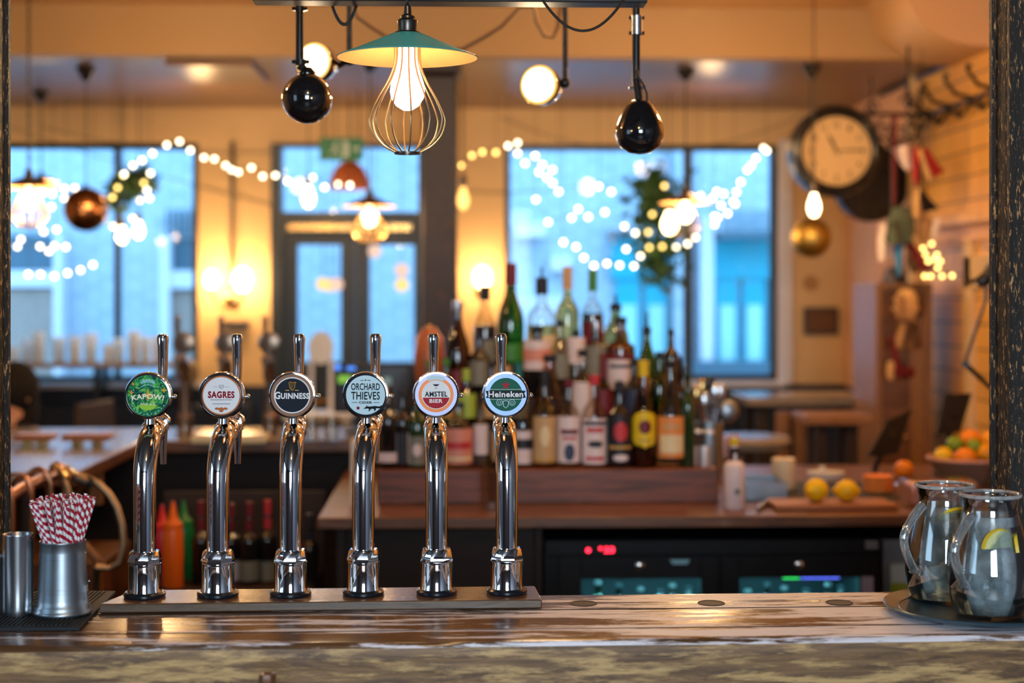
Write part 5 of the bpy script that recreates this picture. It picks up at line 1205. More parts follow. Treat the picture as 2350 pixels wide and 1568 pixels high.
# second grey appliance beside the fridge
x0_,x1_ = XX(2026,4.72),xr
t = T('glass_washer','grey steel under-counter cabinet beside the black fridge','appliance',(0,0,0))
mkobj('body', B().bb(x0_,x1_,4.72,5.3,.04,PT(2100,1238,4.72).z), M['pewter'], t, smooth=False, bev=.003)
pz0,pz1 = PT(2080,1375,4.7).z,PT(2080,1296,4.7).z
mkobj('notice', B().bb(XX(2044,4.715),XX(2100,4.715),4.713,4.7195,pz0,pz1), M['l_lime'], t, smooth=False)
mkobj('notice_header', B().bb(XX(2044,4.71),XX(2100,4.71),4.7105,4.7125,pz0+(pz1-pz0)*.45,pz1), M['b_ice'], t, smooth=False)
# ================================================================== side bar (L-shaped) with the second set of taps
M['sidetop'] = WOOD('pale_varnished_bar_top', [srgb(96,84,74), srgb(150,138,124), srgb(120,108,98)], (1.3,8,8), (.10,.30), seed=5)
ztop = 1.10
lx1 = XX(174,4.86); lx0 = -2.55; ly0 = 4.86; fy0, fy1 = 5.86, 6.42; fx1 = XX(930,fy0)
poly = [(lx0,ly0),(lx1,ly0),(lx1,fy0),(fx1,fy0),(fx1,fy1),(lx0,fy1)]
b = B(); z0_,z1_ = ztop-.045, ztop
A = [b.v((x,y,z0_)) for x,y in poly]; C = [b.v((x,y,z1_)) for x,y in poly]
b.f(A[::-1]); b.f(C)
for i in range(6): b.f([A[i],A[(i+1)%6],C[(i+1)%6],C[i]],1)
sb_ = tag(mkobj('side_counter', b, [M['sidetop'],M['backwood']], smooth=False, bev=.006), 'L-shaped pale bar top with a brown wooden edge on the side away from the fruit', 'bar counter')
pn = T('side_bar_front','dark timber panelling that carries the L-shaped side bar','bar front',(0,0,0))
mkobj('panel', B().bb(lx0+.05,lx1-.30,ly0+.06,ly0+.09,0,z0_-.001), M['darkwood'], pn, smooth=False)
mkobj('panel', B().bb(lx1-.34,lx1-.31,ly0+.09,fy1-.06,0,z0_-.001), M['darkwood'], pn, smooth=False)
mkobj('panel', B().bb(lx1-.30,fx1-.02,fy0+.30,fy0+.33,0,z0_-.001), M['darkwood'], pn, smooth=False)
mkobj('support_bracket', B().tube([(lx1-.31,5.35,z0_-.25),(lx1-.05,5.35,z0_-.02)],.018,6).bb(lx1-.07,lx1-.03,5.33,5.37,z0_-.12,z0_-.001), M['midwood'], pn, smooth=False)
# shelf under far arm with bottles / glasses shadows
us = T('under_bar_shelf','dark low shelf behind the taps holding squeeze bottles and wine','shelf',(0,0,0))
zs = PZ(400,1345,1).z; Ys = 4.95; zs = PT(400,1345,Ys).z
mkobj('shelf_board', B().bb(XX(330,Ys),XX(722,Ys),Ys-.10,Ys+.34,zs-.03,zs), M['darkwood'], us, smooth=False)
for px in (335,716): mkobj('shelf_upright', B().bb(XX(px,Ys)-.012,XX(px,Ys)+.012,Ys-.09,Ys+.33,0,zs-.031), M['darkwood'], us, smooth=False)
mkobj('shelf_back', B().bb(XX(330,Ys),XX(722,Ys),Ys+.345,Ys+.36,0,zs+.25), M['darkwood'], us, smooth=False)
# squeeze bottles
def squeeze(px, top, Y, mat, lab):
    p = PT(px,top,Y); x=p.x; h = p.z-zs; r = 24*SCL(px,Y); t = T('squeeze_bottle', lab, 'bottle', (x,Y,zs+.001), 0, 'squeeze bottles on the dark shelf')
    mkobj('bottle_body', B().lathe([(0,0),(r*.9,0),(r,.008),(r*.95,h*.25),(r*1.0,h*.30),(r*.96,h*.62),(r*.86,h*.68),(0,h*.68)],seg=24), M[mat], t)
    mkobj('nozzle', B().lathe([(r*.9,h*.68),(r*.9,h*.74),(r*.45,h*.80),(r*.14,h),(0,h)],seg=20), M[mat], t)
for k,c in (('sq_red',srgb(200,30,36)),('sq_orange',srgb(240,110,24)),('sq_green',srgb(20,120,60))): M[k] = P('squeeze_plastic_'+k[3:], c, .35)
squeeze(372,1160,4.98,'sq_red','red plastic squeeze bottle beside the orange one')
squeeze(397,1152,4.92,'sq_orange','orange plastic squeeze bottle on the dark shelf')
squeeze(421,1150,5.06,'sq_green','green plastic squeeze bottle behind the orange one')
for i,(px,top,cp) in enumerate(((462,1180,'l_dkred'),(530,1185,'l_dkred'),(572,1182,'l_dkred'),(614,1178,'l_red'),(710,1210,'l_black'))):
    G(px,0,44,top,'bordeaux','g_dark','dark wine bottle on the low shelf, '+('red-topped, beside the squeeze bottles','red-topped, behind the second tap','pale label, between second and third taps','pale label, touching the third tap','black-topped, at the cabinet end')[i],'l_grey' if i in(2,3) else ('l_white' if i==1 else None),(1290,1335),cap=(cp,.09),Y=4.98+.03*(i%2),z=zs,name='wine_bottle',group='wine bottles on the low shelf')
# copper pipework and braided hoses of the cooler
M['copperpipe'] = P('worn_copper_pipe', (.45,.22,.12), .3, 1, .2, 40); M['braid'] = P('braided_steel_hose', (.50,.36,.22), .32, 1, .35, 260, stretch=(1,1,4), bump=.4)
def W3(px,py,Y): return PT(px,py,Y)
pw = T('cooling_pipes','row of bent copper pipes and braided hoses beneath the side bar','pipework',(0,0,0))
hy_ = 4.35
mkobj('header_pipe', B().tube([W3(-30,1175,4.1),W3(60,1118,4.35),W3(150,1078,4.7)],.017,14), M['copperpipe'], pw)
def arch(px0,px1,top,bot,Y,r=.008):
    pts=[W3(px0,bot,Y)]
    for i in range(11):
        a=pi*i/10; m=(px0+px1)/2; hw=(px1-px0)/2; pts.append(W3(m-hw*cos(a),top+ (1-sin(a))*42,Y))
    pts.append(W3(px1,bot,Y)); mkobj('bent_pipe', B().tube(pts,r,10), M['copperpipe'], pw)
arch(20,72,1092,1250,4.25); arch(58,116,1076,1240,4.4); arch(-18,28,1112,1260,4.12); arch(112,148,1064,1220,4.55)
mkobj('braided_hose', B().tube([W3(*q,4.45) for q in ((150,1075),(175,1090),(200,1098),(225,1110),(250,1135),(268,1165),(280,1205),(284,1250),(275,1290),(252,1306),(222,1303))],.0105,12), M['braid'], pw)
mkobj('braided_hose', B().tube([W3(*q,4.5) for q in ((125,1065),(140,1085),(150,1110),(160,1140),(170,1175))],.009,12), M['braid'], pw)
mkobj('valve_body', B().cyl(W3(172,1098,4.42),W3(200,1110,4.42),.013,.013,14).cyl(W3(150,1082,4.45),W3(172,1098,4.42),.018,.014,14), M['chrome'], pw)
mkobj('valve_lever', B().tube([W3(118,1066,4.4),W3(140,1080,4.4),W3(150,1095,4.4)],[.006,.008,.010],10), M['brass'], pw)
mkobj('rubber_sleeve', B().cyl(W3(196,1102,4.44),W3(212,1112,4.44),.017,.014,12), M['rubber'], pw)
mkobj('pipe_stand', B().tube([W3(60,1118,4.35),(W3(60,1118,4.35).x,4.35,0)],.012,8).tube([W3(222,1303,4.45),(W3(222,1303,4.45).x,4.45,0)],.010,8), M['darkbronze'], pw)
t = T('brown_crate','reddish brown wooden crate under the pipes behind the straw tankard','crate',(XX(150,4.9),5.0,0))
mkobj('crate_body', B().bb(-.20,.14,-.22,.2,0,PT(150,1290,4.8).z), M['backwood'], t, smooth=False, bev=.004); mkobj('crate_handle', B().tube([(-.1,-.225,.55),(-.1,-.25,.58),(.05,-.25,.58),(.05,-.225,.55)],.008,8), M['darkbronze'], t)
b = B().tube([W3(190,1250,4.6),W3(222,1285,4.6),W3(222,1360,4.6),(W3(222,1360,4.6).x,4.6,0)],.014,8)
tag(mkobj('wooden_handrail', b, M['midwood']),'thin brown wooden rail bent downward behind the straw tankard','rail')

# second set of taps facing the street
M['agedtap'] = P('tarnished_brass', (.20,.14,.10), .28, .9, .25, 30)
def fartap(px, Y, lab):
    t = T('beer_tap', lab, 'beer tap', (XX(px,Y),Y,ztop+.0005), pi, 'street-side beer taps on the side bar')
    for nm, me in (('gasket',tap_gasket),('collar',tap_collar),('tube',tap_tube),('tap_body',tap_body),('spout',tap_spout),('tap_handle',tap_handle),('badge_neck',tap_neck),('badge',tap_rim)):
        q_ = add_mesh_part(nm, me, t); q_.material_slots[0].link = 'OBJECT'; q_.material_slots[0].material = M['agedtap']
    b = B(MB_); b.disc(0,0,BR*.9,0,.007); mkobj('badge_face', b, M['b_navy'], t, smooth=False)
    return t
fartap(425,6.12,'chrome tap seen from behind between the first and second front taps')
fartap(522,6.12,'chrome tap seen from behind, almost hidden by the second front tap')
fartap(620,6.12,'chrome tap seen from behind just before the third front tap')
# towel rails and drip trays on the side bar
def barrail(p0,p1,Y,lab):
    a,c = PZ(*p0,ztop+.02),PZ(*p1,ztop+.02); L_=(c.x-a.x); t = T('tray',lab,'tray',((a.x+c.x)/2,a.y,ztop+.001))
    mkobj('tray_board', B().bb(-L_/2,L_/2,-.05,.05,.022,.045), M['boardwood'], t, bev=.006); mkobj('foot', B().bb(-L_*.3,-L_*.3+.03,-.03,.03,0,.022), M['brass'], t, smooth=False); mkobj('foot', B().bb(L_*.3-.03,L_*.3,-.03,.03,0,.022), M['brass'], t, smooth=False)
barrail((38,1012),(125,1012),5,'short wooden serving tray on the side bar by the seated person')
barrail((147,1012),(256,1012),5,'longer wooden serving tray on the side bar')
for (px,lab) in ((478,'cream lit drip tray by the second front tap'),(582,'cream lit drip tray between the second and third front taps')):
    p = PZ(px,1016,ztop); w_=34*p.y/F; t = T('drip_tray',lab,'tray',(p.x,p.y,ztop+.001)); mkobj('tray_body', B().bb(-w_,w_,-.06,.06,0,.03), M['l_cream'], t, bev=.006); mkobj('grille', B().bb(-w_+.01,w_-.01,-.05,.05,.0302,.032), M['brushed'], t, smooth=False)
# small glasses near the till
for i,(px) in enumerate((715,760)):
    p = PZ(px,1012,ztop); tag(mkobj('tumbler', B().lathe([(0,0),(.028,0),(.034,.09),(.032,.09),(.026,.004),(0,.004)],seg=24), M['g_clear'], loc=(p.x,p.y,ztop+.001)), ('clear tumbler on the side bar beside the third front tap','clear tumbler on the side bar under the till screen')[i],'glass')
# till screen
Yt = 6.15; a,c = PT(765,948,Yt),PT(945,836,Yt); t = T('till_monitor','black till monitor with coloured indicators behind the fourth front tap','monitor',((a.x+c.x)/2,Yt,ztop+.001)); w_=(c.x-a.x)/2
mkobj('screen_case', B().bb(-w_,w_,0,.035,a.z-ztop,c.z-ztop), M['blackplastic'], t, bev=.006); mkobj('stand', B().bb(-.04,.04,.01,.06,.012,a.z-ztop+.02).bb(-.10,.10,-.04,.09,0,.012), M['blackplastic'], t, smooth=False)
M['scr_g'] = EM('green_screen_panel',(.35,.75,.10),.7); M['scr_b'] = EM('blue_light_panel',(.10,.30,1),1.4); M['scr_d'] = P('dim_screen',(.03,.035,.05),.15)
mm = lambda px0,py0,px1,py1,w0,w1: B().bb(PT(px0,0,Yt).x-(a.x+c.x)/2,PT(px1,0,Yt).x-(a.x+c.x)/2,-w1,-w0,PT(px0,py1,Yt).z-ztop,PT(px0,py0,Yt).z-ztop)
sc_ = mkobj('screen', mm(772,844,938,940,0,.001), M['scr_d'], t, smooth=False)
mkobj('green_panel', mm(776,862,806,880,.0012,.002), M['scr_g'], sc_, smooth=False); mkobj('blue_panel', mm(796,842,816,850,.0012,.002), M['scr_b'], sc_, smooth=False); mkobj('blue_light', mm(768,838,782,850,.0012,.002), M['scr_b'], sc_, smooth=False); mkobj('pale_panel', mm(878,866,898,884,.0012,.002), M['b_paleblue'], sc_, smooth=False)
# pale board standing on the reddish worktop corner
p = PZ(809,1160,BT); b = B().bb(p.x-.006,p.x+.010,p.y-.01,p.y+.16,BT+.001,PT(809,1015,p.y).z)
tag(mkobj('menu_board', b, M['cream'], smooth=False, bev=.001),'cream menu card standing edge-on at the corner of the worktop beside the fourth tap','card')
# tall glass beside it, behind sixth tap
p = PZ(1128,1168,BT); tag(mkobj('highball_glass', B().lathe([(0,0),(.028,0),(.032,.15),(.030,.15),(.026,.005),(0,.005)],seg=28), M['g_clear'], loc=(p.x,4.78,BT+.001)),'tall clear glass on the worktop beside the sixth tap','glass')
# rounded orange-brown pot behind the fifth tap handle
p = PT(992,800,6.0); t = T('terracotta_pot','rounded orange-brown jar behind the fifth tap handle','pot',(p.x,5.40,steps[2][2]+.001)); rr_=36*SCL(992,5.4)
hz_=PT(992,752,5.4).z-steps[2][2]-.001
M['terra'] = P('orange_brown_glaze', srgb(176,96,58), .35, var=.3, vs=12)
mkobj('jar_body', B().lathe([(0,0),(rr_*.6,0),(rr_*.9,hz_*.25),(rr_,hz_*.55),(rr_*.85,hz_*.85),(rr_*.5,hz_*.97),(rr_*.45,hz_),(0,hz_)],seg=32), M['terra'], t); mkobj('knob', B().sph((0,0,hz_),.012,12), M['brass'], t)
# ================================================================== seated customer
def person():
    Y = 6.95; hd = PT(30,905,Y); t = T('person','person with dark hair in a dark jacket sitting behind the side bar','person',(hd.x,Y,0))
    me = bpy.data.meshes.new('body'); bm = bmesh.new(); sk = bm.verts.layers.skin.verify()
    hz = hd.z
    V = {}
    def vv(n_,co,r):
        v = bm.verts.new(co); v[sk].radius = (r,r); V[n_] = v; return v
    def ed(a,c): bm.edges.new((V[a],V[c]))
    pts = [('pel',(0,.02,hz-.62),.13),('waist',(0,.01,hz-.45),.12),('chest',(0,0,hz-.28),.135),('neck0',(0,0,hz-.16),.065),('neck1',(0,-.01,hz-.10),.052),('head0',(0,-.015,hz-.03),.072),('head1',(0,-.015,hz+.05),.078),
        ('shl',(-.15,0,hz-.20),.062),('ell',(-.22,-.10,hz-.42),.043),('wrl',(-.10,-.36,hz-.385),.028),('hal',(-.06,-.42,hz-.385),.026),
        ('shr',(.15,0,hz-.20),.062),('elr',(.24,-.10,hz-.40),.043),('wrr',(.26,-.34,hz-.375),.028),('har',(.26,-.40,hz-.37),.026),
        ('hipl',(-.09,-.04,hz-.64),.085),('knl',(-.11,-.42,hz-.64),.062),('anl',(-.11,-.40,hz-1.06),.04),('tol',(-.11,-.50,hz-1.10),.034),
        ('hipr',(.09,-.04,hz-.64),.085),('knr',(.11,-.42,hz-.64),.062),('anr',(.11,-.40,hz-1.06),.04),('tor',(.11,-.50,hz-1.10),.034)]
    for q in pts: vv(*q)
    for a,c in (('pel','waist'),('waist','chest'),('chest','neck0'),('neck0','neck1'),('neck1','head0'),('head0','head1'),('chest','shl'),('shl','ell'),('ell','wrl'),('wrl','hal'),('chest','shr'),('shr','elr'),('elr','wrr'),('wrr','har'),('pel','hipl'),('hipl','knl'),('knl','anl'),('anl','tol'),('pel','hipr'),('hipr','knr'),('knr','anr'),('anr','tor')): ed(a,c)
    for sd,h0 in (('l',(-.06,-.42,hz-.385)),('r',(.26,-.40,hz-.37))):
        for i,(dx,L_) in enumerate(((-.024,.055),(-.008,.068),(.008,.072),(.022,.062))):
            vv(f'f{sd}{i}a',(h0[0]+dx,h0[1]-.045,h0[2]+.004),.0095); vv(f'f{sd}{i}b',(h0[0]+dx*1.2,h0[1]-.045-L_*.55,h0[2]+.004),.0085); vv(f'f{sd}{i}c',(h0[0]+dx*1.2,h0[1]-.045-L_*.9,h0[2]-.012),.0072)
            ed('ha'+sd,f'f{sd}{i}a'); ed(f'f{sd}{i}a',f'f{sd}{i}b'); ed(f'f{sd}{i}b',f'f{sd}{i}c')
        m_ = -1 if sd=='r' else 1
        vv('t'+sd+'a',(h0[0]+m_*.032,h0[1]-.012,h0[2]),.010); vv('t'+sd+'b',(h0[0]+m_*.045,h0[1]-.045,h0[2]),.0085); ed('ha'+sd,'t'+sd+'a'); ed('t'+sd+'a','t'+sd+'b')
    V['pel'][sk].use_root = True
    bm.to_mesh(me); bm.free()
    M['skin'] = P('skin', srgb(206,150,120), .5, var=.06); me.materials.append(M['skin'])
    o = bpy.data.objects.new('body', me); COL.objects.link(o); o.parent = t
    o.modifiers.new('skin','SKIN').use_smooth_shade = True; sd_ = o.modifiers.new('sub','SUBSURF'); sd_.levels = 1; sd_.render_levels = 2
    # hair, jacket, trousers as shells
    b = B(); b.sph((0,.015,hz+.025),.108,28,sx=.92,sy=1.02,sz=1.12); b.sph((0,.05,hz-.07),.085,20,sx=1.0,sy=.8,sz=1.3)
    M['hair'] = P('dark_hair', srgb(9,6,6), .9, var=.4, vs=60, stretch=(6,6,1)); mkobj('hair', b, M['hair'], t)
    M['jacket'] = P('dark_jacket', srgb(28,24,30), .8)
    b = B(); b.lathe([(.16,hz-.66),(.165,hz-.5),(.165,hz-.35),(.175,hz-.24),(.15,hz-.18),(.08,hz-.135),(.062,hz-.125),(0,hz-.125)],(0,0,0),28,sx=1.1,sy=.82)
    b.tube([(-.15,0,hz-.205),(-.22,-.10,hz-.415),(-.115,-.33,hz-.385)],[.078,.058,.042],14); b.tube([(.15,0,hz-.205),(.24,-.10,hz-.395),(.26,-.31,hz-.375)],[.078,.058,.042],14); mkobj('jacket', b, M['jacket'], t)
    b = B(); 
    for s_ in (-1,1): b.tube([(s_*.07,.02,hz-.63),(s_*.10,-.2,hz-.635),(s_*.11,-.43,hz-.64),(s_*.11,-.42,hz-.80),(s_*.11,-.40,hz-1.04)],[.115,.102,.082,.068,.056],14)
    mkobj('trousers', b, M['bluewain'], t)
    for e in (-.03,.03): mkobj('eye', B().sph((e,-.090,hz+.005),.010,10), M['b_black'], t)
    mkobj('nose', B().sph((0,-.094,hz-.018),.013,10,sx=.8,sz=1.4), M['skin'], t); mkobj('mouth', B().sph((0,-.084,hz-.052),.018,10,sx=1,sy=.4,sz=.35), M['b_dkred'], t)
    for e in (-1,1): mkobj('ear', B().sph((e*.083,.0,hz-.005),.022,12,sx=.4,sz=1.3), M['skin'], t)
    return t, hz
pr_t, hz = person(); pr_t.rotation_euler = (0,0,radians(-25))
sx_, sy_ = pr_t.location.x, pr_t.location.y; sh = hz-.62-.15
t = T('bar_stool','dark round bar stool under the seated person','stool',(sx_,sy_,0))
mkobj('seat', B().lathe([(0,sh-.05),(.17,sh-.05),(.18,sh-.02),(.17,sh),(0,sh)],seg=28), M['darkwood'], t)
for i in range(4):
    a = pi/4+i*pi/2; mkobj('leg', B().tube([(.11*cos(a),.11*sin(a),sh-.05),(.20*cos(a),.20*sin(a),0)],.014,8), M['darkwood'], t)
# ================================================================== street window shelf with white cups
Yw = 8.72; zsh = PT(200,830,Yw).z
t = T('window_shelf','long dark shelf across the street window carrying white cups','shelf',(0,0,0))
mkobj('shelf_board', B().bb(XX(-60,Yw),XX(440,Yw),Yw-.14,Yw+.24,zsh-.03,zsh), M['sidetop'], t, smooth=False, bev=.003)
for px in (30,225,430): mkobj('shelf_bracket', B().bb(XX(px,Yw)-.015,XX(px,Yw)+.015,Yw-.05,Yw+.24,zsh-.20,zsh-.031), M['darkframe'], t, smooth=False)
M['whitecup'] = P('translucent_white_cup', (.86,.88,.88), .3)
_t = M['whitecup'].node_tree; _o = [q for q in _t.nodes if q.type=='OUTPUT_MATERIAL'][0]; _p = [q for q in _t.nodes if q.type=='BSDF_PRINCIPLED'][0]
_tl = _t.nodes.new('ShaderNodeBsdfTranslucent'); _tl.inputs[0].default_value = (.9,.92,.92,1); _m = _t.nodes.new('ShaderNodeMixShader'); _m.inputs[0].default_value = .6
_t.links.new(_p.outputs[0],_m.inputs[1]); _t.links.new(_tl.outputs[0],_m.inputs[2]); _t.links.new(_m.outputs[0],_o.inputs[0])
for i,(px,h,w_) in enumerate(((32,36,24),(62,52,28),(88,70,26),(136,55,30),(172,58,28),(208,64,32),(248,40,26),(272,52,28),(307,70,28),(334,56,26),(362,56,24))):
    Yc = Yw-.03+.05*(i%2); s = SCL(px,Yc); r = w_*s/2; H = h*s
    tt = T('ceramic_cup', 'white ceramic cup on the window shelf, '+('first','second, short of the tallest','very tall one near the column','fourth','fifth','sixth, widest','small seventh','eighth','tall one before the building pier','tenth','last, partly behind the first tap')[i]+' from the column', 'cup', (XX(px,Yc),Yc,zsh+.001), 0, 'white cups on the window shelf')
    mkobj('cup_body', B().lathe([(0,0),(r*.75,0),(r*.85,.006),(r,H),(r*.92,H),(r*.78,.01),(0,.01)],seg=24), M['whitecup'], tt)
# banquette under the street window
t = T('banquette','long dark blue upholstered bench below the street window','bench',(0,0,0))
mkobj('seat', B().bb(LX+.4,XX(560,8.5),8.35,8.90,.35,.48), M['bluewain'], t, bev=.02); mkobj('backrest', B().bb(LX+.4,XX(560,8.5),8.84,8.955,.49,1.02), M['bluewain'], t, bev=.02); mkobj('plinth', B().bb(LX+.4,XX(560,8.5),8.42,8.9,0,.34), M['darkwood'], t, smooth=False)
t = T('dining_chair','brown wooden chair back showing between the first front tap and the far taps','chair',(XX(300,7.6),7.6,0),radians(78))
mkobj('seat', B().bb(-.21,.21,-.2,.2,.62,.66), M['darkwood'], t, bev=.01); mkobj('backrest', B().bb(-.2,.2,.17,.2,.72,1.12), M['darkwood'], t, bev=.02)
for a_,c_ in ((-.18,-.17),(.18,-.17),(-.18,.17),(.18,.17)): mkobj('leg', B().tube([(a_,c_,.62),(a_*1.08,c_*1.08,0)],.016,8), M['darkwood'], t)
mkobj('back_post', B().bb(-.2,-.17,.17,.2,.66,.72), M['darkwood'], t, smooth=False); mkobj('back_post', B().bb(.17,.2,.17,.2,.66,.72), M['darkwood'], t, smooth=False)
# wall sconces
M['sconce'] = BULB('frosted_sconce_bulb',(1,.78,.42),7)
def sconce(px,py,bulbs,lab,e=6,fr=True):
    c = PT(px,py,FW-.02); t = T('wall_sconce',lab,'wall lamp',(c.x,FW-.001,c.z))
    mkobj('back_plate', B(rotm('X',pi/2)).lathe([(0,0),(.05,0),(.045,.012),(.015,.02),(0,.02)],seg=24), M['brass'], t)
    for (bx_,by_,r) in bulbs:
        q = PT(bx_,by_,FW-.16)-Vector((c.x,FW,c.z)); mkobj('arm', B().tube([(0,-.02,0),(q.x*.5,-.12,-.05),(q.x,-.16,q.z-.08),(q.x,-.16,q.z-.04)],.007,8).sph((q.x,-.16,q.z-.045),.014,10), M['brass'], t)
        mkobj('bulb', B().sph((q.x,-.16,q.z),r,20,sz=1.3), M['sconce'], t); light('POINT','sconce_light',(c.x+q.x,FW-.16,c.z+q.z),e,WARM,.03)
sconce(533,690,((486,642,.040),(556,642,.052)),'brass two-bulb wall sconce glowing on the plaster between window and door',9)
sconce(1107,668,((1107,637,.048),),'single glowing globe sconce on the plaster above the bottles',9)
cord('conduit_pipe',[PT(533,325,FW-.02),PT(533,690,FW-.02)],.012,'thin vertical pipe on the plaster above the two-bulb sconce','darkbronze','pipe')
b = B().bb(PT(515,748,FW).x,PT(572,748,FW).x,FW-.06,FW-.002,PT(540,752,FW).z,PT(540,738,FW).z); tag(mkobj('wall_ledge', b, M['darkbronze'], smooth=False),'small dark ledge under the two-bulb sconce','shelf')
# exit sign
Ye = 8.2; c = PT(783,342,Ye); s = SCL(783,Ye); M['exitg'] = P('green_sign_plastic', srgb(20,110,50), .3, emis=srgb(20,130,60), es=.12); M['exitw'] = P('white_sign_symbol', srgb(220,235,215), .4)
t = T('exit_sign','green emergency exit sign with a running figure and arrow hanging before the transom','sign',c)
w_,h_ = 50*s, 26*s; mkobj('sign_box', B().bb(-w_,w_,0,.03,-h_,h_), M['exitg'], t, smooth=False, bev=.002)
b = B(); k=h_/26*1.0
def R4(u0,v0,u1,v1,wd):
    d = Vector((u1-u0,v1-v0)); n_ = Vector((-d.y,d.x)).normalized()*wd/2; return [(u0-n_.x,v0-n_.y),(u1-n_.x,v1-n_.y),(u1+n_.x,v1+n_.y),(u0+n_.x,v0+n_.y)]
b.disc(-12*k,14*k,3.6*k,0,.002,seg=20)
for q in ((-12,9,-15,-2,6),(-15,-2,-7,-8,4),(-7,-8,-8,-17,3.6),(-15,-2,-20,-9,4),(-20,-9,-27,-9,3.6),(-12,8,-4,4,3),(-13,8,-21,3,3)): b.poly(R4(*[e*k for e in q]),0,.002)
mkobj('running_figure', b, M['exitw'], t, smooth=False)
mkobj('door_symbol', B().ring(0,0,0,0) if 0 else B().bb(4*k,16*k,-.002,0,-18*k,18*k), M['exitw'], t, smooth=False)
b = B(); b.poly(R4(24*k,0,36*k,0,4*k),0,.002); b.poly([(34*k,8*k),(34*k,-8*k),(44*k,0)],0,.002); mkobj('arrow', b, M['exitw'], t, smooth=False)
mkobj('hanging_rod', B().tube([(-w_*.8,.015,h_),(-w_*.8,.015,SOF-c.z)],.004,6).tube([(w_*.8,.015,h_),(w_*.8,.015,SOF-c.z)],.004,6), M['blackmetal'], t)
# wicker/copper dome pendant below the sign
c = PT(802,400,8.76); s = SCL(802,8.76); t = T('dome_pendant_lamp','brown dome pendant lamp below the exit sign','pendant lamp',c); r = 46*s
mkobj('lamp_shade', B().lathe([(r,-34*s),(r*.97,-12*s),(r*.80,8*s),(r*.5,24*s),(r*.2,33*s),(r*.1,36*s),(0,36*s)],seg=36,cap=False), M['terra'], t); mkobj('flex', B().tube([(0,0,36*s),(0,0,SOF-c.z)],.003,6), M['cable'], t); mkobj('bulb', B().sph((0,0,-10*s),.03,16), M['bulb_bg'], t)
# pinkish globe lamp, then glowing balls added for lamp reflections in the door panes
def globe(px,py,Y,r,mat,lab,top):
    c = PT(px,py,Y); t = T('globe_glow',lab,'lamp',c); mkobj('globe', B().sph((0,0,0),r,20), M[mat], t); mkobj('flex', B().tube([(0,0,r),(0,0,top-c.z)],.0025,6), M['cable'], t)
M['globe_y'] = EM('yellow_globe_glow',(1,.70,.25),1.3); M['globe_p'] = EM('soft_pink_globe_glow',(1,.66,.50),1.1)
globe(860,577,8.0,.034,'globe_p','small pinkish globe lamp just under the door pendant',SOF)
globe(740,652,8.55,.036,'globe_y','yellow ball standing for a lamp reflection in the first door pane, leftmost of its cluster',SOF); globe(758,655,8.45,.036,'globe_y','yellow ball standing for a lamp reflection in the first door pane, middle of its cluster',SOF); globe(772,653,8.35,.036,'globe_p','pinkish ball standing for a lamp reflection in the first door pane, beside the door frame',SOF)
globe(922,620,8.45,.038,'globe_p','upper of two balls standing for lamp reflections in the second door pane',SOF); globe(922,654,8.5,.038,'globe_y','lower of two balls standing for lamp reflections in the second door pane',SOF)
# ================================================================== fairy lights
def fairy(lab, pts, Y, mat='fairy', r=.0112, cable=True):
    t = T('string_lights', lab, 'string lights', (0,0,0)); P_ = [PT(x,y,Y+.02*sin(i*2.1)) for i,(x,y) in enumerate(pts)]
    if cable: mkobj('light_cable', B().tube([p+Vector((0,.015,.012)) for p in P_],.0022,5), M['cable'], t)
    for e in ((P_[0],P_[-1]) if Y>7.5 else (P_[0],)): mkobj('hanging_wire', B().tube([e+Vector((0,.015,.012)),Vector((e.x,e.y+.015,SOF if Y>BEAM+.12 else CEIL))],.0014,4), M['cable'], t)
    first = None
    for p in P_:
        if first is None: first = mkobj('fairy_bulb', B().sph((0,0,0),r,12), M[mat], t, loc=p); o = first
        else: o = first.copy(); COL.objects.link(o); o.parent = t; o.location = p
    return t
fairy('fairy lights curving from the sprig over the plaster towards the door frame',[(285,400),(305,380),(326,368),(350,352),(383,333),(412,325),(437,345),(468,362),(492,365),(518,380),(532,390),(547,395),(577,385),(603,405),(632,403),(660,416),(689,422),(717,408),(745,430),(775,423),(803,425)],8.35)
fairy('fairy lights scattered in front of the street window below the chained pendant',[(120,445),(148,433),(172,432),(148,455),(118,475),(130,527),(100,532),(48,550),(40,566),(92,566),(112,577),(125,565),(151,567)],8.5,cable=True)
fairy('low sagging row of fairy lights across the white band in the street window',[(65,630),(93,630),(125,634),(155,627),(185,620),(213,608)],8.6)
fairy('yellowish fairy lights around the green sprig',[(330,420),(283,402),(270,431),(258,453)],8.45,'fairy_y',r=.011)
fairy('fairy lights dropping beside the copper mirror ball',[(345,398),(337,437),(343,455),(320,460),(305,502),(260,520),(272,545)],8.55)
fairy('yellow fairy lights climbing the plaster above the amber bulb',[(1060,380),(1083,357),(1107,349),(1138,350)],8.35,'fairy_y')
fairy('thick cluster of fairy lights falling from the top corner of the larger window',[(1166,335),(1188,328),(1188,352),(1228,358),(1205,375),(1245,378),(1237,395),(1268,390),(1255,408),(1268,420),(1282,440)],8.35)
fairy('middle row of fairy lights across the larger window',[(1230,458),(1258,510),(1312,500),(1327,480),(1350,498),(1388,487),(1433,520),(1458,535)],8.5)
fairy('lowest sagging row of fairy lights in the larger window',[(1293,556),(1322,567),(1340,592),(1363,610),(1393,605),(1422,609),(1455,611),(1470,588),(1437,572)],8.6)
fairy('two fairy lights on a short wire in the middle of the larger window',[(1374,428),(1403,440)],8.5)
fairy('yellow fairy lights woven through the trailing plant',[(1525,427),(1497,492),(1488,533),(1490,568),(1520,566)],8.6,'fairy_y')
fairy('fairy lights passing under the pendant beside the trailing plant',[(1552,568),(1578,560),(1596,545)],8.6)
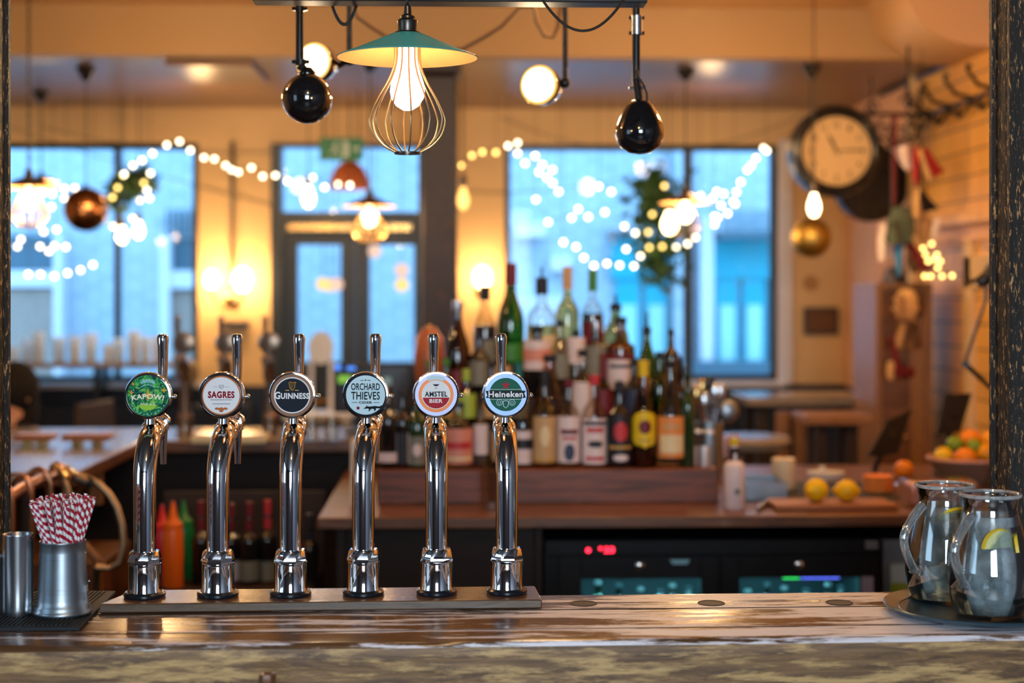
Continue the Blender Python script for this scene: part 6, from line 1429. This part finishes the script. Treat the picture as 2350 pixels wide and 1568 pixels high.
fairy('fairy lights rising to the top corner by the white window frame',[(1608,450),(1635,455),(1645,440),(1661,445),(1683,463),(1690,441),(1700,418),(1715,390),(1724,380),(1735,363),(1752,340),(1760,346)],8.35)
fairy('second strand of fairy lights by the white window frame',[(1640,515),(1647,500),(1640,497),(1670,490),(1655,472),(1687,468)],8.5)
for p,q,sg,lab in (((20,290),(620,470),.02,'thin wire crossing before the street window'),((90,290),(620,350),.05,'thin wire from the small ceiling hook to the door frame'),((1150,270),(1840,265),.20,'thin sagging wire near the window head'),((1060,440),(1460,400),.04,'thin wire crossing the larger window')):
    cord('thin_wire', catenary(PT(*p,FW-.004),PT(*q,FW-.004),sg), .0025, lab)
# ================================================================== station clock on its scroll bracket
Yc = 7.25; c = PT(1919,347,Yc); s = SCL(1919,Yc); t = T('station_clock','round black station clock with a cream dial hung from an iron scroll bracket','clock',c,radians(0))
r = 106*s
M['dial'] = P('cream_dial', srgb(226,190,130), .5, var=.06, vs=8)
Cm = rotm('X',pi/2)
mkobj('case', B(Cm).lathe([(0,-.13),(r*.80,-.13),(r*.98,-.10),(r*.99,-.02),(r,.0),(r*.95,.022),(r*.84,.030),(r*.76,.020),(r*.74,.006),(0,.006)],seg=72), M['blackmetal'], t, ang=40)
dl = mkobj('dial', B().disc(0,0,r*.745,.005,.009,seg=64), M['dial'], t, smooth=False)
b = B()
for i in range(60):
    a = 2*pi*i/60; l_ = .06 if i%5==0 else .03; r0_,r1_=r*.70,r*(.70-l_); wd=.0012 if i%5 else .0022
    b.poly([(r0_*cos(a)-wd*sin(a),r0_*sin(a)+wd*cos(a)),(r0_*cos(a)+wd*sin(a),r0_*sin(a)-wd*cos(a)),(r1_*cos(a)+wd*sin(a),r1_*sin(a)-wd*cos(a)),(r1_*cos(a)-wd*sin(a),r1_*sin(a)+wd*cos(a))],.0088,.0100)
mkobj('minute_marks', b, M['b_black'], dl, smooth=False)
b = B()
for i in range(1,13):
    a = pi/2-2*pi*i/12; text_bm(b,str(i),r*.56*cos(a),r*.56*sin(a),.026 if i>9 else .014,.024,None,.0100,.02)
mkobj('numerals', b, M['b_black'], dl, smooth=False)
def hand(ang,L,wd,w0): 
    a = pi/2-ang; d=Vector((cos(a),sin(a))); n_=Vector((-d.y,d.x)); p=lambda u,v:(d.x*u+n_.x*v,d.y*u+n_.y*v)
    return B().poly([p(-.02,-wd*.5),p(L*.7,-wd),p(L,0),p(L*.7,wd),p(-.02,wd*.5)],w0,w0+.002)
mkobj('hour_hand', hand(radians(332),r*.42,.0065,.011), M['b_black'], t, smooth=False); mkobj('minute_hand', hand(radians(88),r*.64,.0038,.0135), M['b_black'], t, smooth=False)
mkobj('hub', B(Cm).cyl((0,0,.009),(0,0,.018),.007,.007,16), M['brass'], t)
# scroll bracket from the boarded wall to the clock
ib = T('scroll_bracket','wrought iron scroll bracket reaching from the boarded wall to the station clock','bracket',(0,0,0))
yB = 7.40
def spiral(px,py,r0,turns,Y,a0,d=1,n_=26,rt=.006):
    c_=PT(px,py,Y); s_=SCL(px,Y); return [(c_.x+r0*s_*(1-.8*i/n_)*cos(a0+d*turns*2*pi*i/n_),Y,c_.z+r0*s_*(1-.8*i/n_)*sin(a0+d*turns*2*pi*i/n_)) for i in range(n_+1)]
mkobj('arm', B().tube([PT(1950,262,yB),PT(2040,262,yB),PT(2110,268,yB),(RX-.005,yB,PT(2110,268,yB).z)],.009,8), M['blackmetal'], ib)
mkobj('upright', B().tube([PT(2112,205,yB),PT(2112,420,yB)],.012,8).cyl(PT(2112,200,yB),PT(2112,215,yB),.004,.014,8), M['blackmetal'], ib)
for q in ((2000,250,18,1.2,0,1),(2085,235,20,1.3,pi,-1),(2030,300,26,1.3,pi/2,1),(2070,310,30,1.5,0,-1),(2045,335,20,1.2,pi,1),(2095,300,22,1.2,pi/2,1)):
    mkobj('scroll', B().tube(spiral(q[0],q[1],q[2],q[3],yB,q[4],q[5]),.0055,6), M['blackmetal'], ib)
for k in range(5): mkobj('scroll', B().tube([PT(2020+k*16,280+k*6,yB),PT(2006+k*18,310+k*5,yB),PT(2030+k*16,338-k*4,yB),PT(2050+k*12,322,yB)],.0045,6), M['blackmetal'], ib)
mkobj('clock_rod', B().tube([PT(1935,262,yB),PT(1935,262,yB)+Vector((0,-.03,-.03)),Vector((PT(1935,262,yB).x,7.31,c.z+r*.9))],.008,8), M['blackmetal'], ib)
# black round drum behind the clock
c2 = PT(2003,420,7.62); s2 = SCL(2003,7.62); r2 = 88*s2
t = T('round_drum','large flat black round drum hanging behind the station clock','drum',c2,radians(8))
mkobj('drum_body', B(Cm).lathe([(0,-.06),(r2*.96,-.06),(r2,-.05),(r2,0),(r2*.97,.008),(0,.008)],seg=64), M['blackmetal'], t); mkobj('brass_rim', B(Cm).lathe([(r2*.99,-.064),(r2*1.01,-.06),(r2*1.01,-.052),(r2*.99,-.052)],seg=64,cap=False), M['midwood'], t)
mkobj('hanging_strap', B().tube([(0,.02,r2),(0,.02,SOF-c2.z)],.005,6), M['cable'], t)
# coat hooks along the boarded wall
ck = T('coat_hook_rail','black wrought iron coat hook rail mounted high on the boarded wall','coat rack',(0,0,0))
ys_ = [6.38,6.68,6.98,7.25]; zk = 1.66+ (HY-222)/F*6.7
mkobj('rail_bar', B().tube([(RX-.02,5.9,zk),(RX-.02,7.28,zk)],.010,8), M['blackmetal'], ck)
for y in ys_+[6.05]:
    b = B().tube([(RX-.02,y,zk),(RX-.10,y,zk+.02),(RX-.15,y-.02,zk+.075),(RX-.145,y-.03,zk+.10)],[.010,.010,.009,.016],8)
    b.tube([(RX-.02,y,zk-.01),(RX-.07,y,zk-.07),(RX-.12,y,zk-.06),(RX-.125,y,zk-.03)],[.009,.009,.010,.017],8); mkobj('hook', b, M['blackmetal'], ck)
    b = B().tube([(RX-.02,y+.02,zk-.02),(RX-.05,y+.10,zk-.075),(RX-.04,y+.17,zk-.05),(RX-.03,y+.15,zk-.02)],.008,6); mkobj('scroll', b, M['blackmetal'], ck)
# ------------------------------------------------------------------ hanging garland of flags and cloth bits, grouped on cords
for k,c_ in (('c_red',srgb(176,40,44)),('c_maroon',srgb(110,20,28)),('c_tan',srgb(170,128,84)),('c_green',srgb(84,96,78)),('c_blue',srgb(60,140,200)),('c_white',srgb(235,215,205)),('c_brown',srgb(104,72,48)),('c_cream',srgb(225,180,120)),('c_black',srgb(24,20,26))):
    M[k] = P('cloth_'+k[2:], c_, .8, var=.2, vs=30, bump=.2)
def cloth(px, quad, Y, mat, lab, name='bunting_flag', th=.006, group='flags and cloths hanging under the scroll bracket', cat='flag'):
    b = B(); P4 = [PT(x,y,Y) for x,y in quad]; n_=8; rows=[]
    m_ = len(P4)
    c_ = sum(P4,Vector())/m_; 
    def bulge(u,v): return th*3*sin(u*7+v*3)
    if m_ == 3: P4 = P4+[P4[2]]
    F_=[];Bk=[]
    for i in range(n_+1):
        for j in range(n_+1):
            u,v=i/n_,j/n_; p=(P4[0]*(1-u)+P4[1]*u)*(1-v)+(P4[3]*(1-u)+P4[2]*u)*v; w_=bulge(u,v)
            F_.append(b.v((p.x,p.y-th/2+w_,p.z))); Bk.append(b.v((p.x,p.y+th/2+w_,p.z)))
    ix=lambda i,j:i*(n_+1)+j
    for i in range(n_):
        for j in range(n_):
            b.f([F_[ix(i,j)],F_[ix(i+1,j)],F_[ix(i+1,j+1)],F_[ix(i,j+1)]]); b.f([Bk[ix(i,j)],Bk[ix(i,j+1)],Bk[ix(i+1,j+1)],Bk[ix(i+1,j)]])
    for i in range(n_):
        for (a_,c2_) in (((i,0),(i+1,0)),((i,n_),(i+1,n_)),((0,i),(0,i+1)),((n_,i),(n_,i+1))): b.f([F_[ix(*a_)],F_[ix(*c2_)],Bk[ix(*c2_)],Bk[ix(*a_)]])
    bmesh.ops.remove_doubles(b.b, verts=b.b.verts, dist=1e-5)
    return tag(mkobj(name, b, M[mat]), lab, cat, group)
Yg = 6.78
tag(mkobj('ceiling_hanger', B().tube([PT(2040,262,Yg+.02),PT(2130,262,Yg+.02)],.007,8).tube([PT(2085,262,Yg+.02),Vector((PT(2085,262,Yg).x,Yg+.02,CEIL))],.006,8), M['blackmetal']),'short iron hanger bar carrying the flags and cloths beside the clock bracket','bar')
cord('hanging_cord',[PT(2112,262,Yg+.02),PT(2112,420,Yg-.02),PT(2085,500,Yg),PT(2080,640,Yg),PT(2078,870,Yg)],.004,'dark cord down which the flags and cloth bundles hang')
cord('hanging_cord',[PT(2046,262,Yg+.02),PT(2046,430,Yg),PT(2044,860,Yg)],.003,'thin cord hanging nearest the dartboard under the scroll bracket')
cord('hanging_cord',[PT(2125,262,Yg+.02),PT(2125,430,Yg),PT(2110,760,Yg)],.003,'thin cord hanging nearest the boarded wall under the scroll bracket')
cloth(0,[(2046,340),(2092,330),(2092,388),(2080,392)],Yg,'c_white','white cloth corner hanging right beside the clock')
cloth(0,[(2094,338),(2112,336),(2112,420),(2098,424)],Yg-.01,'c_red','narrow red strip of flag under the bracket upright')
cloth(0,[(2108,336),(2135,345),(2166,395),(2140,410)],Yg-.03,'c_red','slanting red flag, uppermost of the hanging flags')
cloth(0,[(2104,345),(2115,340),(2142,412),(2134,420)],Yg-.04,'c_cream','thin cream stripe cloth crossing the slanting red flag')
cloth(0,[(2096,425),(2112,425),(2155,480),(2110,490)],Yg,'c_black','black cloth bundle beneath the slanting red flag')
cloth(0,[(2098,430),(2112,432),(2114,490),(2098,500)],Yg-.03,'c_cream','narrow cream cloth next to the black bundle')
def lump(px,py,rx,rz,mat,lab,Y=Yg,rot=0,name='cloth_bundle',cat='cloth'):
    c_=PT(px,py,Y); s_=SCL(px,Y); b=B(Matrix.Translation(c_)@Euler((0,rot,0)).to_matrix().to_4x4()); rd=random.Random(px*py); n_=14
    pr=[]
    for i in range(n_+1):
        a=pi*i/n_; pr.append((0 if i in(0,n_) else rx*s_*sin(a)**.7*(1+.12*sin(i*2.3+px)), -rz*s_*cos(a)))
    b.lathe(pr,seg=20,sy=.55)
    for v in b.b.verts: v.co += Vector((rd.gauss(0,.0022),rd.gauss(0,.0022),rd.gauss(0,.0022)))
    return tag(mkobj(name,b,M[mat],ang=80),lab,cat,'flags and cloths hanging under the scroll bracket')
lump(2068,520,32,46,'c_green','bulky grey-green cloth bundle hanging below the black drum')
cloth(0,[(2030,548),(2052,500),(2096,556),(2040,562)],Yg-.05,'c_green','grey-green cloth corner pointing towards the dartboard')
lump(2122,525,18,30,'c_tan','tan cloth bundle next to the grey-green one')
cloth(0,[(2016,512),(2036,512),(2044,588),(2018,600)],Yg+.0,'c_white','pinkish white pennant hanging behind the grey-green bundle')
cloth(0,[(2050,562),(2076,560),(2070,620),(2062,635)],Yg-.02,'c_blue','bright blue pointed pennant')
cloth(0,[(2076,558),(2096,556),(2148,620),(2118,624)],Yg-.03,'c_maroon','dark maroon slanting flag under the grey-green bundle')
lump(2100,600,16,26,'c_brown','brown cloth bundle beside the maroon slanting flag')
cloth(0,[(2145,498),(2160,502),(2152,552),(2138,550)],Yg-.05,'c_white','bright white strip of cloth next to the tan bundle')
lump(2080,700,27,36,'c_cream','cream puffed bundle hanging before the wooden cupboard')
lump(2066,705,10,30,'c_tan','golden tan bundle tucked beside the cream puffed one',Yg-.05)
lump(2105,690,16,40,'c_brown','brown bundle hanging behind the cream puffed one',Yg+.05)
cloth(0,[(2062,742),(2082,742),(2086,800),(2056,802)],Yg,'c_tan','tan cloth strip in front of the cupboard, nearer the dartboard')
cloth(0,[(2092,742),(2112,742),(2116,800),(2094,802)],Yg,'c_brown','brown cloth strip in front of the cupboard, farther from the dartboard')
cloth(0,[(2036,775),(2048,770),(2080,862),(2062,866)],Yg-.02,'c_maroon','maroon strip at the low end of the hanging cords')
lump(2074,855,26,14,'c_maroon','dark maroon bundle, lowest of the hanging cloths')
lump(2044,850,9,22,'c_cream','cream scrap hanging beside the lowest maroon bundle')
cloth(0,[(2050,262),(2057,262),(2056,470),(2049,470)],Yg+.012,'c_maroon','long dark red ribbon hanging across the black drum')
fairy('bundle of warm fairy lights tangled among the hanging cloths',[(2118,570),(2124,585),(2130,600),(2138,560),(2150,585),(2158,600),(2152,615),(2145,595),(2122,634),(2136,634),(2162,634),(2185,633)],Yg-.06,'fairy_y',r=.009)
# dartboard
yD = 7.85; zD = 1.66+(HY-683)/F*yD*1.0; t = T('dartboard','round dartboard on the peach side wall','dartboard',(RX-.032,yD,zD)); Dm = rotm('Y',-pi/2)
rD = .155
mkobj('board', B(Dm).lathe([(0,0),(rD,0),(rD,.028),(rD*.98,.032),(0,.032)],seg=48), M['blackmetal'], t)
b = B(Dm)
for i in range(20):
    for (r0,r1,off) in ((.2,.55,0),(.55,.62,1),(.62,.92,0),(.92,.97,1)):
        a0,a1=2*pi*i/20,2*pi*(i+1)/20; mi=(i+off)%2; z_0=.0325
        q=[b.v((rD*rr*cos(aa),rD*rr*sin(aa),z_0)) for rr,aa in ((r0,a0),(r1,a0),(r1,a1),(r0,a1))]; b.f(q,mi)
mkobj('segments', b, [P('dart_dark', srgb(40,34,34), .8), P('dart_pale', srgb(150,132,122), .8)], t, smooth=False); mkobj('bullseye', B(Dm).lathe([(0,.032),(rD*.12,.032),(rD*.12,.034),(0,.034)],seg=20), M['l_dkred'], t)
# picture frame on the far plaster
a,c = PT(1843,768,FW),PT(1922,705,FW); t = T('picture_frame','dark framed picture on the far plaster beside the white window frame','picture',((a.x+c.x)/2,FW-.001,(a.z+c.z)/2)); w_,h_=(c.x-a.x)/2,(c.z-a.z)/2
b = B().bb(-w_,w_,-.02,0,h_-.02,h_).bb(-w_,w_,-.02,0,-h_,-h_+.02).bb(-w_,-w_+.02,-.02,0,-h_+.02,h_-.02).bb(w_-.02,w_,-.02,0,-h_+.02,h_-.02); mkobj('frame', b, M['darkbronze'], t, smooth=False); mkobj('picture', B().bb(-w_+.02,w_-.02,-.012,-.002,-h_+.02,h_-.02), M['c_brown'], t, smooth=False)
tag(mkobj('small_plaque', B().disc(0,0,.045,0,.012,seg=24), M['c_tan'], loc=(XX(1860,FW),FW-.001,PT(1860,650,FW).z)),'small round plaque on the far plaster above the picture frame','plaque')
# tall wooden cupboard against the side wall
x0_,x1_ = XX(2010,6.95),XX(2140,6.95); zc0,zc1 = 0,PT(2070,650,6.95).z
t = T('wooden_cupboard','tall orange-brown wooden cupboard behind the hanging cloths','cupboard',((x0_+x1_)/2,6.95,0)); w_=(x1_-x0_)/2; w2=min(w_,RX-.06-(x0_+x1_)/2)
mkobj('carcass', B().bb(-w_,-w_+.03,0,.40,0,zc1).bb(w2-.03,w2,0,.40,0,zc1).bb(-w_+.03,w2-.03,.38,.40,0,zc1).bb(-w_+.03,w2-.03,0,.38,zc1-.03,zc1), M['midwood'], t, smooth=False, bev=.003)
mkobj('door_panel', B().bb(-w_+.032,w2-.032,.015,.035,.02,zc1-.032), M['backwood'], t, smooth=False); mkobj('inner_frame', B().bb(w2-.10,w2-.034,.004,.0145,.02,zc1-.032), M['midwood'], t, smooth=False); mkobj('door_knob', B().sph((0,0,1.0),.014,12), M['brass'], t)
# tables and seats by the larger window
Ytb = 7.55; ztb = PT(1860,918,Ytb-.3).z
def tbl(x0,x1,y0,y1,z,lab,mat='sidetop',name='high_table'):
    cx_,cy_=(x0+x1)/2,(y0+y1)/2; t = T(name,lab,'table' if 'table' in name else 'bench',(cx_,cy_,0)); hx,hy2=(x1-x0)/2,(y1-y0)/2
    mkobj('tabletop' if 'table' in name else 'seat', B().bb(-hx,hx,-hy2,hy2,z-.04,z), M[mat], t, bev=.006)
    for a_ in (-1,1):
        for c_ in (-1,1): mkobj('leg', B().bb(a_*(hx-.08)-.025,a_*(hx-.08)+.025,c_*(hy2-.08)-.025,c_*(hy2-.08)+.025,0,z-.041), M['darkwood'], t, smooth=False)
    return t
tbl(XX(1725,7.3),RX-.25,7.40,7.90,ztb,'high grey-topped table by the larger window')
tbl(XX(1845,6.6),XX(2000,6.6),6.55,6.85,PT(1900,955,6.55).z,'brown wooden bench seat in front of the high grey table','midwood','wooden_bench')
# turned orange legs / stool at the table
for i,px in enumerate((1797,1838)):
    x_=XX(px,7.0); hh=PT(px,945,7.0).z; b = B().lathe([(.022,0),(.03,.05),(.02,.12),(.034,.3),(.03,.6),(.022,.7),(.034,.75),(.034,hh)],(0,0,0),20); tag(mkobj('turned_post', b, M['midwood'], loc=(x_,7.0,0)),('turned orange-brown post standing beneath the grey table','second turned post next to the wooden bench')[i],'post')
t = T('leather_stool','orange-brown curved stool between the bottles and the grey table','stool',(XX(1725,6.4),6.4,0)); zst=PT(1725,1000,6.4).z
mkobj('seat', B().lathe([(0,zst-.05),(.15,zst-.05),(.165,zst-.02),(.15,zst),(0,zst)],seg=28), M['sidetop'], t)
for i in range(4):
    a=pi/4+i*pi/2; mkobj('leg', B().tube([(.12*cos(a),.12*sin(a),zst-.05),(.17*cos(a),.17*sin(a),zst-.16),(.19*cos(a),.19*sin(a),0)],.014,8), M['midwood'], t)
t = T('window_bench','dark low bench unit under the larger window','bench',(0,0,0)); mkobj('bench_box', B().bb(XX(1180,8.6),RX-.05,8.45,8.95,0,.46), M['darkwood'], t, smooth=False); mkobj('cushion', B().bb(XX(1180,8.6),RX-.05,8.45,8.95,.461,.54), M['bluewain'], t, bev=.02)
# pale lampshade / chair shape by the door
p = PT(733,800,8.0); t = T('white_chair','white rounded chair back in front of the first door pane','chair',(p.x,8.0,0))
mkobj('backrest', B(Matrix.Translation((0,.1,p.z))).poly([(.058*cos(a)*1.1,.085*sin(a)) for a in [2*pi*i/28 for i in range(28)]],-.015,.015), M['white'], t); zst=p.z-.36
mkobj('seat', B().bb(-.17,.17,-.17,.12,zst,zst+.04), M['white'], t, bev=.01); mkobj('back_post', B().tube([(-.05,.1,zst+.04),(-.05,.1,p.z-.05)],.012,8).tube([(.05,.1,zst+.04),(.05,.1,p.z-.05)],.012,8), M['white'], t)
for a_,c_ in ((-.14,-.14),(.14,-.14),(-.14,.1),(.14,.1)): mkobj('leg', B().tube([(a_,c_,zst),(a_*1.1,c_*1.1,0)],.013,8), M['white'], t)
